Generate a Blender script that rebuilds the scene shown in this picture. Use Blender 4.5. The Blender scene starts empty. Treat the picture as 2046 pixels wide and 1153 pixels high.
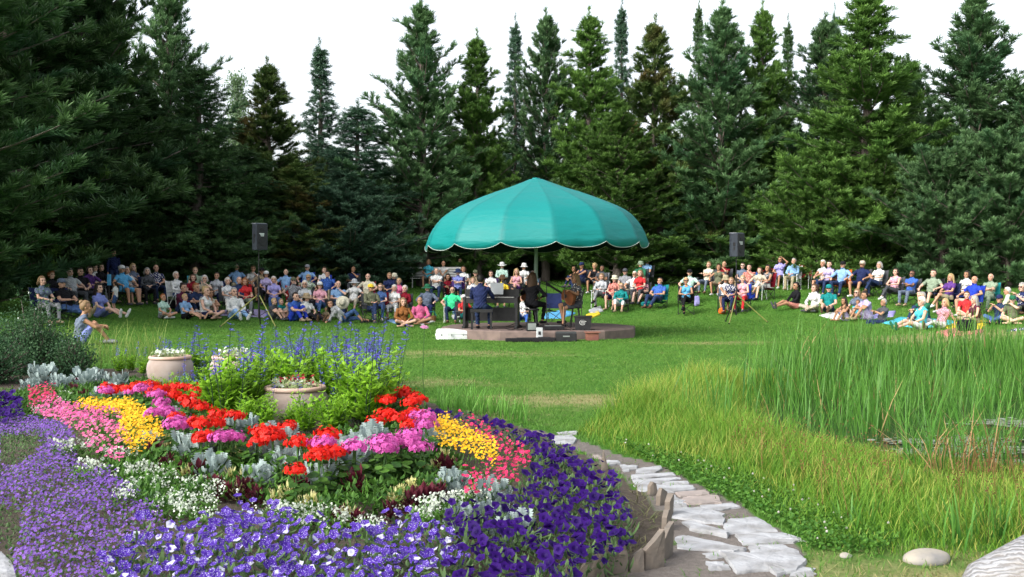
import bpy, math, random
import numpy as np
from mathutils import Vector, Matrix
random.seed(7)
rng = np.random.default_rng(11)
PI = math.pi; R = math.radians
SC = bpy.context.scene
C = SC.collection
# ---------------------------------------------------------------- camera, sky, sun, exposure
F, CX, YH, CH = 2160.0, 1023.0, 548.0, 1.62      # focal length in photo pixels, centre column, horizon row, eye height
cam = bpy.data.cameras.new('camera'); camo = bpy.data.objects.new('camera', cam); C.objects.link(camo)
cam.sensor_width = 36.0; cam.lens = F / 2046 * 36.0
cam.shift_y = -(576.5 - YH) / 2046
cam.clip_start = 0.1; cam.clip_end = 2000
camo.location = (0, 0, CH); camo.rotation_euler = (R(90), 0, 0)
SC.camera = camo
world = bpy.data.worlds.new('World'); SC.world = world; world.use_nodes = True
nt = world.node_tree; nt.nodes.clear()
sky = nt.nodes.new('ShaderNodeTexSky'); sky.sky_type = 'NISHITA'; sky.sun_disc = False
SUN_EL, SUN_AZ = 36.0, -130.0                       # azimuth clockwise from +Y: light from the left, a little behind the camera
sky.sun_elevation = R(SUN_EL); sky.sun_rotation = R(SUN_AZ)
sky.air_density = 1.0; sky.dust_density = 4.0; sky.ozone_density = 1.0
hs = nt.nodes.new('ShaderNodeHueSaturation'); hs.inputs['Saturation'].default_value = 0.30
bg = nt.nodes.new('ShaderNodeBackground'); bg.inputs['Strength'].default_value = 0.15
wo = nt.nodes.new('ShaderNodeOutputWorld')
nt.links.new(sky.outputs[0], hs.inputs['Color']); nt.links.new(hs.outputs[0], bg.inputs[0]); nt.links.new(bg.outputs[0], wo.inputs[0])
sl = bpy.data.lights.new('sun', 'SUN'); sl.energy = 1.05; sl.angle = R(35); sl.color = (1.0, 0.94, 0.84)
so = bpy.data.objects.new('sun', sl); C.objects.link(so)
_d = Vector((math.sin(R(SUN_AZ)) * math.cos(R(SUN_EL)), math.cos(R(SUN_AZ)) * math.cos(R(SUN_EL)), math.sin(R(SUN_EL))))
so.rotation_euler = _d.to_track_quat('Z', 'Y').to_euler()
SC.view_settings.view_transform = 'Standard'; SC.view_settings.look = 'None'
SC.view_settings.exposure = 1.36; SC.view_settings.gamma = 1.0
SC.cycles.max_bounces = 6; SC.cycles.diffuse_bounces = 3; SC.cycles.transmission_bounces = 4
SC.cycles.use_denoising = True
SC.render.film_transparent = False

# ---------------------------------------------------------------- helpers
def tag(o, label=None, cat=None, group=None, kind=None):
    if label: o['label'] = label
    if cat: o['category'] = cat
    if group: o['group'] = group
    if kind: o['kind'] = kind
    return o
def link(o, parent=None):
    C.objects.link(o)
    if parent: o.parent = parent
    return o
def empty(name, loc=(0, 0, 0), rz=0.0, sc=1.0):
    o = bpy.data.objects.new(name, None); o.empty_display_size = 0.1
    o.location = loc; o.rotation_euler = (0, 0, rz); o.scale = (sc, sc, sc) if not hasattr(sc, '__len__') else sc
    C.objects.link(o); return o
def obj(name, me, parent=None, loc=None, rz=None, mats=None):
    o = bpy.data.objects.new(name, me); link(o, parent)
    if loc is not None: o.location = loc
    if rz is not None: o.rotation_euler = (0, 0, rz)
    if mats:
        for i, m in enumerate(mats):
            o.material_slots[i].link = 'OBJECT'; o.material_slots[i].material = m
    return o
def copy_tree(o, parent=None):
    c = o.copy(); C.objects.link(c); c.parent = parent
    for ch in o.children: copy_tree(ch, c)
    return c
def ORD(n):
    w = ['first', 'second', 'third', 'fourth', 'fifth', 'sixth', 'seventh', 'eighth', 'ninth', 'tenth', 'eleventh', 'twelfth', 'thirteenth', 'fourteenth', 'fifteenth', 'sixteenth', 'seventeenth', 'eighteenth', 'nineteenth', 'twentieth']
    if n < 20: return w[n]
    t = {2: 'twenty', 3: 'thirty', 4: 'forty', 5: 'fifty', 6: 'sixty', 7: 'seventy', 8: 'eighty', 9: 'ninety'}[(n + 1) // 10]
    k = (n + 1) % 10
    return t + '-' + w[k - 1] if k else {2: 'twentieth', 3: 'thirtieth', 4: 'fortieth', 5: 'fiftieth', 6: 'sixtieth', 7: 'seventieth'}.get((n + 1) // 10, t + 'th')

def nrm(v):
    v = np.asarray(v, float); n = np.linalg.norm(v, axis=-1, keepdims=True); return v / np.maximum(n, 1e-9)
def frames(d, roll=None):
    """N rotation matrices whose +Z column is d."""
    d = nrm(d); n = len(d)
    ref = np.where(np.abs(d[:, 2:3]) > .95, np.array([[1., 0, 0]]), np.array([[0, 0, 1.]]))
    x = nrm(np.cross(ref, d)); y = np.cross(d, x)
    if roll is None: roll = rng.uniform(0, 2 * PI, n)
    c, s = np.cos(roll)[:, None], np.sin(roll)[:, None]
    X = c * x + s * y; Y = -s * x + c * y
    return np.stack([X, Y, d], axis=2)
def rdir(n, zlo=-1, zhi=1):
    z = rng.uniform(zlo, zhi, n); a = rng.uniform(0, 2 * PI, n); q = np.sqrt(np.maximum(0, 1 - z * z))
    return np.stack([q * np.cos(a), q * np.sin(a), z], 1)
class MB:
    def __init__(s): s.V = []; s.F = []; s.M = []; s.A = []; s.n = 0
    def add(s, V, Fc, m=0, a=0.0):
        V = np.asarray(V, float).reshape(-1, 3); Fc = np.asarray(Fc, int)
        s.V.append(V); s.F.append(Fc + s.n); s.M.append(np.full(len(Fc), m))
        s.A.append(np.broadcast_to(np.asarray(a, float), (len(V),)).copy()); s.n += len(V); return s
    def inst(s, V, Fc, Rm, T, m=0, sc=None, a=None, va=None):
        n = len(T)
        if n == 0: return s
        V = np.asarray(V, float); Fc = np.asarray(Fc, int)
        W = np.einsum('nij,vj->nvi', Rm, V)
        if sc is not None: W = W * np.asarray(sc).reshape(-1, 1, 1)
        W = W + np.asarray(T)[:, None, :]
        FF = (Fc[None] + (np.arange(n) * len(V))[:, None, None]).reshape(-1, Fc.shape[1])
        aa = np.zeros((n, len(V)))
        if a is not None: aa = aa + np.asarray(a).reshape(-1, 1)
        if va is not None: aa = aa + np.asarray(va)[None]
        return s.add(W.reshape(-1, 3), FF, m, aa.reshape(-1))
    def mesh(s, name, mats=(), smooth=False):
        me = bpy.data.meshes.new(name)
        V = np.concatenate(s.V); L = np.concatenate([f.reshape(-1) for f in s.F])
        tot = np.concatenate([np.full(len(f), f.shape[1]) for f in s.F]); st = np.concatenate([[0], np.cumsum(tot)[:-1]])
        me.vertices.add(len(V)); me.vertices.foreach_set('co', V.reshape(-1).astype(np.float32))
        me.loops.add(len(L)); me.loops.foreach_set('vertex_index', L.astype(np.int32))
        me.polygons.add(len(tot)); me.polygons.foreach_set('loop_start', st.astype(np.int32))
        for m in mats: me.materials.append(m)
        me.polygons.foreach_set('material_index', np.concatenate(s.M).astype(np.int32))
        me.update(calc_edges=True)
        at = me.attributes.new('v', 'FLOAT', 'POINT'); at.data.foreach_set('value', np.concatenate(s.A).astype(np.float32))
        me.polygons.foreach_set('use_smooth', np.full(len(tot), bool(smooth)))
        me.validate(); me.update()
        return me
    def build(s, name, mats, parent=None, smooth=False, loc=None, rz=None):
        return obj(name, s.mesh(name, mats, smooth), parent, loc, rz)
    # primitive shapes ------------------------------------------------
    def box(s, c, d, m=0, rz=0.0, rx=0.0, ry=0.0, taper=1.0):
        x, y, z = [q / 2 for q in d]
        V = np.array([[-x, -y, -z], [x, -y, -z], [x, y, -z], [-x, y, -z], [-x * taper, -y * taper, z], [x * taper, -y * taper, z], [x * taper, y * taper, z], [-x * taper, y * taper, z]])
        M = np.array(Matrix.Rotation(rz, 3, 'Z') @ Matrix.Rotation(ry, 3, 'Y') @ Matrix.Rotation(rx, 3, 'X'))
        return s.add(V @ M.T + np.array(c), [[0, 3, 2, 1], [4, 5, 6, 7], [0, 1, 5, 4], [1, 2, 6, 5], [2, 3, 7, 6], [3, 0, 4, 7]], m)
    def tube(s, pts, rad, m=0, n=8, cap=True, a=0.0, flat=None):
        pts = np.asarray(pts, float); k = len(pts); rad = np.broadcast_to(np.asarray(rad, float), (k,))
        t = nrm(np.gradient(pts, axis=0)); u = None; V = []
        for i in range(k):
            if u is None: u = nrm(np.cross(t[i], [0, 0, 1.0] if abs(t[i][2]) < .9 else [1.0, 0, 0]))
            else: u = nrm(u - t[i] * np.dot(u, t[i]))
            w = np.cross(t[i], u); an = np.arange(n) * 2 * PI / n
            V.append(pts[i] + rad[i] * (np.cos(an)[:, None] * u + (flat or 1) * np.sin(an)[:, None] * w))
        V = np.concatenate(V); Fc = []
        for i in range(k - 1):
            for j in range(n):
                Fc.append([i * n + j, i * n + (j + 1) % n, (i + 1) * n + (j + 1) % n, (i + 1) * n + j])
        s.add(V, Fc, m, a)
        if cap:
            s.add(np.concatenate([V[:n], [pts[0]]]), [[(j + 1) % n, j, n] for j in range(n)], m, a)
            s.add(np.concatenate([V[-n:], [pts[-1]]]), [[j, (j + 1) % n, n] for j in range(n)], m, a)
        return s
    def lathe(s, prof, m=0, n=24, c=(0, 0, 0), sx=1, sy=1, a=0.0):
        an = np.arange(n) * 2 * PI / n; V = []
        for r, z in prof: V += [[r * math.cos(q) * sx + c[0], r * math.sin(q) * sy + c[1], z + c[2]] for q in an]
        Fc = [[i * n + j, i * n + (j + 1) % n, (i + 1) * n + (j + 1) % n, (i + 1) * n + j] for i in range(len(prof) - 1) for j in range(n)]
        return s.add(V, Fc, m, a)
    def ball(s, c, r, m=0, n=12, k=8, M=None, a=0.0):
        r = np.broadcast_to(np.asarray(r, float), (3,)); V = []
        for i in range(k + 1):
            th = PI * i / k
            for j in range(n): V.append([math.sin(th) * math.cos(2 * PI * j / n), math.sin(th) * math.sin(2 * PI * j / n), math.cos(th)])
        V = np.array(V) * r
        if M is not None: V = V @ np.asarray(M).T
        Fc = [[i * n + j, (i + 1) * n + j, (i + 1) * n + (j + 1) % n, i * n + (j + 1) % n] for i in range(k) for j in range(n)]
        return s.add(V + np.array(c), Fc, m, a)

# materials ----------------------------------------------------------
MATS = {}
def _new(name):
    m = bpy.data.materials.new(name); m.use_nodes = True; t = m.node_tree; t.nodes.clear()
    out = t.nodes.new('ShaderNodeOutputMaterial'); return m, t, out
def _mix(t, fac, a, b, mode='MIX'):
    x = t.nodes.new('ShaderNodeMix'); x.data_type = 'RGBA'; x.blend_type = mode
    for s_, v in ((x.inputs[0], fac), (x.inputs[6], a), (x.inputs[7], b)):
        if isinstance(v, (int, float)): s_.default_value = v
        elif isinstance(v, (tuple, list)): s_.default_value = (*v[:3], 1)
        else: t.links.new(v, s_)
    return x.outputs[2]
def _ramp(t, fac, lo, hi):
    r = t.nodes.new('ShaderNodeMapRange'); r.inputs[1].default_value = lo; r.inputs[2].default_value = hi
    t.links.new(fac, r.inputs[0]); return r.outputs[0]
def _noise(t, scale, detail=3, rough=.5, coord='Object', dist=0.0, sc3=None):
    tc = t.nodes.new('ShaderNodeTexCoord'); n = t.nodes.new('ShaderNodeTexNoise')
    n.inputs['Scale'].default_value = scale; n.inputs['Detail'].default_value = detail; n.inputs['Roughness'].default_value = rough
    n.inputs['Distortion'].default_value = dist
    if sc3:
        mp = t.nodes.new('ShaderNodeMapping'); mp.inputs['Scale'].default_value = sc3
        t.links.new(tc.outputs[coord], mp.inputs[0]); t.links.new(mp.outputs[0], n.inputs[0])
    else: t.links.new(tc.outputs[coord], n.inputs[0])
    return n.outputs[0]
def _bump(t, h, strength=.3, dist=.02):
    b = t.nodes.new('ShaderNodeBump'); b.inputs['Strength'].default_value = strength; b.inputs['Distance'].default_value = dist
    t.links.new(h, b.inputs['Height']); return b.outputs[0]
def _attr(t, name='v'):
    a = t.nodes.new('ShaderNodeAttribute'); a.attribute_name = name; return a
def pbr(name, c1, c2=None, scale=6, rough=.7, bump=0.0, bscale=30, metal=0, detail=3, spec=.3, lo=.35, hi=.65, bdist=.01, sc3=None):
    if name in MATS: return MATS[name]
    m, t, out = _new(name); p = t.nodes.new('ShaderNodeBsdfPrincipled')
    p.inputs['Roughness'].default_value = rough; p.inputs['Metallic'].default_value = metal; p.inputs['Specular IOR Level'].default_value = spec
    if c2 is None: c2 = tuple(q * .8 for q in c1)
    t.links.new(_mix(t, _ramp(t, _noise(t, scale, detail, sc3=sc3), lo, hi), c1, c2), p.inputs['Base Color'])
    if bump: t.links.new(_bump(t, _noise(t, bscale, 4), bump, bdist), p.inputs['Normal'])
    t.links.new(p.outputs[0], out.inputs[0]); MATS[name] = m; return m
def leafm(name, c1, c2, tr=.35, rough=.6, c3=None, nscale=1.2, rand=.25, spec=.25):
    """foliage / petals: colour from the per-vertex value v between c1 and c2, patches of c3, some light passes through"""
    if name in MATS: return MATS[name]
    m, t, out = _new(name)
    col = _mix(t, _attr(t).outputs['Fac'], c1, c2)
    if c3: col = _mix(t, _ramp(t, _noise(t, nscale, 2), .52, .72), col, c3)
    oi = t.nodes.new('ShaderNodeObjectInfo'); hv = t.nodes.new('ShaderNodeHueSaturation')
    mr = t.nodes.new('ShaderNodeMapRange'); mr.inputs[3].default_value = 1 - rand; mr.inputs[4].default_value = 1 + rand
    t.links.new(oi.outputs['Random'], mr.inputs[0]); t.links.new(mr.outputs[0], hv.inputs['Value']); t.links.new(col, hv.inputs['Color']); col = hv.outputs[0]
    p = t.nodes.new('ShaderNodeBsdfPrincipled'); p.inputs['Roughness'].default_value = rough; p.inputs['Specular IOR Level'].default_value = spec
    t.links.new(col, p.inputs['Base Color'])
    tl = t.nodes.new('ShaderNodeBsdfTranslucent'); t.links.new(col, tl.inputs[0])
    mx = t.nodes.new('ShaderNodeMixShader'); mx.inputs[0].default_value = tr
    t.links.new(p.outputs[0], mx.inputs[1]); t.links.new(tl.outputs[0], mx.inputs[2]); t.links.new(mx.outputs[0], out.inputs[0])
    MATS[name] = m; return m

# geometry of the place -------------------------------------------------
STAGE = (0.75, 28.9)
def sstep(a, b, x):
    q = np.clip((np.asarray(x, float) - a) / (b - a), 0, 1); return q * q * (3 - 2 * q)
POND = (8.0, 12.7, 5.4, 4.7)
def pond_r(x, y):
    a = np.arctan2((y - POND[1]) / POND[3], (x - POND[0]) / POND[2])
    return np.hypot((x - POND[0]) / POND[2], (y - POND[1]) / POND[3]) * (1 + .05 * np.sin(3 * a + 1) + .04 * np.sin(5 * a))
WATER = -0.16
def terr(x, y):
    x = np.asarray(x, float); y = np.asarray(y, float)
    r = np.hypot(x - .7, y - 28.0)
    re = r + 1.3 * np.tanh((x - 3) / 4) + .9 * sstep(-7, -12, x)
    z = 0
    for d in (-1.2, 0, 1.2): z = z + np.interp(re + d, [0, 9.2, 11.5, 14, 17, 20, 24, 32, 60, 400], [0, 0, .1, .36, .70, .98, 1.2, 1.45, 1.8, 2.4]) / 3
    z = z * sstep(18, 26, y)
    z = z + .02 * np.sin(x * 1.3 + y * .7) * sstep(14, 20, y) * .8
    p = pond_r(x, y)
    z = z - .5 * (1 - sstep(.8, 1.12, p))
    # the flower bed is a low mound
    bx = (x + 2.3) / 3.4; by = (y - 10.0) / 4.6
    z = z + .16 * (1 - sstep(.25, 1.0, np.hypot(bx, by)))
    return z
def tz(x, y): return float(terr(x, y))
def PX(px, py, h=0.0):
    """the point at height h above eye-level datum that the photo pixel shows"""
    D = (CH - h) * F / (py - YH); return ((px - CX) / F * D, D)
def AT(px, D): return (px - CX) / F * D
def inpoly(x, y, poly):
    x = np.asarray(x); y = np.asarray(y); r = np.zeros(x.shape, bool); n = len(poly)
    for i in range(n):
        x1, y1 = poly[i]; x2, y2 = poly[(i + 1) % n]
        c = ((y1 > y) != (y2 > y)); xi = (x2 - x1) * (y - y1) / (y2 - y1 + 1e-12) + x1
        r ^= c & (x < xi)
    return r
def scat(poly, dens, jit=.9, seed=0):
    g = np.random.default_rng(seed); P = np.array(poly); (x0, y0), (x1, y1) = P.min(0), P.max(0); st = 1 / math.sqrt(dens)
    X, Y = np.meshgrid(np.arange(x0, x1, st), np.arange(y0, y1, st)); X = X.ravel() + g.uniform(-.5, .5, X.size) * st * jit * 1.4; Y = Y.ravel() + g.uniform(-.5, .5, Y.size) * st * jit * 1.4
    k = inpoly(X, Y, poly); return X[k], Y[k]
# ================================================================ GROUND
BEDPX = [(-260, 850, .1), (-120, 1000, .1), (-60, 1153, .05), (-80, 1300, .05), (700, 1400, .05), (1060, 1190, .05), (1250, 1128, .05), (1330, 1078, .05), (1334, 1020, .05), (1300, 985, .05), (1215, 925, .05), (1110, 875, .05), (1000, 838, .05), (860, 800, .05), (760, 765, .05), (600, 738, .05), (380, 722, .05), (120, 735, .05), (-160, 760, .05)]
BED = [PX(a, b, h) for a, b, h in BEDPX]
# centre line and half widths of the stone path, photo pixels on the ground
PATHPX = [(960, 1300, 420, 0), (1390, 1180, 250, 0), (1465, 1090, 125, 0), (1425, 1035, 90, 0), (1375, 995, 80, 0), (1318, 960, 60, 0), (1258, 928, 54, 0), (1195, 906, 32, 0), (1122, 882, 38, 0), (1062, 866, 18, 0)]
PATH = [PX(c - w, y) for c, y, w, _ in PATHPX] + [PX(c + w, y) for c, y, w, _ in reversed(PATHPX)]
DRY = [(.85, 13.9, 1.7, .9, .8), (-1.2, 16.2, 1.5, .9, .55), (2.0, 12.6, .9, .6, .4), (-.9, 22, 2.8, 1.3, .55), (4.6, 25.6, 2.2, .8, .6), (10.6, 26, 3.4, 1.9, .95), (-6.5, 38.5, 3.0, .5, .5), (-2.2, 36.6, 2.2, .6, .5), (6.2, 20.5, 2.5, .8, .3), (-.6, 12.2, 1.2, .8, .6), (2.2, 5.3, 1.4, 1.2, .8), (3.3, 5.9, 1.5, .8, .7)]
def dryness(x, y):
    d = np.zeros(np.shape(x))
    for cx, cy, rx, ry, s in DRY: d = np.maximum(d, s * np.exp(-(((x - cx) / rx) ** 2 + ((y - cy) / ry) ** 2) * 1.1))
    return d
def edge_soft(x, y, poly, w=.0):
    return inpoly(x, y, poly)
def ground():
    gx = np.concatenate([np.arange(-320, -24, 16), np.arange(-24, -6.5, .25), np.arange(-6.5, 4, .08), np.arange(4, 22, .22), np.arange(22, 330, 16)])
    gy = np.concatenate([np.arange(-60, 1.5, 6), np.arange(1.5, 4.4, .3), np.arange(4.4, 16, .08), np.arange(16, 62, .28), np.arange(62, 420, 14)])
    X, Y = np.meshgrid(gx, gy); x = X.ravel(); y = Y.ravel()
    V = np.stack([x, y, terr(x, y)], 1); nx, ny = len(gx), len(gy)
    i = np.arange(nx - 1)[None] + (np.arange(ny - 1) * nx)[:, None]
    Fc = np.stack([i, i + 1, i + nx + 1, i + nx], -1).reshape(-1, 4)
    mb = MB().add(V, Fc)
    g = leaf = None
    m, t, out = _new('lawn_ground')
    a = _attr(t, 'mask'); sp = t.nodes.new('ShaderNodeSeparateColor'); t.links.new(a.outputs['Color'], sp.inputs[0])
    g1 = _mix(t, _ramp(t, _noise(t, 1.1, 4, .6, sc3=(1, .45, 1)), .35, .65), (.062, .170, .022), (.115, .23, .036))
    g2 = _mix(t, _ramp(t, _noise(t, 26, 4, .7), .3, .7), g1, (.03, .095, .012))
    nd = t.nodes.new('ShaderNodeMath'); nd.operation = 'ADD'; nn = _ramp(t, _noise(t, 2.2, 5, .65), 0, 1)
    m2 = t.nodes.new('ShaderNodeMath'); m2.operation = 'MULTIPLY_ADD'; m2.inputs[1].default_value = 1.5; m2.inputs[2].default_value = -.68
    t.links.new(nn, m2.inputs[0]); t.links.new(m2.outputs[0], nd.inputs[0]); t.links.new(sp.outputs[0], nd.inputs[1])
    dryc = _mix(t, _ramp(t, _noise(t, 30, 3), .3, .7), (.30, .27, .13), (.17, .19, .07))
    c = _mix(t, _ramp(t, nd.outputs[0], .30, .85), g2, dryc)
    soil = _mix(t, _ramp(t, _noise(t, 14, 5, .7), .3, .7), (.06, .05, .04), (.115, .095, .078))
    c = _mix(t, _ramp(t, sp.outputs[1], .3, .7), c, soil)
    dirt = _mix(t, _ramp(t, _noise(t, 20, 6, .75), .3, .7), (.20, .18, .165), (.12, .105, .095))
    c = _mix(t, _ramp(t, sp.outputs[2], .3, .7), c, dirt)
    p = t.nodes.new('ShaderNodeBsdfPrincipled'); p.inputs['Roughness'].default_value = .95; p.inputs['Specular IOR Level'].default_value = .1
    t.links.new(c, p.inputs['Base Color']); t.links.new(_bump(t, _noise(t, 40, 6, .75), .7, .03), p.inputs['Normal']); t.links.new(p.outputs[0], out.inputs[0])
    me = mb.mesh('ground', [m], True)
    msk = np.zeros((len(x), 4)); msk[:, 3] = 1; msk[:, 0] = dryness(x, y)
    msk[:, 1] = inpoly(x, y, BED) | (pond_r(x, y) < 1.02); msk[:, 2] = inpoly(x, y, PATH) & ~inpoly(x, y, BED)
    ca = me.color_attributes.new('mask', 'FLOAT_COLOR', 'POINT'); ca.data.foreach_set('color', msk.reshape(-1).astype(np.float32))
    tag(obj('ground', me), kind='structure')
ground()
# hills beyond the trees close the horizon
def water():
    an = np.linspace(0, 2 * PI, 60, endpoint=False)
    V = np.stack([POND[0] + POND[2] * 1.0 * np.cos(an), POND[1] + POND[3] * 1.0 * np.sin(an), np.full(60, WATER)], 1)
    m, t, out = _new('pond_water'); p = t.nodes.new('ShaderNodeBsdfPrincipled')
    p.inputs['Base Color'].default_value = (.02, .028, .018, 1); p.inputs['Roughness'].default_value = .06; p.inputs['Specular IOR Level'].default_value = .7
    t.links.new(_bump(t, _noise(t, 9, 3, sc3=(1, 2.5, 1)), .12, .02), p.inputs['Normal']); t.links.new(p.outputs[0], out.inputs[0])
    tag(MB().add(np.concatenate([V, [[POND[0], POND[1], WATER]]]), [[i, (i + 1) % 60, 60] for i in range(60)]).build('water', [m]), kind='structure')
    pm = pbr('pondweed', (.22, .24, .21), (.10, .13, .07), 14, .7)
    mb = MB(); g = np.random.default_rng(5)
    spots = [(1950, 882, 34), (1990, 848, 22), (2030, 845, 20), (1900, 905, 26), (2010, 900, 30), (1840, 885, 20), (1855, 905, 16), (2040, 930, 22), (1960, 935, 26), (1930, 960, 18), (1870, 940, 14)]
    for px, py, n in spots:
        cx, cy = PX(px, py, WATER)
        q = n * 4; xs = cx + g.normal(0, .22, q); ys = cy + g.normal(0, .13, q)
        T = np.stack([xs, ys, np.full(q, WATER + .006) + g.uniform(0, .012, q)], 1)
        a8 = np.arange(8) * PI / 4; D = np.concatenate([np.stack([np.cos(a8), np.sin(a8), 0 * a8], 1), [[0, 0, 0]]])
        Rm = frames(np.tile([[0, 0, 1.]], (q, 1)) + g.normal(0, .04, (q, 3)))
        mb.inst(D, [[i, (i + 1) % 8, 8] for i in range(8)], Rm, T, sc=g.uniform(.02, .06, q))
    tag(mb.build('pondweed', [pm]), 'pale floating pondweed scattered over the dark pond water', 'pondweed', kind='stuff')
water()
# ================================================================ STONES
stone_m = pbr('flagstone', (.34, .35, .37), (.19, .19, .19), 5.0, .85, .6, 22, detail=9, lo=.42, hi=.68, bdist=.02)
stone_pink = pbr('flagstone_pink', (.30, .255, .235), (.23, .20, .185), 4, .8, .5, 22, detail=6, bdist=.02)
shard_m = pbr('edging_stone', (.215, .175, .14), (.12, .108, .095), 7, .9, .6, 18, detail=5, bdist=.02)
def slab(poly, z0, th, name, mat, label, group, cat='stone', tilt=(0, 0)):
    g = np.random.default_rng(int(abs(poly[0][0] * 1000)) % 9973)
    P = []
    for i in range(len(poly)):
        a, b = np.array(poly[i]), np.array(poly[(i + 1) % len(poly)])
        for q in (0, .25, .5, .75): P.append(a + (b - a) * q + g.normal(0, .007, 2) * (q > 0))
    P = np.array(P); c = P.mean(0); n = len(P); Q = P - c; mb = MB()
    V = []
    for s, z in ((.985, -th), (1, -.012), (.975, 0), (.6, .004), (.0, .002)):
        zz = z + Q[:, 0] * s * tilt[0] + Q[:, 1] * s * tilt[1] + (g.normal(0, .0018, n) if s < .99 and s > 0 else 0)
        V.append(np.stack([Q[:, 0] * s, Q[:, 1] * s, zz], 1))
    Fc = [[k * n + i, k * n + (i + 1) % n, (k + 1) * n + (i + 1) % n, (k + 1) * n + i] for k in range(4) for i in range(n)]
    o = mb.add(np.concatenate(V), Fc).build(name, [mat]); o.location = (c[0], c[1], z0)
    return tag(o, label, cat, group)
FL = [
 ([(1352, 1060), (1465, 1092), (1485, 1096), (1462, 1102), (1360, 1092)], 'blue-grey tilted flagstone beside the edging corner', .03, (.02, -.04)),
 ([(1366, 1040), (1385, 1038), (1450, 1062), (1448, 1068), (1380, 1054)], 'narrow flagstone slanting up on its dark edge', .05, (0, -.05)),
 ([(1345, 1016), (1395, 1014), (1444, 1026), (1440, 1044), (1400, 1040), (1348, 1032)], 'broad pale flagstone beside the leaning edging stones', .03, (0, 0)),
 ([(1338, 1000), (1368, 1000), (1372, 1012), (1342, 1012)], 'small blue-grey flagstone touching the edging', .025, (0, 0)),
 ([(1312, 984), (1345, 988), (1360, 998), (1322, 997)], 'small bluish flagstone behind the pointed edging stone', .03, (0, 0)),
 ([(1375, 991), (1430, 990), (1438, 1003), (1378, 1005), (1362, 997)], 'pinkish rectangular flagstone in mid path', .03, (0, 0)),
 ([(1352, 983), (1408, 979), (1415, 987), (1362, 990)], 'thin white flagstone above the pinkish one', .025, (0, 0)),
 ([(1402, 1010), (1462, 1005), (1476, 1012), (1412, 1021)], 'white flagstone pointing into the clover', .03, (0, 0)),
 ([(1272, 968), (1380, 970), (1385, 976), (1345, 981), (1285, 979)], 'long white flagstone near the round edging stone', .03, (0, 0)),
 ([(1330, 962), (1372, 961), (1374, 967), (1325, 966)], 'little white flagstone wedged at the grass side', .025, (0, 0)),
 ([(1268, 958), (1350, 953), (1358, 956), (1320, 964), (1272, 966)], 'white flagstone at the bend below the weed', .03, (0, 0)),
 ([(1265, 948), (1340, 944), (1346, 949), (1290, 955), (1268, 955)], 'wide white flagstone at the path bend', .03, (0, 0)),
 ([(1275, 936), (1318, 931), (1322, 936), (1308, 943), (1272, 945)], 'five-sided white flagstone under the grass bank', .03, (0, 0)),
 ([(1240, 929), (1270, 930), (1272, 936), (1248, 940)], 'pale flagstone right of the upright pink stone', .03, (0, 0)),
 ([(1213, 920), (1235, 920), (1240, 926), (1216, 929)], 'small far flagstone behind the upright pink stone', .03, (0, 0)),
 ([(1183, 909), (1200, 911), (1203, 917), (1188, 916)], 'buff flagstone showing behind the last petunias', .03, (0, 0)),
 ([(1098, 876), (1140, 873), (1150, 880), (1144, 888), (1112, 890)], 'bluish far flagstone in the shade above the petunias', .03, (0, 0)),
 ([(1115, 866), (1150, 864), (1150, 869), (1118, 870)], 'farthest flagstone where the path meets the lawn', .03, (0, 0)),
 ([(1462, 1036), (1510, 1033), (1530, 1045), (1548, 1058), (1456, 1063), (1450, 1050)], 'large white flagstone with ragged right edge', .03, (0, 0)),
 ([(1475, 1068), (1560, 1064), (1606, 1078), (1570, 1082), (1490, 1085)], 'lens-shaped white flagstone reaching into the grass', .03, (0, 0)),
 ([(1502, 1090), (1560, 1088), (1590, 1099), (1560, 1108), (1505, 1105)], 'white flagstone behind the biggest slab', .03, (0, 0)),
 ([(1445, 1102), (1500, 1106), (1590, 1104), (1604, 1118), (1585, 1135), (1550, 1143), (1536, 1133), (1478, 1138), (1462, 1118)], 'biggest white slab with cracked surface in the foreground', .055, (0, .02)),
 ([(1405, 1106), (1445, 1102), (1450, 1112), (1420, 1116)], 'half buried pale flagstone left of the biggest slab', .012, (0, 0)),
 ([(1412, 1122), (1445, 1122), (1458, 1137), (1420, 1139)], 'low worn flagstone sunk in the dirt', .01, (0, 0)),
 ([(1592, 1132), (1628, 1136), (1625, 1150), (1580, 1150)], 'flat bluish flagstone at the bottom edge', .015, (0, 0)),
 ([(-60, 1090), (0, 1096), (28, 1150), (34, 1200), (-60, 1210)], 'bright white slab at the lower left corner of the bed', .03, (0, 0)),
]
for i, (pp, lab, h, tl) in enumerate(FL):
    h *= .4; w = [PX(a, b, h) for a, b in pp]; c = np.mean(w, 0); w = [tuple(c + (np.array(q) - c) * 1.12) for q in w]
    slab(w, tz(c[0], c[1]) + h, h + .05, 'flagstone', stone_pink if 'pinkish' in lab or 'buff' in lab else stone_m, lab, 'flagstones of the path', 'flagstone', tl)
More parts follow.
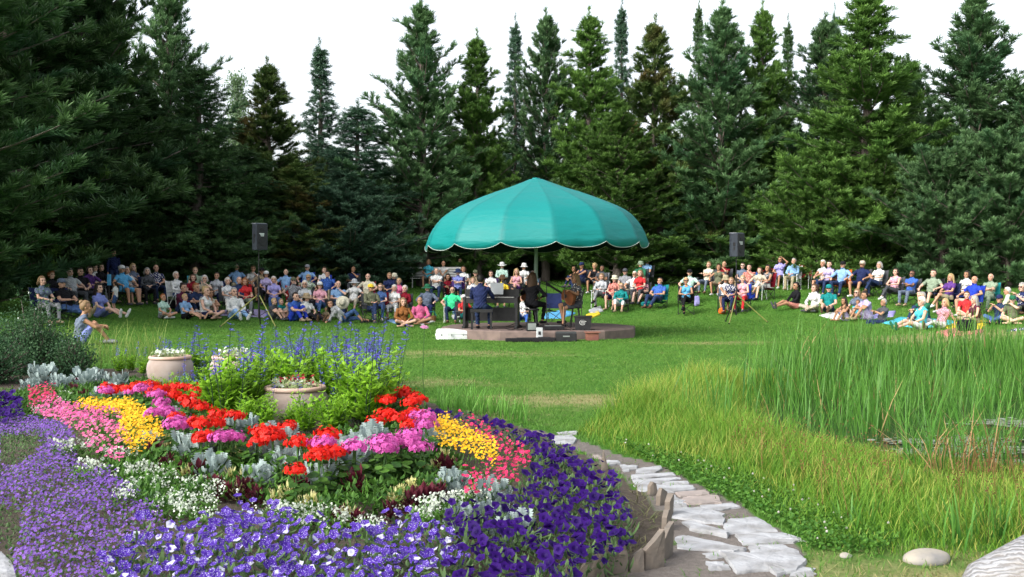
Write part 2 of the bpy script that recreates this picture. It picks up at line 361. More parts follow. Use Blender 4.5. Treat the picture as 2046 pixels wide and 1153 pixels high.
# upright edging stones: (left px, right px, base py, top profile as fractions, label)
ED = [
 (1118, 1152, 1150, [(0, .25), (.45, .8), (.8, 1), (1, .55)], 1118, 'small rounded edging stone, leftmost at the bottom of the bed'),
 (1154, 1208, 1153, [(0, .2), (.3, .65), (.5, .78), (.97, 1)], 1101, 'brown edging stone rising in a slope, left of the tallest one'),
 (1206, 1254, 1145, [(0, .72), (.16, 1), (.6, .93), (.65, 1), (.86, .98), (1, .6)], 1084, 'tallest edging stone with notched flat top'),
 (1257, 1286, 1143, [(0, .35), (.35, .75), (.95, 1), (1, .8)], 1098, 'small triangular edging stone at the bed corner'),
 (1286, 1326, 1137, [(0, .5), (.5, .75), (.9, 1), (1, .9)], 1060, 'tall slanted edging stone at the bed corner'),
 (1320, 1346, 1120, [(0, .6), (.5, .9), (1, 1)], 1052, 'edging stone turned sideways to the path'),
 (1326, 1341, 1062, [(0, .7), (.5, 1), (1, .9)], 1022, 'narrow upright edging stone right of the bare soil'),
 (1332, 1344, 1035, [(0, .7), (.6, 1), (1, .85)], 988, 'warm brown edging stone leaning over the path'),
 (1314, 1332, 1010, [(0, .6), (.3, 1), (1, .7)], 975, 'orange tinted pointed edging stone'),
 (1296, 1312, 990, [(0, .7), (.35, 1), (.8, .85), (1, .3)], 962, 'rounded grey edging stone standing alone'),
 (1202, 1214, 940, [(0, .4), (.3, 1), (.6, .6), (1, .25)], 900, 'thin pink spike of stone at the path bend'),
]
for l, r_, by, prof, ty, lab in ED:
    x0, y0 = PX(l, by); x1, y1 = PX(r_, by); z = tz(x0, y0); h = (by - ty) * y0 / F; th = .035; w = x1 - x0
    rot = {1286: .5, 1320: 1.1, 1326: 1.2, 1332: 1.15, 1314: .8, 1296: .5, 1118: -.1, 1257: .3}.get(l, .1)
    w2 = w / max(math.cos(rot), .35)
    pts = [(f_ * w2, v * h) for f_, v in prof]; n = len(pts); mb = MB(); g = np.random.default_rng(l)
    top = [(0, -.1)] + pts + [(w2, -.1)]; k = len(top)
    fr = [[a, -th / 2 + g.normal(0, .003), b] for a, b in top]; bk = [[a, th / 2 + g.normal(0, .003), b - .004] for a, b in top]
    cen = [[w2 / 2, -th / 2 - .006, h * .35], [w2 / 2, th / 2, h * .35]]
    V = fr + bk + cen
    Fc = [[i, (i + 1) % k, k + (i + 1) % k] for i in range(k)] + [[i, k + (i + 1) % k, k + i] for i in range(k)] + [[(i + 1) % k, i, 2 * k] for i in range(k)] + [[k + i, k + (i + 1) % k, 2 * k + 1] for i in range(k)]
    o = mb.add(V, Fc).build('edging_stone', [shard_m]); o.location = (x0, y0, z); o.rotation_euler = (R(-6 if l % 2 else 3), 0, rot)
    tag(o, lab, 'edging stone', 'upright edging stones of the bed')
# boulders
def boulder(px, py, D, rx, ry, rz_, mat, label, cat='boulder'):
    x = AT(px, D); mb = MB(); mb.ball((0, 0, 0), (rx, ry, rz_), 0, 28, 18); V = mb.V[0]
    for i in range(len(V)):
        from mathutils import noise as nz
        q = nz.noise(Vector(V[i] / max(rx, rz_) * 1.3) + Vector((px, 0, 0))); V[i] *= 1 + .14 * q
    o = mb.build('boulder', [mat], smooth=True); o.location = (x, D, tz(x, D) + rz_ * .25); tag(o, label, cat)
bm_ = pbr('boulder', (.33, .30, .24), (.20, .195, .19), 5, .85, .4, 40)
boulder(1852, 1118, 6.1, .135, .1, .055, bm_, 'smooth cream boulder half buried beside the driftwood')
boulder(1690, 1112, 6.2, .035, .04, .018, bm_, 'tiny pale rock poking out of the short grass', 'rock')
boulder(170, 716, 15.8, .28, .2, .09, pbr('grey_rock', (.42, .43, .46), (.3, .3, .33), 5, .9, .4, 30), 'flat grey rock behind the silver foliage at left', 'rock')
# carved driftwood
def driftwood():
    m, t, out = _new('weathered_wood')
    tc = t.nodes.new('ShaderNodeTexCoord'); mp = t.nodes.new('ShaderNodeMapping'); mp.inputs['Location'].default_value = (.12, .28, -.06); mp.inputs['Scale'].default_value = (.8, 1, 1.15)
    wv = t.nodes.new('ShaderNodeTexWave'); wv.wave_type = 'RINGS'; wv.rings_direction = 'SPHERICAL'; wv.inputs['Scale'].default_value = 15; wv.inputs['Distortion'].default_value = 9; wv.inputs['Detail'].default_value = 3; wv.inputs['Detail Scale'].default_value = 1.3
    t.links.new(tc.outputs['Object'], mp.inputs[0]); t.links.new(mp.outputs[0], wv.inputs[0])
    c = _mix(t, _ramp(t, wv.outputs[1], .0, .55), (.15, .145, .145), (.27, .275, .29))
    c = _mix(t, _ramp(t, _noise(t, 5, 4), .45, .75), c, (.20, .165, .13))
    p = t.nodes.new('ShaderNodeBsdfPrincipled'); p.inputs['Roughness'].default_value = .6
    t.links.new(c, p.inputs['Base Color']); t.links.new(_bump(t, wv.outputs[1], .5, .01), p.inputs['Normal']); t.links.new(p.outputs[0], out.inputs[0])
    root = empty('driftwood', (2.2, 4.5, 0)); tag(root, 'weathered grey driftwood log with swirling grain in the bottom right corner', 'driftwood')
    mb = MB(); pts = [(-.34, -.1, -.05), (-.30, -.08, .14), (-.18, -.04, .27), (0, 0, .335), (.25, .03, .33), (.6, .1, .30), (1.1, .2, .28)]
    mb.tube(pts, [.10, .155, .18, .20, .205, .21, .2], 0, 28); V = mb.V[0]
    from mathutils import noise as nz
    for i in range(len(V)): V[i] += .02 * np.array(nz.noise_vector(Vector(V[i] * 4)))
    mb.build('log', [m], root, True)
    mb = MB(); mb.tube([(-.62, .1, -.08), (-.42, .08, .02), (-.24, .06, .12), (-.1, .05, .16)], [.08, .1, .1, .08], 0, 14)
    mb.build('root', [pbr('bare_wood', (.33, .27, .19), (.25, .2, .14), 6, .7, .3, 30)], root, True)
driftwood()
# ================================================================ GRASS
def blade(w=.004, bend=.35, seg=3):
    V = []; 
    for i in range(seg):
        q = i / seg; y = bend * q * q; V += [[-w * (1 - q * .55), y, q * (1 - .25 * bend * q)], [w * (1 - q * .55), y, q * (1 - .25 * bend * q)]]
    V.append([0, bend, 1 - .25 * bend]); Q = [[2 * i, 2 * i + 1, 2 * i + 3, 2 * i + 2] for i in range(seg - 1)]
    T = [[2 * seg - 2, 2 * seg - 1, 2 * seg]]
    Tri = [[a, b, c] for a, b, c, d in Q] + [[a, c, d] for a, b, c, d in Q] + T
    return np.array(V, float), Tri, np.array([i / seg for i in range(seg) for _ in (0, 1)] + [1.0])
def put_blades(mb, x, y, h, w, bend=.35, lean=.2, m=0, a=None, seg=3, wid=None, z=None):
    n = len(x)
    if n == 0: return
    V, Fc, va = blade(1, bend, seg); az = rng.uniform(0, 2 * PI, n); h = np.broadcast_to(h, (n,)); w = np.broadcast_to(w, (n,))
    ln = rng.normal(0, lean, (n, 2)); X = np.stack([np.cos(az), np.sin(az), 0 * az], 1); Yd = np.stack([-np.sin(az), np.cos(az), 0 * az], 1)
    Z = nrm(np.concatenate([ln, np.ones((n, 1))], 1))
    Rm = np.stack([X * w[:, None], Yd * h[:, None], Z * h[:, None]], 2)
    zz = terr(x, y) if z is None else z
    if a is None: a = rng.uniform(-.25, .25, n)
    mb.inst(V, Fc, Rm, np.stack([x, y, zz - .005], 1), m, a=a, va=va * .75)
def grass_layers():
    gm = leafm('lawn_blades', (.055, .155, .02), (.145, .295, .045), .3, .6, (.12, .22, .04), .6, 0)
    gd = leafm('dry_blades', (.16, .17, .06), (.42, .37, .18), .3, .7, None, 1, 0)
    mb = MB()
    def field(y0, y1, dens, h, w, xr):
        n = int((y1 - y0) * (xr(y1) + xr(y0)) * dens); y = rng.uniform(y0, y1, n); x = rng.uniform(-1, 1, n) * np.array([xr(q) for q in (y0, y1)]).max()
        k = (np.abs(x) < y * .5 + .6) & ~inpoly(x, y, BED) & ~inpoly(x, y, PATH) & (pond_r(x, y) > 1.05)
        k &= np.hypot(x - STAGE[0], y - STAGE[1]) > 2.7
        x, y = x[k], y[k]; d = dryness(x, y) + rng.normal(0, .22, len(x)); dr = d > .55
        hh = h * rng.uniform(.6, 1.3, len(x))
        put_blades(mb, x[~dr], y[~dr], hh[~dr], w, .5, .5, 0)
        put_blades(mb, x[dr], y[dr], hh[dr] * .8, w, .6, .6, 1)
    field(4.2, 9, 1300, .06, .003, lambda y: y * .5 + .6)
    field(9, 17, 850, .05, .004, lambda y: y * .5 + .6)
    field(17, 27, 420, .05, .006, lambda y: y * .5 + .6)
    field(27, 40, 170, .06, .010, lambda y: y * .5 + .6)
    field(40, 56, 70, .07, .016, lambda y: y * .5 + .6)
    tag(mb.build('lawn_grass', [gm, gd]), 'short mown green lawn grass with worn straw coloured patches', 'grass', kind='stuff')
    # tall meadow grass round the pond
    PG = [PX(a, b) for a, b in [(1150, 868), (1230, 905), (1330, 930), (1420, 965), (1500, 1000), (1570, 1050), (1640, 1090), (1760, 1110), (2120, 1135), (2200, 760), (1700, 745), (1400, 758), (1290, 800)]]
    tallm = leafm('meadow_blades', (.055, .17, .014), (.22, .40, .045), .4, .55, (.16, .28, .03), .9, 0)
    yel = leafm('yellow_blades', (.20, .26, .03), (.50, .50, .13), .4, .6, None, 1, 0)
    mb = MB(); x, y = scat(PG, 1500, 1, 3); k = pond_r(x, y) > .93; x, y = x[k], y[k]
    # lower near the path, taller towards the pond
    dd = np.full(len(x), 9.0)
    for i in range(len(PG[:9]) - 1):
        a, b = np.array(PG[i]), np.array(PG[i + 1]); q = np.clip(((x - a[0]) * (b - a)[0] + (y - a[1]) * (b - a)[1]) / ((b - a) @ (b - a)), 0, 1)
        dd = np.minimum(dd, np.hypot(x - a[0] - q * (b - a)[0], y - a[1] - q * (b - a)[1]))
    tuft = .75 + .35 * np.sin(x * 3.1 + np.sin(y * 2.3) * 2) * np.cos(y * 2.7 + x)
    h = (.07 + .30 * np.clip(dd / 1.3, 0, 1)) * rng.uniform(.6, 1.25, len(x)) * (.75 + .45 * tuft)
    h = h * (1 - .5 * sstep(2.2, 3.0, x) * sstep(6.4, 7.6, y) * (1 - sstep(15, 16, y))) * (1 - .5 * sstep(2.8, 3.5, x) * sstep(7.4, 8.6, y)); h = h * (1 - .35 * sstep(1.2, 2.2, x) * (1 - sstep(6.0, 7.4, y)))
    yy = rng.uniform(0, 1, len(x)) < .10 + .22 * (np.sin(x * 2.2 + y * 3.1) * np.sin(y * 1.7 - x) > .45) + .16 * sstep(.8, 2.0, dd)
    put_blades(mb, x[~yy], y[~yy], h[~yy], .0032, .5, .28, 0); put_blades(mb, x[yy], y[yy], h[yy] * 1.05, .003, .5, .28, 1)
    tag(mb.build('meadow_grass', [tallm, yel]), 'long yellow-green meadow grass between the path and the pond', 'grass', kind='stuff')
    # withered plants on the bare strip of the bed
    mb = MB(); wm = leafm('withered', (.06, .065, .03), (.22, .20, .10), .2, .8, (.10, .14, .05), 5)
    x, y = scat([PX(a, b, .05) for a, b in [(1262, 945), (1295, 985), (1312, 1020), (1300, 1070), (1240, 1115), (1190, 1130), (1225, 1080), (1268, 1050), (1262, 990)]], 900, 1, 41); k = np.sin(x * 21) * np.sin(y * 17) > -.1; x, y = x[k], y[k]
    put_blades(mb, x, y, rng.uniform(.03, .11, len(x)), .004, .8, .9, 0)
    tag(mb.build('withered_plants', [wm]), 'withered brownish plants on the bare soil inside the edging stones', 'plants', kind='stuff')
    mb = MB(); x, y = scat(PATH, 420, 1, 44); k = (np.sin(x * 13 + 1) * np.sin(y * 9) + .5 * np.sin(x * 31) * np.sin(y * 27) > .42) & ~inpoly(x, y, BED); x, y = x[k], y[k]
    put_blades(mb, x, y, rng.uniform(.02, .06, len(x)), .0035, .7, .8, 0)
    tag(mb.build('joint_weeds', [gm]), 'small green weeds growing in the joints of the flagstone path', 'weeds', kind='stuff')
    # seed heads
    sm = leafm('rusty_seed', (.12, .055, .025), (.22, .12, .05), .2, .8, None, 1, 0); mb = MB()
    SP = [PX(a, b) for a, b in [(1480, 900), (1640, 920), (1800, 960), (1820, 1050), (1700, 1050), (1560, 990), (1450, 940)]]
    x, y = scat(SP, 60, 1, 8); k = (pond_r(x, y) > .96) & (rng.uniform(0, 1, len(x)) < .8); x, y = x[k], y[k]; z = terr(x, y)
    put_blades(mb, x, y, .4 * rng.uniform(.8, 1.2, len(x)), .0022, .2, .15, 0, a=np.full(len(x), .3))
    for q in range(6):
        T = np.stack([x + rng.normal(0, .03, len(x)), y + rng.normal(0, .03, len(x)), z + rng.uniform(.2, .42, len(x))], 1)
        mb.inst([[0, 0, 0], [.004, 0, .010], [0, 0, .022], [-.004, 0, .010]], [[0, 1, 2], [0, 2, 3]], frames(rdir(len(x), .2)), T, a=rng.uniform(0, 1, len(x)))
    x, y = scat([PX(a, b) for a, b in [(1840, 960), (2060, 930), (2080, 1100), (1900, 1080)]], 60, 1, 9); z = terr(x, y)
    put_blades(mb, x, y, .42 * rng.uniform(.8, 1.2, len(x)), .0018, .15, .12, 0, a=np.full(len(x), .1))
    for q in range(5):
        T = np.stack([x + rng.normal(0, .012, len(x)), y + rng.normal(0, .012, len(x)), z + rng.uniform(.28, .42, len(x))], 1)
        mb.inst([[0, 0, 0], [.006, 0, .007], [0, 0, .014], [-.006, 0, .007]], [[0, 1, 2], [0, 2, 3]], frames(rdir(len(x), .2)), T, a=rng.uniform(-.6, 0, len(x)))
    tag(mb.build('seed_heads', [sm]), 'rusty brown seed heads drifting through the long meadow grass', 'grass seed heads', kind='stuff')
    # clover with white flowers along the path
    cm = leafm('clover_leaf', (.035, .13, .014), (.13, .30, .04), .35); cw = leafm('clover_flower', (.55, .52, .50), (.75, .70, .66), .2)
    CP = [PX(a, b) for a, b in [(1225, 885), (1345, 912), (1460, 940), (1560, 985), (1660, 1030), (1800, 1085), (1760, 1112), (1615, 1100), (1585, 1068), (1505, 1025), (1425, 988), (1365, 958), (1322, 935), (1280, 918)]]
    mb = MB(); x, y = scat(CP, 3800, 1, 12); n = len(x); T = np.stack([x, y, terr(x, y) + rng.uniform(.01, .07, n)], 1)
    a6 = np.arange(6) * PI / 3; L = np.concatenate([np.stack([np.cos(a6), np.sin(a6), 0 * a6], 1), [[0, 0, -.25]]])
    mb.inst(L, [[i, (i + 1) % 6, 6] for i in range(6)], frames(rdir(n, .45)), T, sc=rng.uniform(.006, .014, n), a=rng.uniform(0, 1, n))
    x, y = scat(CP, 17, 1, 13); n = len(x); T = np.stack([x, y, terr(x, y) + rng.uniform(.06, .11, n)], 1)
    b = MB().ball((0, 0, 0), 1, 0, 6, 4); mb.inst(b.V[0], b.F[0][:, :3], frames(rdir(n, .5)), T, 1, rng.uniform(.004, .009, n), rng.uniform(0, 1, n)); 
    mb.inst(b.V[0], b.F[0][:, [0, 2, 3]], frames(rdir(n, .5)), T, 1, rng.uniform(.004, .009, n), rng.uniform(0, 1, n))
    tag(mb.build('clover', [cm, cw]), 'low clover with small white flowers along the flagstone path', 'clover', kind='stuff')
grass_layers()
# cattails ---------------------------------------------------------------
cat_m = leafm('cattail_blade', (.035, .13, .018), (.17, .38, .065), .4, .45, (.08, .24, .03), 1.2, .12)
cat_b = leafm('cattail_brown', (.22, .13, .05), (.50, .36, .17), .3, .7, None, 1, .1)
def cattails():
    CP = [PX(a, b, -.1) for a, b in [(1480, 815), (1650, 900), (1740, 870), (1830, 838), (1960, 822), (2130, 815), (2200, 755), (1900, 742), (1640, 758), (1470, 790)]]
    mb = MB(); x, y = scat(CP, 165, 1, 21)
    dn = .5 + .5 * np.sin(x * 2.3 + 1) * np.sin(y * 1.9); k = rng.uniform(0, 1, len(x)) < (.45 + .6 * dn) * (.15 + .85 * sstep(2.6, 4.6, x)); x, y = x[k], y[k]
    h = (rng.uniform(.55, 1.12, len(x)) + .3 * (rng.uniform(0, 1, len(x)) > .93)) * (1 + .12 * np.sin(x * 1.7) + .08 * np.sin(x * 5.1 + y))
    put_blades(mb, x, y, h, .0085, .22, .09, 0, seg=4, a=rng.uniform(-.35, .25, len(x)))
    n = len(x) // 28; i = rng.choice(len(x), n, False); put_blades(mb, x[i], y[i], h[i] * .9, .008, .5, .2, 1)
    tag(mb.build('cattails', [cat_m, cat_b]), 'dense bright green stand of cattails filling the far side of the pond', 'cattails', kind='stuff')
    # shorter reeds standing in open water
    mb = MB(); RP = [PX(a, b, -.1) for a, b in [(1790, 950), (1850, 985), (2060, 975), (2000, 900), (1960, 850), (1860, 850)]]
    x, y = scat(RP, 120, 1, 22); put_blades(mb, x, y, rng.uniform(.45, .8, len(x)), .006, .3, .13, 0, seg=4)
    n = len(x) // 10; put_blades(mb, x[:n], y[:n], rng.uniform(.4, .7, n), .006, .6, .3, 1)
    tag(mb.build('pond_reeds', [cat_m, cat_b]), 'thin upright reeds in the shallow water at the near pond edge', 'reeds', kind='stuff')
    clumps = [(1388, 855, 690, 9, 'dark green cattail clump, leftmost beside the lawn'), (1352, 830, 700, 5, 'sparse cattail clump just left of the leftmost dense one'), (1432, 845, 665, 16, 'tall dark cattail clump rising in front of the lawn'),
              (1452, 868, 720, 10, 'short dark cattail clump leaning right by the tall one'), (1512, 840, 680, 12, 'cattail clump with spread blades left of the big stand'), (1580, 828, 705, 14, 'bright cattail clump nearest the big stand'),
              (1640, 835, 715, 10, 'slim cattail clump before the big stand'), (1795, 985, 930, 12, 'knee high sword leaved clump in the meadow grass'), (1900, 1100, 985, 10, 'broad leaved reed clump behind the boulder'), (1985, 1085, 975, 14, 'reed clump behind the driftwood'), (1700, 1060, 985, 9, 'narrow leaved reed clump amid the meadow grass')]
    for px, by, ty, n, lab in clumps:
        X, Y = PX(px, by, -.02); hh = (by - ty) * Y / F; mb = MB(); n = int(n * 1.8)
        xs, ys = X + rng.normal(0, .07, n), Y + rng.normal(0, .09, n)
        put_blades(mb, xs, ys, hh * rng.uniform(.6, 1.15, n), .0075, .25, .14, 0, seg=4)
        mb.V[0][:, :2] -= (X, Y)
        tag(mb.build('cattail_clump', [cat_m], loc=(X, Y, 0)), lab, 'cattail clump', 'cattail clumps standing apart')
    # rushes behind the flower bed
    for nm, PP, hh, d, lab in (('rushes', [(60, 748), (240, 742), (330, 728), (330, 700), (80, 712)], .75, 26, 'thin pale rushes growing behind the silver foliage at left'),
                        ('bank_grass', [(880, 838), (1000, 845), (1060, 858), (1030, 832), (940, 812), (870, 815)], .30, 330, 'tufts of long grass behind the purple petunias')):
        mb = MB(); x, y = scat([PX(a, b) for a, b in PP], d, 1, 31); put_blades(mb, x, y, hh * rng.uniform(.5, 1.2, len(x)), .006, .3, .14, 0, seg=4, a=rng.uniform(0, .5, len(x)))
        tag(mb.build(nm, [cat_m if nm == 'bank_grass' else leafm('rush_blade', (.08, .16, .03), (.30, .38, .10), .4)]), lab, 'grass', kind='stuff')
cattails()
# ================================================================ TREES
bark = pbr('bark', (.085, .07, .06), (.15, .125, .11), 9, .95, .8, 25, sc3=(1, 1, .25), bdist=.03)
def needle_mats():
    return {
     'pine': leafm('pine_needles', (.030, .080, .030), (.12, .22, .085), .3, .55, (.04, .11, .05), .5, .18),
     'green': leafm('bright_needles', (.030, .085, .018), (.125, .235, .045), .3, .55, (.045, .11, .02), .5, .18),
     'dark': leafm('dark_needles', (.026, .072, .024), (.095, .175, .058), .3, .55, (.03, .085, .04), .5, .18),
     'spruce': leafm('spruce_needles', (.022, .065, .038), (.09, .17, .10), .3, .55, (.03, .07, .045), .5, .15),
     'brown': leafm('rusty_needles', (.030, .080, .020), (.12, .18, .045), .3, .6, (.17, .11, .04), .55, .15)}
NM = needle_mats()
def conifer_meshes(seed, Ht, Rr, kind, bare=.06, dens=1.0, up=.35, shape='cone'):
    """unit: metres. returns trunk mesh, branch mesh, needle mesh"""
    g = np.random.default_rng(seed); tr = MB(); br = MB(); nd = MB()
    k = 14; zz = np.linspace(0, Ht, k); wob = np.cumsum(g.normal(0, .025, (k, 2)), 0); tp = np.column_stack([wob[:, 0], wob[:, 1], zz])
    r0 = .014 * Ht + .04
    tr.tube(tp, r0 * (1 - zz / Ht) ** .8 + .012, 0, 9)
    tpos = lambda z: np.array([np.interp(z, zz, tp[:, 0]), np.interp(z, zz, tp[:, 1]), z])
    P = []; Dd = []; Av = []
    z = Ht * bare; 
    while z < Ht * .985:
        q = (z / Ht - bare) / (1 - bare)
        if shape == 'cone': pr = (1 - q) ** .78 * 1.06 * (.72 + .28 * min(1, q * 5 + .3)) + .03
        elif shape == 'col': pr = min(1, (1 - q) ** .85 * 1.45) * (.8 + .2 * min(1, q * 6)) + .02
        elif shape == 'thin': pr = (1 - q) ** 1.15 + .03
        else: pr = math.sqrt(max(0, 1 - (q * 1.02) ** 2.4)) * (.75 + .25 * min(1, q * 4)) + .04
        nb = int(g.integers(5, 8)); a0 = g.uniform(0, 6.28)
        for b in range(nb):
            L = Rr * pr * g.uniform(.55, 1.22); 
            L *= 1 + .16 * math.sin(z * 2.1 + seed) + (.22 if g.uniform() < .12 else 0)
            if g.uniform() < .13: L *= .5
            az = a0 + b * 2 * PI / nb + g.normal(0, .25); el = up * (.30 + q * 1.7) + g.normal(0, .20)
            if kind == 'spruce': el = -.25 + q * .7 + g.normal(0, .07)
            p0 = tpos(min(Ht * .98, z + g.uniform(-.30, .30) * (1 - q))); m = 6; s = np.linspace(0, 1, m)
            curve = (.18 if kind != 'spruce' else .16) * L * s ** 2.2
            hx = np.array([math.cos(az), math.sin(az)])
            side = g.normal(0, .05) * L * s ** 2
            pts = np.column_stack([p0[0] + hx[0] * L * s * math.cos(el) - hx[1] * side, p0[1] + hx[1] * L * s * math.cos(el) + hx[0] * side, p0[2] + L * s * math.sin(el) + curve])
            rb = .012 + .012 * L
            br.tube(pts, rb * (1 - s * .8), 0, 4, cap=False)
            # side twigs
            nt_ = max(3, int(L * 7.5 * dens)); 
            for j in range(nt_):
                u = .18 + .82 * (j + g.uniform(0, 1)) / nt_; c = np.array([np.interp(u, s, pts[:, i]) for i in range(3)])
                d = nrm(pts[min(m - 1, int(u * m))] - pts[max(0, int(u * m) - 1)]) if u < .99 else nrm(pts[-1] - pts[-2])
                sd = nrm(np.cross(d, [0, 0, 1.])); ra = g.uniform(0, 2 * PI) if kind != 'spruce' else (0 if j % 2 else PI) + g.normal(0, .6); sd = sd * math.cos(ra) + np.cross(sd, d) * math.sin(ra) * .85
                tl = (.16 + .42 * (1 - u) * min(1, L / 1.6) + .1) * g.uniform(.6, 1.2)
                td = nrm(d * g.uniform(.5, .9) + sd * g.uniform(.4, .9) + np.array([0, 0, g.uniform(.0, .7) if kind != 'spruce' else g.uniform(-.35, .1)]))
                nc = max(1, int(tl / .08))
                for w in range(nc):
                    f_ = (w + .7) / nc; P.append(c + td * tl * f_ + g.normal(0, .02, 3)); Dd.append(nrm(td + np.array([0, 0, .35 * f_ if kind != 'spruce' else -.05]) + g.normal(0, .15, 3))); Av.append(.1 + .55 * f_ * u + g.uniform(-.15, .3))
            P.append(pts[-1]); Dd.append(nrm(pts[-1] - pts[-2] + np.array([0, 0, .3]))); Av.append(.8)
        z += (.36 if Ht > 8 else .26) * g.uniform(.75, 1.2) * (1 if q < .8 else .7)
    for w in range(int(Ht * .20 / .10)):   # leader
        zc = Ht * .85 + w * .10
        if zc < Ht * 1.05: P.append(np.array([*(tpos(min(zc, Ht))[:2] + g.normal(0, .03, 2)), zc])); Dd.append(nrm(np.array([g.normal(0, .4), g.normal(0, .4), 1.]))); Av.append(.7)
    P = np.array(P); Dd = np.array(Dd); Av = np.array(Av)
    # a tuft: needles fanning round the twig
    nn = 12 if kind != 'spruce' else 10; T = []; Fc = []; va = []
    Ln, wd, spread = (.20, .0125, .66) if kind != 'spruce' else (.155, .0135, .8)
    gg = np.random.default_rng(5)
    for i in range(nn):
        a = i * 2.4; b0 = np.array([0, 0, -.06 + .11 * i / nn]); dr = nrm(np.array([math.cos(a) * spread, math.sin(a) * spread, 1 if kind != 'spruce' else .75])) * Ln * gg.uniform(.75, 1.15)
        sd = nrm(np.cross(dr, gg.normal(0, 1, 3))) * wd
        n0 = len(T); T += [b0 - sd * .7, b0 + sd * .7, b0 + dr * .7 + sd, b0 + dr, b0 + dr * .7 - sd]; Fc += [[n0, n0 + 1, n0 + 2], [n0, n0 + 2, n0 + 4], [n0 + 4, n0 + 2, n0 + 3]]; va += [-.15, -.15, .15, .25, .15]
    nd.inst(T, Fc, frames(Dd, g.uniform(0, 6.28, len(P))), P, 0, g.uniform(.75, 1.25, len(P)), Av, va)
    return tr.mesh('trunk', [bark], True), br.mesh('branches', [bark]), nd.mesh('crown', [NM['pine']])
TREEKINDS = {}
def tk(name, *a, **k):
    if name not in TREEKINDS: TREEKINDS[name] = (conifer_meshes(*a, **k), a[1], a[2])
    return TREEKINDS[name]
DEFS = {
 'pineA': (101, 13, 2.9, 'pine', .10, .72, .55, 'cone'), 'pineB': (202, 13, 2.6, 'pine', .05, .9, .5, 'col'), 'pineC': (303, 13, 3.1, 'pine', .03, 1.1, .45, 'round'),
 'spruceA': (404, 13, 2.3, 'spruce', .04, 1.0, .0, 'thin'), 'spruceB': (505, 13, 2.6, 'spruce', .03, 1.15, .0, 'cone'), 'firA': (606, 13, 2.5, 'pine', .04, 1.15, .3, 'cone'), 'low': (707, 6, 2.5, 'pine', .02, 1.1, .4, 'round'), 'pineD': (808, 13, 2.7, 'pine', .16, .70, .5, 'col')}
def tree(px, top, D, halfw, kind, mat, label, name='pine_tree', group='conifers behind the audience', dz=0):
    (mt, mbr, mn), H0, R0 = tk(kind, *DEFS[kind]); x = AT(px, D); z = tz(x, D) - .05 + dz
    Ht = CH + (YH - top) / F * D - z; Rw = halfw / F * D * (1.55 if kind not in ('spruceA', 'low') else 1.12)
    o = empty(name, (x, D, z), rng.uniform(0, 6.28), (Rw / R0, Rw / R0, Ht / H0)); tag(o, label, 'tree', group)
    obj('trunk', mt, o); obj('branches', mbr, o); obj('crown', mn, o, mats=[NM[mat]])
    return o
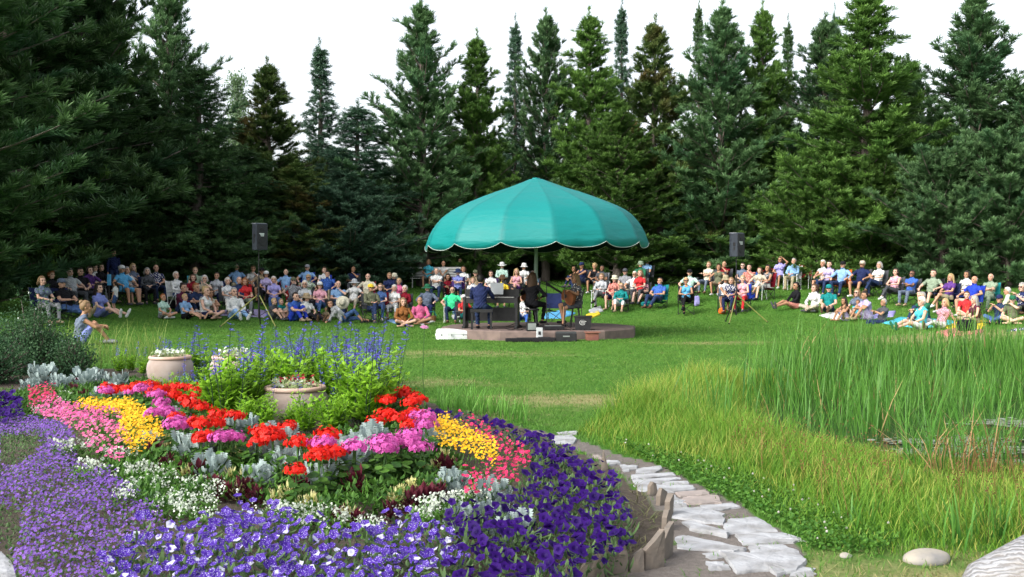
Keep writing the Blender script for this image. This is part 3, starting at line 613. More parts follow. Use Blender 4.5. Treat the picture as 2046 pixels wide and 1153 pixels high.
TR = [
 (-190, -420, 30, 250, 'pineC', 'dark', 'huge dark pine at the far left edge, nearest to the camera'),
 (30, -330, 38, 210, 'firA', 'dark', 'tall broad dark pine second from the left edge'),
 (135, -150, 42, 130, 'pineC', 'dark', 'dark bluish pine with drooping boughs over the leftmost listeners'),
 (205, -20, 45, 100, 'pineB', 'green', 'dark conifer whose tip touches the top left of the sky'),
 (40, 250, 37, 130, 'low', 'green', 'low green pine boughs hanging behind the leftmost listeners'),
 (-60, 330, 31, 130, 'low', 'dark', 'low dark conifer at the left edge behind the shrub'),
 (328, -25, 49, 88, 'pineD', 'pine', 'tall pine with sparse open tip at the upper left'),
 (385, 135, 43, 95, 'spruceB', 'dark', 'pointed dark spruce right of the sparse topped pine'),
 (300, 180, 45, 100, 'pineB', 'dark', 'dark pine filling the gap below the sparse topped pine'),
 (478, 300, 46, 95, 'spruceB', 'dark', 'shorter dark conifer below the aspen'),
 (533, 135, 49, 82, 'firA', 'brown', 'rust flecked conifer left of the thin isolated spruce'),
 (638, 96, 54, 88, 'spruceA', 'spruce', 'thin isolated spruce with a bare tip against white sky'),
 (590, 330, 47, 85, 'pineB', 'brown', 'short rusty conifer under the thin isolated spruce'),
 (705, 215, 50, 90, 'spruceB', 'spruce', 'blue-grey spruce left of the great open pine'),
 (700, 400, 47, 110, 'low', 'spruce', 'low grey-blue spruce behind the standing man'),
 (845, 18, 51, 108, 'pineA', 'pine', 'great open pine with bare trunk and see-through boughs'),
 (775, 440, 50, 85, 'low', 'dark', 'low dark pine at the foot of the great open pine'),
 (955, 82, 52, 66, 'firA', 'green', 'narrow green conifer right of the great open pine'),
 (905, 250, 56, 60, 'spruceB', 'dark', 'dark narrow spruce between the open pine and the narrow green one'),
 (1030, 50, 58, 62, 'spruceA', 'spruce', 'very thin grey spruce tip left above the canopy'),
 (1090, 42, 54, 72, 'pineD', 'pine', 'tufted pine right above the top of the canopy'),
 (1175, 40, 52, 80, 'firA', 'green', 'green conifer right of the tufted one above the canopy'),
 (1243, 18, 62, 60, 'spruceA', 'spruce', 'slender pale spruce standing tall behind the canopy pines'),
 (1310, 55, 52, 82, 'firA', 'brown', 'rusty brown tinted conifer above the right canopy edge'),
 (1236, 210, 49, 80, 'pineB', 'green', 'green pine in front of the slender pale spruce'),
 (1397, 15, 60, 48, 'spruceA', 'dark', 'slim dark spruce tip left of the dense blue-green pine'),
 (1440, 25, 50, 100, 'pineB', 'pine', 'dense blue-green pine with rounded shoulders left of the right speaker'),
 (1522, 28, 51, 66, 'firA', 'green', 'upright bright green conifer above the right speaker'),
 (1575, 50, 60, 52, 'spruceA', 'dark', 'slim dark spruce tip right of the bright upright conifer'),
 (1645, 48, 51, 92, 'pineD', 'pine', 'pale green pine with finger like tips left of the tallest tree'),
 (1668, 30, 58, 45, 'spruceA', 'spruce', 'thin spire showing behind the pale green pine'),
 (1738, -2, 45, 122, 'firA', 'green', 'tallest bright green conifer on the right'),
 (1820, 128, 53, 100, 'pineB', 'dark', 'dark pine in the gap between the two biggest right trees'),
 (1946, 2, 46, 118, 'pineB', 'pine', 'big blue-green pine at the right with dead top twigs'),
 (2075, 180, 44, 110, 'pineC', 'pine', 'pine cut off by the right edge of the picture'),
 (1880, 330, 41, 120, 'low', 'pine', 'low blue-green pine with boughs reaching the ground at right'),
 (2010, 300, 40, 125, 'low', 'pine', 'low wide pine at the right edge behind the audience'),
 (1640, 330, 46, 120, 'low', 'green', 'low bright green conifer behind the right bench'),
 (1760, 350, 44, 110, 'low', 'green', 'low dense conifer behind the row of five listeners'),
 (1505, 300, 50, 100, 'pineB', 'green', 'green pine whose trunk stands right of the right speaker'),
 (1420, 300, 52, 100, 'pineB', 'green', 'green pine whose trunk stands left of the right speaker'),
 (1318, 310, 51, 85, 'pineB', 'green', 'green pine with bare trunk behind the man in light blue shirt'),
 (440, 380, 44, 110, 'low', 'dark', 'low dark conifer behind the left speaker'),
 (250, 420, 42, 120, 'low', 'dark', 'low dark conifer behind the standing person in navy'),
 (1000, 330, 58, 90, 'pineB', 'dark', 'dark pine hidden behind the left half of the canopy'),
 (1120, 330, 57, 95, 'firA', 'dark', 'dark conifer hidden behind the top of the canopy'),
]
trees = []
for px, top, D, hw, kd, mt, lab in TR: trees.append(tree(px, top, D, hw, kd, mt, lab, 'spruce_tree' if 'spruce' in lab else 'conifer_tree' if 'conifer' in lab else 'pine_tree'))
# second, darker row that closes the wood
g = np.random.default_rng(77); n = 0
rows = []
for px in np.arange(-250, 2320, 78):
    rows.append((px + g.uniform(-25, 25), g.uniform(285, 385), 64 + g.uniform(-2, 3), g.uniform(55, 75)))
for px in np.arange(-250, 2320, 62):
    rows.append((px + g.uniform(-20, 20), g.uniform(400, 450), 58 + g.uniform(-1.5, 1.5), g.uniform(62, 80)))
for px, top, D, hw in sorted(rows):
    n += 1
    tree(px, top, D, hw, 'low', 'dark', 'short dark conifer filling the shade between the tall trees', 'conifer_tree', 'short dark conifers deep in the wood')
# the wood behind, one mass
def far_wood():
    mb = MB(); g = np.random.default_rng(9); n = 26000
    x = g.uniform(-70, 70, n); y = g.uniform(74, 80, n); top = 4.2 + 1.0 * np.sin(x * .5) + .9 * np.sin(x * 1.7 + 1) + .5 * np.sin(x * 3.9)
    z = terr(x, y) + g.uniform(0, 1, n) ** .8 * top
    mb.inst([[-.3, 0, 0], [0, 0, .45], [.3, 0, 0], [0, .1, -.35]], [[0, 1, 2], [0, 2, 3]], frames(rdir(n)), np.stack([x, y, z], 1), 0, g.uniform(.6, 1.3, n), g.uniform(0, .8, n))
    tag(mb.build('far_wood', [NM['dark']]), 'dark mass of far-off woodland behind the conifers', 'wood', kind='stuff')
far_wood()
def aspen(px, top, D, hw, lab):
    x = AT(px, D); z = tz(x, D); H_ = CH + (YH - top) / F * D - z; Rw = hw / F * D; g = np.random.default_rng(int(px))
    root = empty('aspen_tree', (x, D, z)); tag(root, lab, 'tree')
    MB().tube([(0, 0, 0), (.05, .02, H_ * .5), (-.05, 0, H_ * .95)], [.13, .09, .02], 0, 8).build('trunk', [pbr('aspen_bark', (.45, .44, .38), (.3, .3, .26), 5, .8)], root, True)
    br = MB(); P = []
    for i in range(70):
        zb = H_ * g.uniform(.3, .95); a = g.uniform(0, 6.28); L = Rw * g.uniform(.4, 1.05) * math.sqrt(max(.1, 1 - (zb / H_) ** 3)); e = np.array([math.cos(a) * L, math.sin(a) * L, L * g.uniform(.5, 1.0)])
        br.tube([(0, 0, zb), e * .5 + (0, 0, zb - .05), e + (0, 0, zb)], [.025, .015, .006], 0, 4, cap=False)
        q = g.uniform(.25, 1.05, 130)[:, None]; P.append(np.array([0, 0, zb]) + e * q + g.normal(0, .22, (130, 3)))
    br.build('branches', [bark], root); P = np.concatenate(P); n = len(P)
    MB().inst([[0, 0, 0], [.5, .45, 0], [0, 1, .1], [-.5, .45, 0]], [[0, 1, 2], [0, 2, 3]], frames(rdir(n)), P, 0, g.uniform(.07, .12, n), g.uniform(0, 1, n)).build('crown', [leafm('aspen_leaf', (.10, .18, .08), (.22, .32, .17), .45)], root)
aspen(475, 145, 58, 34, 'pale green aspen rising between dark conifers at upper left')
def shrub(px, D, hw, top, lab, name='shrub', mat=None, n=9000, fl=None, depth=1.0, by=0.0, leaf=.035):
    x = AT(px, D); z = tz(x, D); H_ = CH + (YH - top) / F * D - z; Rw = hw / F * D; g = np.random.default_rng(int(px) + 3000)
    root = empty(name, (x, D, z)); tag(root, lab, 'shrub'); br = MB(); P = []
    for i in range(90):
        a = g.uniform(0, 6.28); q = math.sqrt(g.uniform(0, 1)); ex, ey = math.cos(a) * q * Rw, math.sin(a) * q * Rw * depth; ez = H_ * (1 - .65 * q * q) * g.uniform(.6, 1.05)
        br.tube([(ex * .15, ey * .15, 0), (ex * .6, ey * .6, ez * .6), (ex, ey, ez)], [.015, .01, .004], 0, 4, cap=False)
        m = n // 90; u = g.uniform(.25, 1.08, m)[:, None]; c = np.where(u < .6, u / .6 * np.array([[ex * .6, ey * .6, ez * .6]]), np.array([[ex * .6, ey * .6, ez * .6]]) + (u - .6) / .4 * np.array([[ex * .4, ey * .4, ez * .4]]))
        P.append(c + g.normal(0, .085, (m, 3)))
    br.build('stems', [bark], root); P = np.concatenate(P); P[:, 2] = np.maximum(P[:, 2], .01)
    MB().inst([[0, 0, 0], [.42, .45, .06], [0, 1, 0], [-.42, .45, .06]], [[0, 1, 2], [0, 2, 3]], frames(rdir(len(P), -.2)), P, 0, g.uniform(.7, 1.3, len(P)) * leaf, g.uniform(0, 1, len(P))).build('foliage', [mat], root)
    if fl:
        k = g.choice(len(P), fl, False); b = np.array([[math.cos(i * 1.2566) * .5, math.sin(i * 1.2566) * .5, .1] for i in range(5)] + [[0, 0, 0]])
        MB().inst(b, [[i, (i + 1) % 5, 5] for i in range(5)], frames(rdir(fl, .1)), P[k] * 1.04, 0, .045, .5).build('blossom', [leafm('pale_blossom', (.45, .55, .5), (.6, .65, .6), .3)], root)
shr = leafm('shrub_leaf', (.018, .06, .02), (.08, .17, .07), .3, .6, (.04, .10, .05), 1.5)
shrub(65, 17.5, 85, 598, 'rounded rose shrub with pale blossoms at the left edge', 'rose_shrub', shr, 16000, 130)
shrub(-40, 16.0, 110, 640, 'dark leafy shrub cut off by the left edge', 'shrub', shr, 12000)
shrub(146, 16.8, 44, 672, 'small leafy bush in front of the seated woman in grey', 'shrub', shr, 5000)
shrub(1290, 52, 110, 505, 'low dark undergrowth behind the centre-right listeners', 'shrub', NM['green'], 5000, leaf=.1)
shrub(1700, 45, 150, 500, 'leafy undergrowth behind the row of five listeners', 'shrub', NM['green'], 7000, leaf=.09)
shrub(1975, 41, 80, 535, 'light green undergrowth behind the bald man at right', 'shrub', leafm('light_shrub', (.04, .12, .02), (.12, .27, .05), .3), 6000, leaf=.06)
# ================================================================ FLOWER BED
def PZ(pts, h): return [PX(a, b, h) for a, b in pts]
def disc(n=5, notch=.72, cup=.18, inner=.0):
    """n-petalled flower seen from above, radius 1, centre sunk"""
    k = n * 2; V = [[0, 0, -cup]]; va = [0.0]
    for i in range(k):
        r = 1 if i % 2 == 0 else notch; a = i * PI / n; V.append([r * math.cos(a), r * math.sin(a), 0 if i % 2 == 0 else -.04]); va.append(1)
    for i in range(k):
        a = i * PI / n; V.append([.42 * math.cos(a), .42 * math.sin(a), -cup * .3]); va.append(.45)
    Fc = [[0, 1 + k + i, 1 + k + (i + 1) % k] for i in range(k)] + [[1 + k + i, 1 + i, 1 + (i + 1) % k] for i in range(k)] + [[1 + k + i, 1 + (i + 1) % k, 1 + k + (i + 1) % k] for i in range(k)]
    return np.array(V, float), Fc, np.array(va)
LEAF = (np.array([[0, 0, 0], [.26, .35, .05], [.2, .72, .04], [0, 1, -.08], [-.2, .72, .04], [-.26, .35, .05], [0, .5, -.02]]), [[0, 1, 6], [1, 2, 6], [2, 3, 6], [3, 4, 6], [4, 5, 6], [5, 0, 6]], np.array([0, .5, .6, .9, .6, .5, .3]))
NARROW = (np.array([[0, 0, 0], [.1, .3, .02], [.09, .7, .03], [0, 1, -.06], [-.09, .7, .03], [-.1, .3, .02]]), [[0, 1, 5], [1, 2, 4], [1, 4, 5], [2, 3, 4]], np.array([0, .4, .7, 1, .7, .4]))
def outfr(n, tilt=.6, g=rng):
    """frames whose +Y points outward-and-up, for leaves springing from a plant"""
    a = g.uniform(0, 2 * PI, n); e = g.uniform(.05, tilt * 1.6, n); Y = np.stack([np.cos(a) * np.cos(e), np.sin(a) * np.cos(e), np.sin(e)], 1)
    X = np.stack([-np.sin(a), np.cos(a), 0 * a], 1) ; Zc = np.cross(X, Y); return np.stack([X, Y, Zc], 2)
bed_z = lambda x, y: terr(x, y)
green = leafm('bed_leaf', (.02, .07, .012), (.09, .21, .03), .3, .6, (.06, .15, .02), 3)
greyg = leafm('petunia_leaf', (.04, .09, .03), (.15, .25, .09), .3, .65, (.09, .17, .05), 4)
purple = leafm('petunia_purple', (.010, .001, .06), (.030, .003, .135), .3, .6, None, 1, .05, .15)
m, t, out = _new('petunia_speckled')   # violet petals with real white spots
_v = t.nodes.new('ShaderNodeTexVoronoi'); _v.inputs['Scale'].default_value = 130; _tc = t.nodes.new('ShaderNodeTexCoord'); t.links.new(_tc.outputs['Object'], _v.inputs[0])
_c = _mix(t, _ramp(t, _v.outputs['Distance'], .30, .20), (.055, .010, .29), (.50, .48, .70))
_c = _mix(t, _ramp(t, _noise(t, 11, 2), .60, .64), _c, (.55, .56, .70))
_p = t.nodes.new('ShaderNodeBsdfPrincipled'); _p.inputs['Roughness'].default_value = .6; t.links.new(_c, _p.inputs['Base Color'])
_tl = t.nodes.new('ShaderNodeBsdfTranslucent'); t.links.new(_c, _tl.inputs[0]); _mx = t.nodes.new('ShaderNodeMixShader'); _mx.inputs[0].default_value = .3
t.links.new(_p.outputs[0], _mx.inputs[1]); t.links.new(_tl.outputs[0], _mx.inputs[2]); t.links.new(_mx.outputs[0], out.inputs[0]); speck = m
yellow = leafm('marigold', (.52, .24, .006), (.78, .46, .015), .25); pinkz = leafm('pink_bloom', (.40, .045, .17), (.60, .12, .30), .3, .6, (.52, .16, .24), 2.5); crim = leafm('crimson_bloom', (.36, .01, .06), (.62, .04, .14), .3)
redm = leafm('geranium_red', (.50, .004, .002), (.78, .02, .008), .25, .5, None, 1, .08); magm = leafm('geranium_magenta', (.45, .05, .28), (.70, .14, .48), .3, .55, None, 1, .1)
verb = leafm('verbena', (.12, .05, .34), (.30, .15, .58), .3, .6, (.20, .09, .46), 3); silver = leafm('silver_leaf', (.11, .16, .155), (.34, .42, .41), .2, .75, None, 1, .1)
cream = leafm('cream_leaf', (.30, .30, .06), (.66, .64, .32), .3, .6, (.70, .66, .50), 8); maroon = leafm('maroon_leaf', (.035, .006, .012), (.12, .015, .03), .3); whitem = leafm('white_floret', (.45, .52, .40), (.72, .78, .70), .3)
stemm = leafm('stem', (.05, .12, .03), (.10, .2, .05), .1)
EX = [PZ(q, .12) for q in ([(0, 862), (70, 868), (95, 890), (60, 925), (0, 945)], [(-5, 1005), (40, 1010), (40, 1080), (0, 1100)])]
def drift(name, label, polys, lay, seed, cat='flowers'):
    """lay: list of (density, height lo, hi, template, mat index, size lo, hi, mode)"""
    g = np.random.default_rng(seed); mb = MB(); mats = []
    for poly in polys:
        for dens, h0, h1, tpl, mat, s0, s1, mode in lay:
            if mat not in mats: mats.append(mat)
            x, y = scat(poly, dens, 1, int(g.integers(1e6))); n = len(x)
            if n == 0: continue
            if mode == 'up': x = x; k = np.ones(n, bool)
            hump = .5 + .5 * np.sin(x * 9 + np.sin(y * 7) * 1.5) * np.cos(y * 8.5 + x * 2)
            if mode == 'verb':
                k = (rng.uniform(0, 1, n) < .35 + .8 * hump)
                for e in EX: k &= ~inpoly(x, y, e)
                x, y, hump = x[k], y[k], hump[k]; n = len(x)
            z = bed_z(x, y) + h0 + (h1 - h0) * g.uniform(0, 1, n) * (.55 + .6 * hump)
            T = np.stack([x, y, z], 1); V, Fc, va = tpl
            if mode == 'leaf': Rm = outfr(n, .8, g)
            else:
                d = np.stack([g.normal(0, .5, n), -.42 + g.normal(0, .48, n), np.ones(n)], 1); Rm = frames(d)
            mb.inst(V, Fc, Rm, T, mats.index(mat), g.uniform(s0, s1, n), g.uniform(-.35, .35, n), va)
    return tag(mb.build(name, mats), label, cat, kind='stuff')
SPK = [(205, 1153), (200, 1095), (235, 1062), (290, 1030), (400, 1022), (460, 995), (560, 998), (600, 1024), (700, 1036), (760, 1010), (820, 1000), (880, 1030), (940, 1065), (920, 1090), (880, 1120), (850, 1153), (850, 1230), (180, 1230)]
PUR = [(850, 1230), (850, 1150), (890, 1115), (925, 1085), (930, 1060), (880, 1010), (900, 985), (960, 1000), (1020, 975), (1060, 930), (1065, 890), (1010, 862), (930, 845), (850, 838), (900, 832), (960, 845), (1040, 850), (1110, 872), (1180, 905), (1235, 945), (1262, 1000), (1268, 1050), (1230, 1075), (1180, 1090), (1150, 1120), (1100, 1170), (1000, 1230)]
P5 = disc(5, .80, .35); P5s = disc(5, .6, .1); P8 = disc(8, .75, .1)
drift('speckled_petunias', 'violet petunias speckled with white along the front of the bed', [PZ(SPK, .26)], [(620, 0, .2, NARROW, greyg, .05, .09, 'leaf'), (420, .05, .21, LEAF, greyg, .03, .055, 'leaf'), (300, .13, .27, P5, speck, .016, .034, 'fl')], 1)
drift('purple_petunias', 'deep purple petunias sweeping round the right side of the bed', [PZ(PUR, .27)], [(620, 0, .22, NARROW, greyg, .05, .09, 'leaf'), (420, .05, .24, LEAF, greyg, .03, .055, 'leaf'), (210, .15, .29, P5, purple, .019, .041, 'fl')], 2)
drift('purple_petunia_corner', 'small patch of deep purple petunias at the far left of the bed', [PZ([(-90, 775), (-20, 765), (40, 785), (44, 812), (0, 822), (-90, 825)], .25)], [(300, 0, .2, LEAF, greyg, .03, .06, 'leaf'), (200, .12, .27, P5, purple, .03, .042, 'fl')], 3)
VER = [(-90, 822), (60, 828), (130, 850), (150, 900), (155, 950), (210, 958), (290, 1010), (335, 1045), (270, 1065), (215, 1100), (215, 1230), (100, 1230), (45, 1153), (15, 1090), (-90, 1060)]
drift('verbena_carpet', 'low carpet of lilac verbena spilling over the left edge of the bed', [PZ(VER, .10)], [(1300, 0, .08, LEAF, greyg, .015, .035, 'leaf'), (2300, .02, .13, P5s, verb, .007, .013, 'verb')], 4)
drift('yellow_marigolds', 'golden yellow marigolds in the left half of the bed', [PZ([(145, 803), (185, 797), (262, 815), (300, 845), (330, 885), (300, 905), (262, 918), (232, 890), (245, 850), (195, 822)], .26)], [(900, 0, .22, NARROW, green, .03, .05, 'leaf'), (1500, .16, .27, P8, yellow, .008, .014, 'fl')], 5)
drift('golden_marigolds', 'golden yellow marigolds in the right half of the bed', [PZ([(850, 862), (890, 843), (945, 868), (1000, 893), (990, 915), (940, 900), (880, 890)], .28)], [(900, 0, .24, NARROW, green, .03, .05, 'leaf'), (1700, .18, .29, P8, yellow, .008, .014, 'fl')], 6)
drift('pink_zinnias', 'soft pink flowers between the verbena and the yellow marigolds', [PZ([(55, 795), (110, 785), (195, 822), (250, 850), (262, 905), (240, 935), (180, 912), (150, 870), (90, 825)], .22)], [(700, 0, .18, NARROW, green, .03, .05, 'leaf'), (520, .12, .23, P8, pinkz, .009, .018, 'fl')], 7)
drift('dusky_zinnias', 'dusky pink flowers at the far left before the silver foliage', [PZ([(55, 765), (110, 760), (112, 790), (60, 795)], .25)], [(300, 0, .2, NARROW, green, .03, .05, 'leaf'), (380, .14, .26, P8, crim, .011, .019, 'fl')], 8)
drift('crimson_zinnias', 'crimson pink flowers bordering the right patch of purple petunias', [PZ([(912, 846), (960, 850), (1010, 870), (1062, 892), (1055, 925), (1005, 955), (925, 958), (912, 930), (985, 915), (1000, 893), (945, 868)], .26)], [(800, 0, .2, NARROW, green, .03, .05, 'leaf'), (520, .14, .27, P8, crim, .009, .018, 'fl')], 9)
GR = [(340, 905), (560, 930), (780, 900), (900, 930), (960, 980), (860, 1010), (700, 1050), (600, 1045), (450, 1010), (300, 1050), (200, 960), (180, 900)]
drift('bed_foliage', 'mixed low green foliage between the flower clumps of the bed', [PZ(GR, .05), PZ([(130, 790), (300, 790), (420, 870), (420, 920), (340, 900)], .1), PZ([(740, 860), (850, 840), (910, 930), (760, 930)], .1), PZ([(-60, 790), (220, 760), (330, 750), (330, 800), (0, 830)], .1)], [(1500, .0, .15, LEAF, green, .03, .07, 'leaf')], 10, 'foliage')

BEDOBJ = []   # (object, px, base label, group)
def addp(root, px, py, base, grp, cat): BEDOBJ.append((root, px, py, base, grp, cat))
def plant_at(px, py, h):
    x, y = PX(px, py, h + .05); return x, y, tz(x, y)
# geraniums: leafy plant with one ball of florets on a stalk
def gera_mesh(seed):
    g = np.random.default_rng(seed); st = MB(); lv = MB(); fl = MB()
    for i in range(4): st.tube([(0, 0, 0), (g.normal(0, .015), g.normal(0, .015), .12), (g.normal(0, .006), g.normal(0, .006), .26)], .004, 0, 4)
    a6 = np.arange(9) * 2 * PI / 9; L = np.concatenate([np.stack([np.cos(a6) * (1 + .12 * (np.arange(9) % 2)), np.sin(a6), .15 + 0 * a6], 1), [[0, 0, 0]]]); n = 46
    a = g.uniform(0, 6.28, n); r = np.sqrt(g.uniform(0, 1, n)) * .13
    lv.inst(L, [[i, (i + 1) % 9, 9] for i in range(9)], frames(np.stack([np.cos(a) * .4, np.sin(a) * .4, 1 + 0 * a], 1)), np.stack([np.cos(a) * r, np.sin(a) * r, g.uniform(.03, .19, n)], 1), 0, g.uniform(.018, .034, n), g.uniform(0, 1, n))
    d = rdir(130, -.25, 1); V, Fc, va = P5s; d = d * (1 + g.normal(0, .12, (130, 1)))
    fl.inst(V, Fc, frames(d + g.normal(0, .15, d.shape)), d * np.array([.078, .070, .045]) * (1 + .25 * np.sin(np.arctan2(d[:, 1:2], d[:, 0:1]) * 3 + seed)) + np.array([0, 0, .27]), 0, g.uniform(.012, .018, 130), g.uniform(-.5, .3, 130), va)
    return st.mesh('stems', [stemm]), lv.mesh('foliage', [green]), fl.mesh('bloom', [redm])
GM = [gera_mesh(i) for i in range(4)]
REDS = [(215, 768), (232, 771), (252, 778), (283, 770), (302, 783), (325, 795), (300, 795), (350, 790), (372, 792), (392, 800), (345, 812), (368, 822), (395, 813), (380, 836), (402, 842), (352, 862), (395, 878), (402, 902), (430, 878), (436, 862), (470, 862), (515, 903), (533, 888), (552, 892), (575, 876), (597, 908), (635, 905), (655, 900), (672, 922), (645, 918), (592, 942), (752, 863), (773, 858), (795, 862), (822, 868), (790, 812), (812, 815), (822, 832), (836, 826), (782, 803), (802, 802), (826, 848), (772, 830), (222, 778), (272, 790), (405, 888), (415, 895), (525, 898), (545, 903), (640, 930), (270, 780), (316, 806)]
MAGS = [(263, 788), (287, 800), (313, 815), (330, 845), (322, 833), (308, 852), (362, 870), (348, 886), (372, 880), (455, 893), (440, 903), (466, 898), (708, 918), (797, 892), (780, 903), (802, 900), (816, 902), (842, 903), (770, 916), (832, 852), (852, 858), (212, 782), (338, 850), (645, 912), (850, 872), (760, 905), (820, 890)]
for lst, mt, base, grp in ((REDS, redm, 'bright red geranium', 'red geraniums in the bed'), (MAGS, magm, 'magenta pink geranium', 'magenta geraniums in the bed')):
    for px, py in lst:
        x, y, z = plant_at(px, py, .27); o = empty('geranium', (x, y, z), rng.uniform(0, 6), rng.uniform(.95, 1.2)); a, b, c = GM[int(rng.integers(4))]
        obj('stems', a, o); obj('foliage', b, o); obj('bloom', c, o, mats=[mt]); addp(o, px, py, base, grp, 'geranium')
# dusty miller
def lobed():
    V = [[0, 0, 0]]; Fc = []; va = [0]
    sp = []
    for i in range(6):
        t_ = (i + 1) / 6; sp.append([0, t_, .28 * t_ * t_ * -1 + .1 * t_])
    V += sp; va += [.4 + .1 * i for i in range(6)]
    for i in range(5):
        for s in (-1, 1):
            b = np.array(sp[i]); w = .42 * math.sin(PI * (i + 1.3) / 7); n0 = len(V)
            V += [list(b + [s * w * .55, .02, .03]), list(b + [s * w, .14, .05]), list(b + [s * w * .75, .20, .03])]; va += [.6, 1, .8]
            Fc += [[1 + i, n0, n0 + 2], [n0, n0 + 1, n0 + 2], [1 + i, n0 + 2, min(6, 2 + i)]]
    V += [[.05, .2, 0], [-.05, .2, 0]]; va += [.2, .2]; Fc += [[0, len(V) - 2, len(V) - 1], [len(V) - 2, 3, len(V) - 1]]
    return np.array(V), Fc, np.array(va)
LOB = lobed()
def rosette(n, tpl, mat, h, r, s0, s1, seed, tilt=1.0, stem=True):
    g = np.random.default_rng(seed); st = MB(); lv = MB(); V, Fc, va = tpl; q = g.uniform(0, 1, n); a = g.uniform(0, 6.28, n); rr = r * .55 * np.sqrt(g.uniform(0, 1, n))
    T = np.stack([np.cos(a) * rr, np.sin(a) * rr, h * (.08 + .75 * q * (1 - .35 * rr / r))], 1)
    e = np.clip(g.normal(.35 + .9 * q, .25, n) * tilt, -.2, 1.45); az = a + g.normal(0, .5, n)
    Y = np.stack([np.cos(az) * np.cos(e), np.sin(az) * np.cos(e), np.sin(e)], 1); X = np.stack([-np.sin(az), np.cos(az), 0 * az], 1)
    lv.inst(V, Fc, np.stack([X, Y, np.cross(X, Y)], 2), T, 0, g.uniform(s0, s1, n), g.uniform(-.3, .3, n), va)
    for i in range(6): st.tube([(0, 0, 0), (g.normal(0, r * .2), g.normal(0, r * .2), h * .7)], .004, 0, 4)
    return st.mesh('stems', [mat]), lv.mesh('foliage', [mat])
SM = [rosette(105, LOB, silver, .21, .17, .045, .082, 50 + i) for i in range(3)]
MIL = [(85, 752, 1.5), (125, 762, 1.2), (172, 760, 1.5), (212, 785, 1.2), (232, 762, 1.3), (300, 775, .8), (300, 762, .8), (378, 835, .9), (390, 930, 1.25), (482, 888, 1.1), (560, 915, 1.25), (535, 935, 1.1), (575, 945, 1.0), (700, 940, 1.35), (738, 910, 1.25), (865, 900, 1.0), (935, 1020, 1.0), (1030, 1045, 1.0), (985, 972, .9), (785, 790, 1.1), (355, 850, .8), (445, 868, .7), (800, 845, .7), (1003, 1000, .7), (240, 790, 1.0), (190, 745, 1.0), (640, 965, 1.0), (420, 955, 1.0), (300, 905, .8), (515, 965, .9), (905, 960, .9), (60, 765, 1.0)]
for px, py, s in MIL:
    x, y, z = plant_at(px, py, .12); o = empty('dusty_miller', (x, y, z), rng.uniform(0, 6), s * 1.08); a, b = SM[int(rng.integers(3))]
    obj('stems', a, o); obj('foliage', b, o); addp(o, px, py, 'silver dusty miller', 'silver dusty millers in the bed', 'dusty miller')
CR = [rosette(60, NARROW, cream, .15, .07, .04, .075, 60 + i, .9) for i in range(3)]
for px, py in [(330, 908), (340, 925), (468, 938), (462, 965), (492, 965), (478, 985), (552, 995), (575, 990), (622, 1002), (605, 1000), (778, 985), (800, 978), (825, 972), (790, 990), (852, 945), (872, 940), (892, 922), (882, 955), (700, 1018), (430, 950), (370, 962), (848, 970)]:
    x, y, z = plant_at(px, py, .1); o = empty('cream_leaf_plant', (x, y, z), rng.uniform(0, 6), rng.uniform(.8, 1.15)); a, b = CR[int(rng.integers(3))]
    obj('stems', a, o); obj('foliage', b, o); addp(o, px, py, 'creamy yellow star-leaved plant', 'cream leaved plants in the bed', 'plant')
MA = [rosette(60, LEAF, maroon, .17, .09, .04, .08, 70 + i, .95) for i in range(3)]
for px, py, s in [(310, 925, 1), (330, 948, 1), (358, 950, .9), (395, 962, 1.1), (450, 985, .8), (488, 985, 1), (512, 990, .8), (602, 975, .9), (680, 1015, .8), (715, 1022, .8), (850, 985, 1), (828, 992, 1), (872, 975, .9), (705, 975, 1.3), (892, 940, 1.2), (148, 772, 1.1), (165, 782, 1), (780, 1005, .8), (430, 975, .8), (150, 760, 1), (838, 905, .7)]:
    x, y, z = plant_at(px, py, .1); o = empty('maroon_plant', (x, y, z), rng.uniform(0, 6), s); a, b = MA[int(rng.integers(3))]
    obj('stems', a, o); obj('foliage', b, o); addp(o, px, py, 'dark maroon leaved plant', 'maroon leaved plants in the bed', 'plant')
def white_mesh(seed):
    g = np.random.default_rng(seed); lv = MB(); fl = MB(); n = 90; a = g.uniform(0, 6.28, n); r = .13 * np.sqrt(g.uniform(0, 1, n)); V, Fc, va = LEAF
    lv.inst(V, Fc, outfr(n, .8, g), np.stack([np.cos(a) * r, np.sin(a) * r, g.uniform(0, .1, n)], 1), 0, g.uniform(.025, .045, n), g.uniform(0, .5, n), va)
    n = 110; c = g.normal(0, 1, (9, 2)) * .07; k = g.integers(0, 9, n); T = np.concatenate([c[k] + g.normal(0, .016, (n, 2)), (.08 + g.uniform(0, .07, n))[:, None]], 1); V, Fc, va = P5s
    fl.inst(V, Fc, frames(rdir(n, .1)), T, 0, g.uniform(.006, .011, n), g.uniform(-.3, .3, n), va)
    return lv.mesh('foliage', [green]), fl.mesh('bloom', [whitem])
WM = [white_mesh(80 + i) for i in range(4)]
for px, py in [(268, 965), (300, 968), (325, 972), (250, 1000), (292, 990), (350, 1000), (380, 985), (362, 1020), (345, 1012), (405, 1008), (425, 992), (395, 1030), (590, 1028), (610, 1035), (740, 1040), (640, 1020), (860, 1012), (900, 990), (935, 962), (880, 1005), (965, 980), (845, 1020), (130, 792), (118, 785), (145, 800), (180, 958), (75, 820), (930, 985), (680, 1035), (560, 1018), (135, 918), (158, 922), (240, 940)]:
    x, y, z = plant_at(px, py, .08); o = empty('alyssum', (x, y, z), rng.uniform(0, 6), rng.uniform(.8, 1.2)); a, b = WM[int(rng.integers(4))]
    obj('foliage', a, o); obj('bloom', b, o); addp(o, px, py, 'white flowering alyssum clump', 'white alyssum clumps in the bed', 'plant')
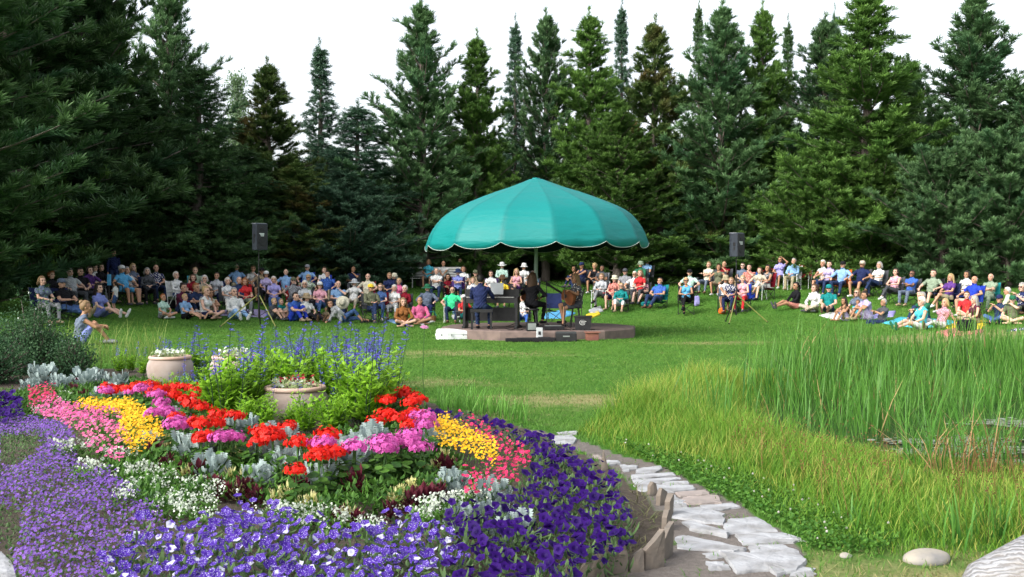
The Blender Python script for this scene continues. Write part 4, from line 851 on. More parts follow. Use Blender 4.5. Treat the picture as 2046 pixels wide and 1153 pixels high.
# salvia ------------------------------------------------------------------
limeg = leafm('salvia_leaf', (.06, .18, .008), (.27, .50, .035), .4, .5, (.16, .34, .02), 2, .15); blue = leafm('salvia_blue', (.05, .045, .36), (.16, .14, .66), .35, .6, (.10, .07, .50), 6)
darkst = leafm('salvia_stem', (.03, .06, .03), (.05, .09, .05), .1)
def salvia_mesh(seed, spikes=3):
    g = np.random.default_rng(seed); st = MB(); lv = MB(); sp = []; V, Fc, va = LEAF
    for s_ in range(8):
        a = g.uniform(0, 6.28); r = g.uniform(.03, .20); bx, by = math.cos(a) * r, math.sin(a) * r; hh = g.uniform(.30, .58); tall = s_ < spikes
        H_ = g.uniform(.62, 1.04) if tall else hh; lx, ly = bx * 1.4 + g.normal(0, .05), by * 1.4 + g.normal(0, .05)
        st.tube([(bx * .3, by * .3, 0), (bx, by, hh * .6), (lx, ly, H_)], [.005, .004, .0025], 0, 4)
        z = .08
        while z < hh:
            u = z / H_; c = np.array([lx * u, ly * u, z]); n = 4; lv.inst(V, Fc, outfr(n, .45, g), np.tile(c, (n, 1)) + g.normal(0, .02, (n, 3)), 0, g.uniform(.07, .135, n) * (1.15 - .55 * z / hh), g.uniform(-.3, .2) + .45 * z / hh + g.uniform(-.2, .2, n), va); z += .045
        if tall:
            fl = MB(); z = H_ * g.uniform(.62, .74)
            while z < H_:
                u = z / H_; c = np.array([lx * u, ly * u, z]); n = int(g.integers(2, 6)); V2 = np.array([[0, 0, 0], [.12, .4, .05], [.22, .9, .16], [0, 1, .2], [-.22, .9, .16], [-.12, .4, .05]])
                fl.inst(V2, [[0, 1, 5], [1, 2, 4], [1, 4, 5], [2, 3, 4]], outfr(n, .5, g), np.tile(c, (n, 1)), 0, g.uniform(.038, .064, n) * (1.3 - .7 * (z / H_ - .62) / .38), g.uniform(-.2, .4, n), [0, .3, 1, 1, 1, .3]); z += g.uniform(.018, .05)
            sp.append(fl.mesh('flower_spike', [blue]))
    return st.mesh('stems', [darkst]), lv.mesh('foliage', [limeg]), sp
SV = [salvia_mesh(90 + i, 1 + i % 3) for i in range(9)]; SVl = [salvia_mesh(120 + i, 1 if i == 0 else 0) for i in range(4)]
URNS = [(590, 10.9, .335), (468, 14.0, .33), (340, 14.8, .33)]
SREG = [PX(a, b) for a, b in [(430, 912), (760, 905), (772, 860), (768, 790), (740, 770), (520, 755), (330, 765), (325, 780), (400, 830), (385, 860)]]
xs, ys = scat(SREG, 14, 1, 61); k = 0
for x, y in zip(xs, ys):
    if any(math.hypot(x - AT(p, D), y - D) < r + .12 for p, D, r in URNS): continue
    if abs(x - AT(468, 13.4)) < .42 and y > 12.3: continue
    front = abs(x - AT(590, 10.9)) < .42 and y < 10.9 or y < 9.95
    a, b, c = (SVl if front else SV)[int(rng.integers(4 if front else 9))]; k += 1
    s = (.66 if front else 1.08) * rng.uniform(.85, 1.15)
    if not front and y > 12.6: s *= .80
    if (abs(x - AT(468, 13)) < .45 or abs(x - AT(345, 13.5)) < .4) and y > 11.0: s *= .62
    if abs(x - AT(590, 10)) < .34 and 9.9 < y < 10.9: s *= .62
    o = empty('salvia_plant', (x, y, tz(x, y)), rng.uniform(0, 6), s)
    obj('stems', a, o); obj('foliage', b, o)
    for q in c: obj('flower_spike', q, o)
    tag(o, 'tall salvia with lime green leaves and blue spikes around the urns' if not front else 'low leafy green salvia at the front of the urn planting', 'salvia', 'tall salvias around the urns' if not front else 'low leafy salvias before the urns')
for px, py in [(240, 745), (262, 742), (285, 750), (775, 768)]:
    x, y = PX(px, py); o = empty('salvia_plant', (x, y, tz(x, y)), 1, .62 if px < 700 else .8)
    a, b, c = SV[k % 5]; k += 1; obj('stems', a, o); obj('foliage', b, o); [obj('flower_spike', q, o) for q in c]; addp(o, px, py, 'stray blue salvia apart from the main clump', 'stray salvias', 'salvia')
for px, py in [(305, 792), (335, 797), (372, 795), (435, 812), (470, 818), (508, 812), (400, 800)]:
    x, y = PX(px, py); o = empty('salvia_plant', (x, y, tz(x, y)), rng.uniform(0, 6), .50); a, b, c = SVl[k % 4]; k += 1
    obj('stems', a, o); obj('foliage', b, o); [obj('flower_spike', q, o) for q in c]; addp(o, px, py, 'low leafy salvia before the rear urns', 'low salvias before the rear urns', 'salvia')
# one cosmos on a long stem
x, y = AT(848, 12), 12.0; o = empty('cosmos_flower', (x, y, tz(x, y))); tag(o, 'single pink cosmos on a tall thin stem in front of the lawn', 'flower')
MB().tube([(.02, 0, 0), (-.02, 0, .4), (0, 0, .93)], .004, 0, 5).build('stem', [stemm], o)
V, Fc, va = disc(8, .7, -.1); mb = MB()
for i in range(2): mb.inst(V, Fc, frames(np.array([[.1, -.3, 1 - .1 * i]])), np.array([[0, 0, .94 + .01 * i]]), 0, .055 - .01 * i, 0, va)
mb.build('bloom', [leafm('cosmos_pink', (.6, .2, .42), (.75, .36, .6), .4)], o)
# urns ----------------------------------------------------------------------
urn_m = pbr('terracotta_urn', (.25, .195, .165), (.34, .30, .275), 3.0, .75, .25, 20, detail=5)
def urn(px, D, lab, rw=.335, h=.50, plants=0):
    x = AT(px, D); zb = tz(x, D) - (.17 if px == 590 else -.06 if px == 468 else .0); o = empty('urn', (x, D, zb)); tag(o, lab, 'urn', 'terracotta urns in the flower bed')
    k = rw / .335
    MB().lathe([(0, .01), (.19, 0), (.22, .03), (.28, .14), (.325, .25), (.335, .33), (.325, .40), (.292, .455), (.27, .472), (.262, .455), (.25, .42), (.0, .41)], 0, 40, sx=k, sy=k).build('body', [urn_m], o, True)
    MB().lathe([(.272, .462), (.298, .462), (.309, .476), (.309, .492), (.298, .506), (.272, .506), (.258, .49)], 0, 40, sx=k, sy=k).build('rim', [pbr('urn_rim', (.42, .27, .20), (.5, .37, .30), 4, .75)], o, True)
    MB().lathe([(0, .45), (.262, .455)], 0, 24).build('potting_soil', [pbr('potting_soil', (.05, .04, .03), None, 20, .95)], o)
    g = np.random.default_rng(int(px)); n = 260; a = g.uniform(0, 6.28, n); r = .25 * np.sqrt(g.uniform(0, 1, n)); V, Fc, va = LEAF
    q = empty('potted_foliage', (x, D, zb + .47)); tag(q, lab.replace('terracotta urn', 'cream green foliage in the urn').replace('squat ', ''), 'potted plant', 'plants growing in the urns')
    MB().inst(V, Fc, outfr(n, .9, g), np.stack([np.cos(a) * r, np.sin(a) * r, g.uniform(-.02, .09, n)], 1), 0, g.uniform(.03, .06, n), g.uniform(0, .8, n), va).build('foliage', [leafm('urn_leaf', (.12, .2, .05), (.42, .50, .25), .35)], q)
    n = 34; a = g.uniform(0, 6.28, n); r = .2 * np.sqrt(g.uniform(0, 1, n)); V, Fc, va = P5
    MB().inst(V, Fc, frames(rdir(n, .4)), np.stack([np.cos(a) * r, np.sin(a) * r, g.uniform(.06, .14, n)], 1), 0, g.uniform(.015, .025, n), 0, va).build('bloom', [leafm('dark_red_bloom', (.2, .01, .02), (.4, .03, .05), .3) if px == 590 else whitem], q)
    n = 22; a = g.uniform(0, 6.28, n); MB().inst(V, Fc, frames(rdir(n, .4)), np.stack([np.cos(a) * .17, np.sin(a) * .2 - .05, g.uniform(.05, .12, n)], 1), 0, g.uniform(.015, .025, n), 0, va).build('white_bloom', [whitem], q)
urn(590, 10.9, 'squat terracotta urn nearest to the camera, among lime green leaves')
urn(468, 14.0, 'squat terracotta urn in the middle behind the blue flower spikes', .31)
urn(340, 14.8, 'squat terracotta urn farthest left and farthest back', .31)
# labels that count from the left within each kind
from collections import defaultdict
_by = defaultdict(list)
for r_ in BEDOBJ: _by[(r_[3], r_[4])].append(r_)
for (base, grp), L in _by.items():
    L.sort(key=lambda q: q[1] + .001 * q[2])
    for i, (o, px, py, b, g_, cat) in enumerate(L):
        side = 'beside the lilac carpet' if px < 250 else 'left of the salvias' if px < 440 else 'before the salvias' if px < 760 else 'right of the salvias'
        tag(o, f'{base} {side}, {ORD(i)} from the left', cat, grp)
# ================================================================ STAGE
black = pbr('black_plastic', (.012, .012, .014), (.02, .02, .022), 10, .45); steel = pbr('grey_steel', (.32, .34, .33), (.26, .28, .27), 5, .4, metal=.6)
white_p = pbr('white_plastic', (.72, .74, .74), (.62, .64, .64), 4, .4)
def stage():
    m = pbr('stage_concrete', (.17, .125, .11), (.12, .09, .082), 5, .9, .4, 30, detail=6)
    mb = MB(); n = 12; Rr = 2.62
    an = (np.arange(n) + .5) * 2 * PI / n
    mb.lathe([(0, -.3)] + [(Rr, -.3), (Rr, .20), (Rr - .03, .23), (0, .231)], 0, n)
    o = mb.build('stage_platform', [m]); o.location = (STAGE[0] - .02, STAGE[1], 0); o.rotation_euler = (0, 0, .12)
    tag(o, 'low round reddish concrete stage under the teal canopy', 'stage')
stage(); SZ = .232
def canopy():
    o = empty('canopy', (.64, STAGE[1] - .1, SZ)); tag(o, 'large round teal canopy with scalloped edge on one green pole over the stage', 'canopy')
    m, t, out = _new('teal_cloth'); p = t.nodes.new('ShaderNodeBsdfPrincipled'); p.inputs['Roughness'].default_value = .55; p.inputs['Specular IOR Level'].default_value = .3
    col = _mix(t, _attr(t).outputs['Fac'], (.0, .165, .160), (.0, .135, .132)); t.links.new(col, p.inputs['Base Color']); pass
    t.links.new(_bump(t, _noise(t, 1.6, 3, .5, sc3=(1, 1, 5)), .35, .08), p.inputs['Normal'])
    tl = t.nodes.new('ShaderNodeBsdfTranslucent'); tl.inputs[0].default_value = (.0, .2, .19, 1); mx = t.nodes.new('ShaderNodeMixShader'); mx.inputs[0].default_value = .0
    t.links.new(p.outputs[0], mx.inputs[1]); t.links.new(tl.outputs[0], mx.inputs[2]); t.links.new(mx.outputs[0], out.inputs[0])
    NP, S = 14, 12; R0 = 2.98; zt, zb = 3.93, 2.06; ph = R(-90 + 8)
    pr = [(0, 0), (.06, .012), (.12, .05), (.25, .128), (.38, .193), (.5, .262), (.62, .337), (.72, .405), (.79, .465), (.85, .535), (.90, .625), (.94, .715), (.968, .805), (.986, .89), (1.0, 1.0)]
    an = ph + np.arange(NP * S) * 2 * PI / (NP * S); V = []; va = []; N = NP * S
    for k_, (r, d) in enumerate(pr):
        for i, a in enumerate(an):
            u = (i % S) / S; bow = 4 * u * (1 - u)
            rr = R0 * r * (1 - .028 * bow * min(1, r * 2)); dz = 0.03 * bow * r
            z = zt - (zt - zb) * d - dz * .6
            if k_ == len(pr) - 1: e = abs(2 * u - 1); z = zb + .11 * e ** 3 - .035 * (1 - e ** 2)
            wr = .03 * math.sin(z * 17 + a * 9 + 2 * math.sin(a * 5)) * sstep(.6, .9, r) * bow
            z += .045 * math.cos(a - PI) * r * -1.0
            V.append([(rr + wr) * math.cos(a), (rr + wr) * math.sin(a), z]); va.append(1.0 if u == 0 and k_ > 0 else 0)
    Fc = [[k_ * N + i, k_ * N + (i + 1) % N, (k_ + 1) * N + (i + 1) % N, (k_ + 1) * N + i] for k_ in range(len(pr) - 1) for i in range(N)]
    cl = MB().add(V, Fc, 0, va).build('canopy_cloth', [pbr('canopy_underside', (.0, .018, .02), None, 5, .9), m], o, True)  # inner face of the cloth in a much darker teal than the outer
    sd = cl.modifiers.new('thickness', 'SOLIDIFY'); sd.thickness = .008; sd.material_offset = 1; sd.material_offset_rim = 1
    rim = np.array(V[-N:]); rim = np.concatenate([rim, rim[:1]]); mb = MB(); mb.tube(rim * np.array([1.004, 1.004, 1]), .0065, 0, 6, cap=False); mb.build('edge_piping', [pbr('piping', (.42, .47, .44), None, 5, .7)], o)
    for i in range(NP):
        a = ph + i * 2 * PI / NP; pts = [[R0 * r * .985 * math.cos(a), R0 * r * .985 * math.sin(a), zt - (zt - zb) * d - .04 + .045 * math.cos(a) * r] for r, d in pr[1:14]]
        MB().tube(pts, .014, 0, 5).build('rib', [pbr('rib_metal', (.1, .11, .11), None, 5, .5)], o)
    pole = pbr('pole_green', (.26, .35, .31), (.2, .29, .25), 3, .45)
    MB().tube([(0, 0, 0), (0, 0, zt - .06)], .05, 0, 16).build('pole', [pole], o, True)
    MB().lathe([(0, zt + .035), (.10, zt + .02), (.13, zt - .02), (.05, zt - .03)], 0, 16).build('cap', [m], o, True)
    MB().tube([(0, 0, zt - .42), (0, 0, zt - .30)], .12, 0, 14).build('hub', [pole], o)
canopy()
def fbox(mb, c, d, b=.008, **k): mb.box(c, d, **k)
def speaker(px, D, top, bot, w, dep, face, lab, stl, legs, poleb):
    """loudspeaker on a tripod: the cabinet and the stand are two things"""
    x = AT(px, D); zt = CH + (YH - top) / F * D; zb = CH + (YH - bot) / F * D; z0 = tz(x, D); h = zt - zb
    s = empty('loudspeaker', (x, D, zb), face); tag(s, lab, 'loudspeaker', 'loudspeakers on tripods')
    cab = pbr('speaker_cabinet', (.03, .038, .05), (.022, .026, .036), 6, .6, .2, 60); grille = pbr('speaker_grille', (.012, .012, .016), (.03, .03, .035), 60, .5)
    # cabinet: front at -y, narrower at the back
    V = [[-w / 2, -dep / 2, 0], [w / 2, -dep / 2, 0], [w / 2, dep * .1, 0], [w * .28, dep / 2, 0], [-w * .28, dep / 2, 0], [-w / 2, dep * .1, 0]]
    V = V + [[a, b, h] for a, b, c in V]; Fc = [[i, (i + 1) % 6, 6 + (i + 1) % 6, 6 + i] for i in range(6)] + [[5, 4, 3, 2], [5, 2, 1, 0], [8, 9, 10, 11], [6, 7, 8, 11]]
    cb = MB().add(V, Fc).build('cabinet', [cab], s); bv = cb.modifiers.new('edge', 'BEVEL'); bv.width = .012; bv.segments = 2
    MB().box((0, -dep / 2 - .008, h / 2), (w * .88, .012, h * .92)).build('grille', [grille], s)
    mb = MB(); mb.tube([(0, -dep / 2 - .013, h * .34), (0, -dep / 2 - .03, h * .34)], w * .34, 0, 24); mb.build('woofer', [black], s)
    MB().tube([(0, -dep / 2 - .013, h * .78), (0, -dep / 2 - .03, h * .78)], w * .16, 0, 16).build('tweeter', [black], s)
    for sx in (-1, 1):
        MB().box((sx * (w / 2 + .003), -dep * .18, h * .52), (.012, dep * .22, h * .16)).build('handle', [black], s)
        MB().box((sx * (w / 2 + .003), -dep * .18, h * .34), (.012, dep * .16, h * .12)).build('side_recess', [black], s)
    MB().box((0, dep * .0, h + .006), (w * .96, dep * .7, .012)).build('top_panel', [pbr('grey_top', (.30, .32, .36), None, 5, .5)], s)
    # the little badge
    mb = MB()
    for k_ in range(3): mb.box((-w * .05 + .01 * k_, -dep / 2 - .0165, h * .62 - .035 * k_), (.17 - .03 * k_, .003, .02))
    mb.build('badge', [pbr('badge_white', (.6, .65, .65), None, 5, .5)], s)
    t = empty('speaker_stand', (x, D, z0)); tag(t, stl, 'speaker stand', 'tripod speaker stands')
    hubz = CH + (YH - poleb) / F * D - z0
    MB().tube([(0, 0, .25), (0, 0, hubz + .5)], .024, 0, 10).build('lower_pole', [black], t, True)
    MB().tube([(0, 0, hubz + .5), (0, 0, zb - z0)], .017, 0, 10).build('upper_pole', [black], t, True)
    MB().tube([(0, 0, hubz + .46), (0, 0, hubz + .55)], .036, 0, 10).build('collar', [black], t)
    MB().tube([(0, 0, hubz - .05), (0, 0, hubz + .06)], .05, 0, 10).build('hub', [black], t)
    MB().tube([(.03, -.02, hubz + .5), (.10, -.03, hubz + .5)], .015, 0, 8).build('knob', [black], t)
    yl = pbr('lit_leg', (.22, .23, .06), (.16, .17, .05), 8, .5)  # yellowish light on the dark legs, put into their base colour
    for lx, ly in legs:
        fx, fy = AT(lx, D + ly) - x, ly; fz = tz(x + fx, D + fy) - z0
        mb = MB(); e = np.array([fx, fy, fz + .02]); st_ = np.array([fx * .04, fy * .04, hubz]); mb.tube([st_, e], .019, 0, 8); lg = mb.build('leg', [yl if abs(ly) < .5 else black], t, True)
        MB().tube([e + (0, 0, 0), e * 1.03 + (0, 0, -.01)], .028, 0, 8).build('rubber_foot', [black], lg)
        MB().tube([(0, 0, .32), (st_ + (e - st_) * .5)], .009, 0, 6).build('brace', [black], t)
    return s
speaker(517, 33.0, 447, 500, .40, .38, R(45), 'black loudspeaker with white badge raised on a tripod at left', 'black tripod stand under the left loudspeaker with lit yellowish legs', [(441, -.15), (551, -.9 + .5), (520, .9)], 590)
speaker(1471, 34.5, 466, 513, .37, .38, R(40), 'grey black loudspeaker raised on a tripod at right', 'dark red and black tripod stand under the right loudspeaker', [(1457, -.45), (1533, -.1), (1450, .75)], 590)
def bench(px, D, w, face, lab):
    x = AT(px, D); o = empty('park_bench', (x, D, tz(x, D)), face); tag(o, lab, 'bench', 'slatted park benches')
    m = pbr('painted_slats', (.50, .51, .48), (.42, .42, .40), 6, .7)
    for nm, lst in (('seat', [(0, -.36 + .11 * i, .44, 0) for i in range(4)]), ('backrest', [(0, .08 + .03 * i, .56 + .115 * i, 0) for i in range(4)])):
        mb = MB()
        for c in lst: mb.box(c[:3], (w, .085, .03) if nm == 'seat' else (w, .03, .09), rx=0 if nm == 'seat' else -.25)
        mb.build(nm, [m], o)
    for sx in (-1, 1):
        MB().tube([(sx * (w / 2 - .1), -.36, 0), (sx * (w / 2 - .1), -.34, .42)], .025, 0, 6).build('leg', [m], o); MB().tube([(sx * (w / 2 - .1), .12, 0), (sx * (w / 2 - .1), .02, .42), (sx * (w / 2 - .1), .17, .92)], .025, 0, 6).build('leg', [m], o)
        MB().box((sx * (w / 2 - .1), -.14, .63), (.05, .48, .035)).build('armrest', [m], o)
bench(872, 49.5, 2.4, R(6), 'long grey slatted bench under the great open pine with three listeners')
bench(1592, 46.5, 1.9, R(-18), 'white slatted bench at right behind the man in light blue shirt and khaki trousers')
def piano():
    x, y = AT(982, 28.0), 28.0; o = empty('digital_piano', (x, y, SZ)); tag(o, 'black upright digital piano with open music desk at the left of the stage', 'piano')
    w = 1.42
    for sx in (-1, 1):
        MB().box((sx * (w / 2 - .03), .0, .40), (.06, .46, .80)).build('side_panel', [black], o)
        MB().box((sx * (w / 2 - .03), -.06, .03), (.065, .60, .06)).build('foot', [black], o)
    MB().box((0, .0, .72), (w - .12, .42, .14)).build('keybed', [black], o)
    MB().box((0, .18, .88), (w, .12, .24)).build('top_panel', [black], o)
    mb = MB()
    for i in range(44): mb.box((-w / 2 + .10 + i * .028, -.13, .797), (.025, .14, .012))
    mb.build('white_keys', [pbr('ivory_keys', (.6, .6, .58), None, 4, .4)], o)
    mb = MB()
    for i in range(43):
        if i % 7 not in (2, 6): mb.box((-w / 2 + .114 + i * .028, -.10, .81), (.012, .09, .014))
    mb.build('black_keys', [black], o)
    MB().box((0, .10, .35), (w - .12, .03, .35)).build('knee_panel', [black], o)
    MB().box((.16, -.24 + .12, 1.02), (.34, .015, .30), rx=-.2).build('music_desk', [pbr('grey_sheet', (.36, .39, .42), None, 3, .6)], o)
    o.rotation_euler = (0, 0, R(-8))
    s = empty('piano_stool', (AT(962, 27.3), 27.3, SZ)); tag(s, 'black padded stool under the pianist', 'stool')
    MB().box((0, 0, .47), (.56, .34, .08)).build('seat', [black], s)
    for a in (-1, 1):
        for b in (-1, 1): MB().box((a * .24, b * .13, .215), (.045, .045, .43)).build('leg', [black], s)
piano()
def stool(px, D, h, lab):
    s = empty('stool', (AT(px, D), D, SZ)); tag(s, lab, 'stool'); MB().lathe([(0, h - .05), (.17, h - .05), (.18, h - .02), (.16, h), (0, h)], 0, 18).build('seat', [black], s, True)
    for i in range(4): a = i * PI / 2 + .6; MB().tube([(.1 * math.cos(a), .1 * math.sin(a), h - .05), (.2 * math.cos(a), .2 * math.sin(a), 0)], .014, 0, 6).build('leg', [black], s)
stool(1150, 28.3, .55, 'black stool under the woman playing at the right of the stage')
stool(1064, 28.0, .50, 'black stool under the musician in black behind the pole')
def mic(px, D, h, lean, lab, boom=True):
    s = empty('microphone_stand', (AT(px, D), D, SZ)); tag(s, lab, 'microphone stand', 'microphone stands on the stage')
    MB().tube([(0, 0, .02), (0, 0, h)], .011, 0, 6).build('pole', [black], s)
    for i in range(3): a = i * 2.09 + lean; MB().tube([(0, 0, .12), (.28 * math.cos(a), .28 * math.sin(a), .01)], .01, 0, 6).build('leg', [black], s)
    if boom:
        MB().tube([(-.18 * lean, 0, h - .08), (.45 * lean, -.02, h + .14)], .009, 0, 6).build('boom', [black], s); MB().ball((.48 * lean, -.02, h + .16), (.035, .03, .03)).build('microphone', [black], s)
mic(1128, 27.9, 1.05, -1, 'boom microphone stand in front of the right woman musician'); mic(1092, 28.0, 1.12, -.9, 'microphone stand right of the pole by the musician in black'); mic(1032, 28.2, 1.0, 1, 'low microphone stand between piano and pole'); 
def tablet():
    s = empty('tablet_stand', (AT(1162, 28.0), 28.0, SZ)); tag(s, 'thin stand holding a dark tilted tablet at the right of the stage', 'music stand')
    MB().tube([(0, 0, 0), (0, 0, .72)], .01, 0, 6).build('pole', [black], s); MB().box((.03, 0, .86), (.02, .24, .34), ry=.25).build('tablet', [black], s)
    for i in range(3): a = i * 2.09; MB().tube([(0, 0, .12), (.2 * math.cos(a), .2 * math.sin(a), .01)], .008, 0, 6).build('leg', [black], s)
tablet()
def stage_things():
    # crate with white handwriting
    x, y = AT(1165, 27.0), 27.0; o = empty('crate', (x, y, SZ), R(-4)); tag(o, 'black crate with white scribbled lettering at the right of the stage', 'crate')
    MB().box((0, 0, .16), (.38, .32, .32), taper=1.12).build('body', [black], o); MB().box((0, 0, .335), (.46, .39, .03)).build('rim', [black], o)
    mb = MB(); g = np.random.default_rng(2); an = np.linspace(.9, 5.6, 16)    # an unreadable hand-painted scrawl: two rows in a loop
    mb.tube(np.column_stack([-.01 + .075 * np.cos(an), np.full(16, -.172 - .0), .19 + .06 * np.sin(an)]), .005, 0, 4)
    for r_ in range(2):
        for q in range(5 - r_): mb.tube([(-.05 + q * .027, -.173, .20 - r_ * .035), (-.045 + q * .027, -.173, .225 - r_ * .035 + .004 * g.normal()), (-.035 + q * .027, -.173, .203 - r_ * .035), (-.03 + q * .027, -.173, .222 - r_ * .035)], .0045, 0, 4)
    mb.build('lettering', [pbr('chalk_white', (.75, .77, .75), None, 5, .8)], o)
    # cloth on the crate
    # cases
    o = empty('hard_case', (AT(906, 27.2), 27.2, tz(AT(906, 27.2), 27.2)), R(4)); tag(o, 'white hard instrument case lying on the grass left of the stage', 'instrument case')
    def shell(z0, z1, s):
        P = [(-.44, -.13), (-.36, -.20), (-.15, -.21), (.05, -.15), (.38, -.075), (.44, -.05), (.44, .05), (.38, .075), (.05, .15), (-.15, .21), (-.36, .20), (-.44, .13)]; n = 12; V = []
        for z, k_ in ((z0, 1), (z1 * .72 + z0 * .28, 1), (z1, s)):
            V += [[a * k_ - (.03 if k_ < 1 else 0), b * k_, z + (.05 * (1 - (a + .2) ** 2 * 4) if k_ < 1 else 0) * .6] for a, b in P]
        V.append([-.05, 0, z1 + .03]); V.append([0, 0, z0])
        return V, [[k_ * n + i, k_ * n + (i + 1) % n, (k_ + 1) * n + (i + 1) % n, (k_ + 1) * n + i] for k_ in range(2) for i in range(n)], [[2 * n + i, 2 * n + (i + 1) % n, 3 * n] for i in range(n)] + [[(i + 1) % n, i, 3 * n + 1] for i in range(n)]
    for nm, a, b, s in (('lower_shell', .01, .11, .98), ('lid', .125, .235, .86)):
        V, Q, T = shell(a, b, s); mb = MB(); mb.add(V, Q); mb.F.append(np.array(T)); mb.M.append(np.zeros(len(T), int)); mb.build(nm, [white_p], o, False)
    for lx in (-.3, -.05, .25): MB().box((lx, -.205 + .09 * max(0, lx + .05), .118), (.03, .02, .05)).build('latch', [steel], o)
    # low black gear in front of the stage
    def gear(nm, px, D, d, lab, cat, mat=black, z=0, rz=0, parts=()):
        xx = AT(px, D); zz = z if z else max(tz(xx, D), 0); q = empty(nm, (xx, D, zz), rz); tag(q, lab, cat)
        b = MB().box((0, 0, d[2] / 2), d).build('body', [mat], q); bv = b.modifiers.new('edge', 'BEVEL'); bv.width = .015; bv.segments = 2
        for pn, c, dd, pm in parts: MB().box(c, dd).build(pn, [pm], q)
    gear('equipment_case', 1131, 25.9, (.50, .34, .20), 'black equipment case leaning on the front of the stage', 'case', black, 0, 0, (('lid', (0, .02, .215), (.48, .36, .025), pbr('dark_lid', (.05, .055, .06), None, 5, .5)), ('handle', (0, -.18, .13), (.16, .02, .03), steel)))
    gear('gig_bag', 1040, 26.0, (.72, .26, .08), 'flat black gig bag on the grass before the stage', 'bag', pbr('black_cloth', (.008, .008, .01), None, 10, .9), 0, .05, (('strap', (.1, -.05, .09), (.4, .04, .02), black),))
    gear('gig_bag', 1088, 25.85, (.55, .24, .10), 'black cable bag between gig bag and equipment case', 'bag', pbr('black_cloth', (.008, .008, .01), None, 10, .9), 0, -.1, (('strap', (0, -.02, .11), (.3, .04, .02), black),))
    gear('power_box', 1078, 26.1, (.16, .14, .33), 'grey power box standing at the foot of the canopy pole', 'box', pbr('box_grey', (.40, .42, .43), None, 5, .5), 0, 0, (('socket', (0, -.075, .2), (.06, .01, .08), black), ('base_plate', (0, 0, .01), (.34, .2, .02), white_p)))
    gear('amplifier', 1062, 26.5, (.26, .2, .22), 'small black amplifier left of the power box', 'amplifier', black, SZ, .1, (('grille', (0, -.103, .11), (.2, .01, .16), steel),))
    gear('mixer', 1105, 27.0, (.5, .34, .10), 'low black mixer with cables on the stage beside the pole', 'mixer', black, SZ, .2, (('knob_strip', (0, -.05, .105), (.4, .05, .012), steel), ('fader_strip', (0, .06, .105), (.4, .05, .012), steel)))
    gear('wooden_step', 1183, 26.1, (.30, .22, .20), 'small reddish wooden step leaning on the stage edge', 'step', pbr('red_board', (.22, .09, .06), (.16, .06, .05), 5, .7), 0, .1, (('tread', (0, -.02, .21), (.36, .26, .025), pbr('red_board2', (.25, .11, .08), None, 5, .7)),))
    g = np.random.default_rng(4)
    for i, (a, b, lab) in enumerate(((1095, 1190, 'black cable looping across the stage floor to the crate'), (1010, 1075, 'black cable trailing over the stage edge near the stool'))):
        xs = np.linspace(AT(a, 26.6), AT(b, 26.6), 26); pts = np.column_stack([xs, 27.0 + .25 * np.sin(np.arange(26) * .9 + i), np.full(26, SZ + .012)])
        tag(MB().tube(pts, .011, 0, 5).build('cable', [black]), lab, 'cable')
stage_things()
# ================================================================ PEOPLE (bodies)
def ik(a, c, l1, l2, hint):
    a, c, hint = (np.array(q, float) for q in (a, c, hint)); d = c - a; L = np.linalg.norm(d); L2 = min(L, (l1 + l2) * .998); u = d / max(L, 1e-6); c = a + u * L2
    q = (l1 * l1 - l2 * l2 + L2 * L2) / (2 * L2); h = math.sqrt(max(0, l1 * l1 - q * q)); w = hint - u * hint.dot(u); w = w / max(np.linalg.norm(w), 1e-6)
    return a + u * q + w * h, c
def caps(mb, p0, p1, r0, r1, n=12, fl=1.0, axis=None):
    p0, p1 = np.array(p0, float), np.array(p1, float); d = nrm(p1 - p0); k = 4
    ts = [(-math.sin(t_), math.cos(t_)) for t_ in np.linspace(PI / 2 * .98, 0, k)]; pts = []; rr = []
    for a, b in ts: pts.append(p0 + d * a * r0); rr.append(max(b, .05) * r0)
    for a, b in reversed(ts): pts.append(p1 - d * a * r1); rr.append(max(b, .05) * r1)
    u = axis if axis is not None else (np.array([1., 0, 0]) if abs(d[0]) < .8 else np.array([0, 1., 0])); u = nrm(u - d * np.dot(u, d)); w = np.cross(d, u); an = np.arange(n) * 2 * PI / n
    V = np.concatenate([p + r * (np.cos(an)[:, None] * u + fl * np.sin(an)[:, None] * w) for p, r in zip(pts, rr)])
    K = len(pts); Fc = [[i * n + j, i * n + (j + 1) % n, (i + 1) * n + (j + 1) % n, (i + 1) * n + j] for i in range(K - 1) for j in range(n)]
    mb.add(V, Fc); mb.add(V[:n], [[j, j + 1, n - 1] if False else [0, j + 1, j] for j in range(1, n - 1)]); mb.add(V[-n:], [[0, j, j + 1] for j in range(1, n - 1)])
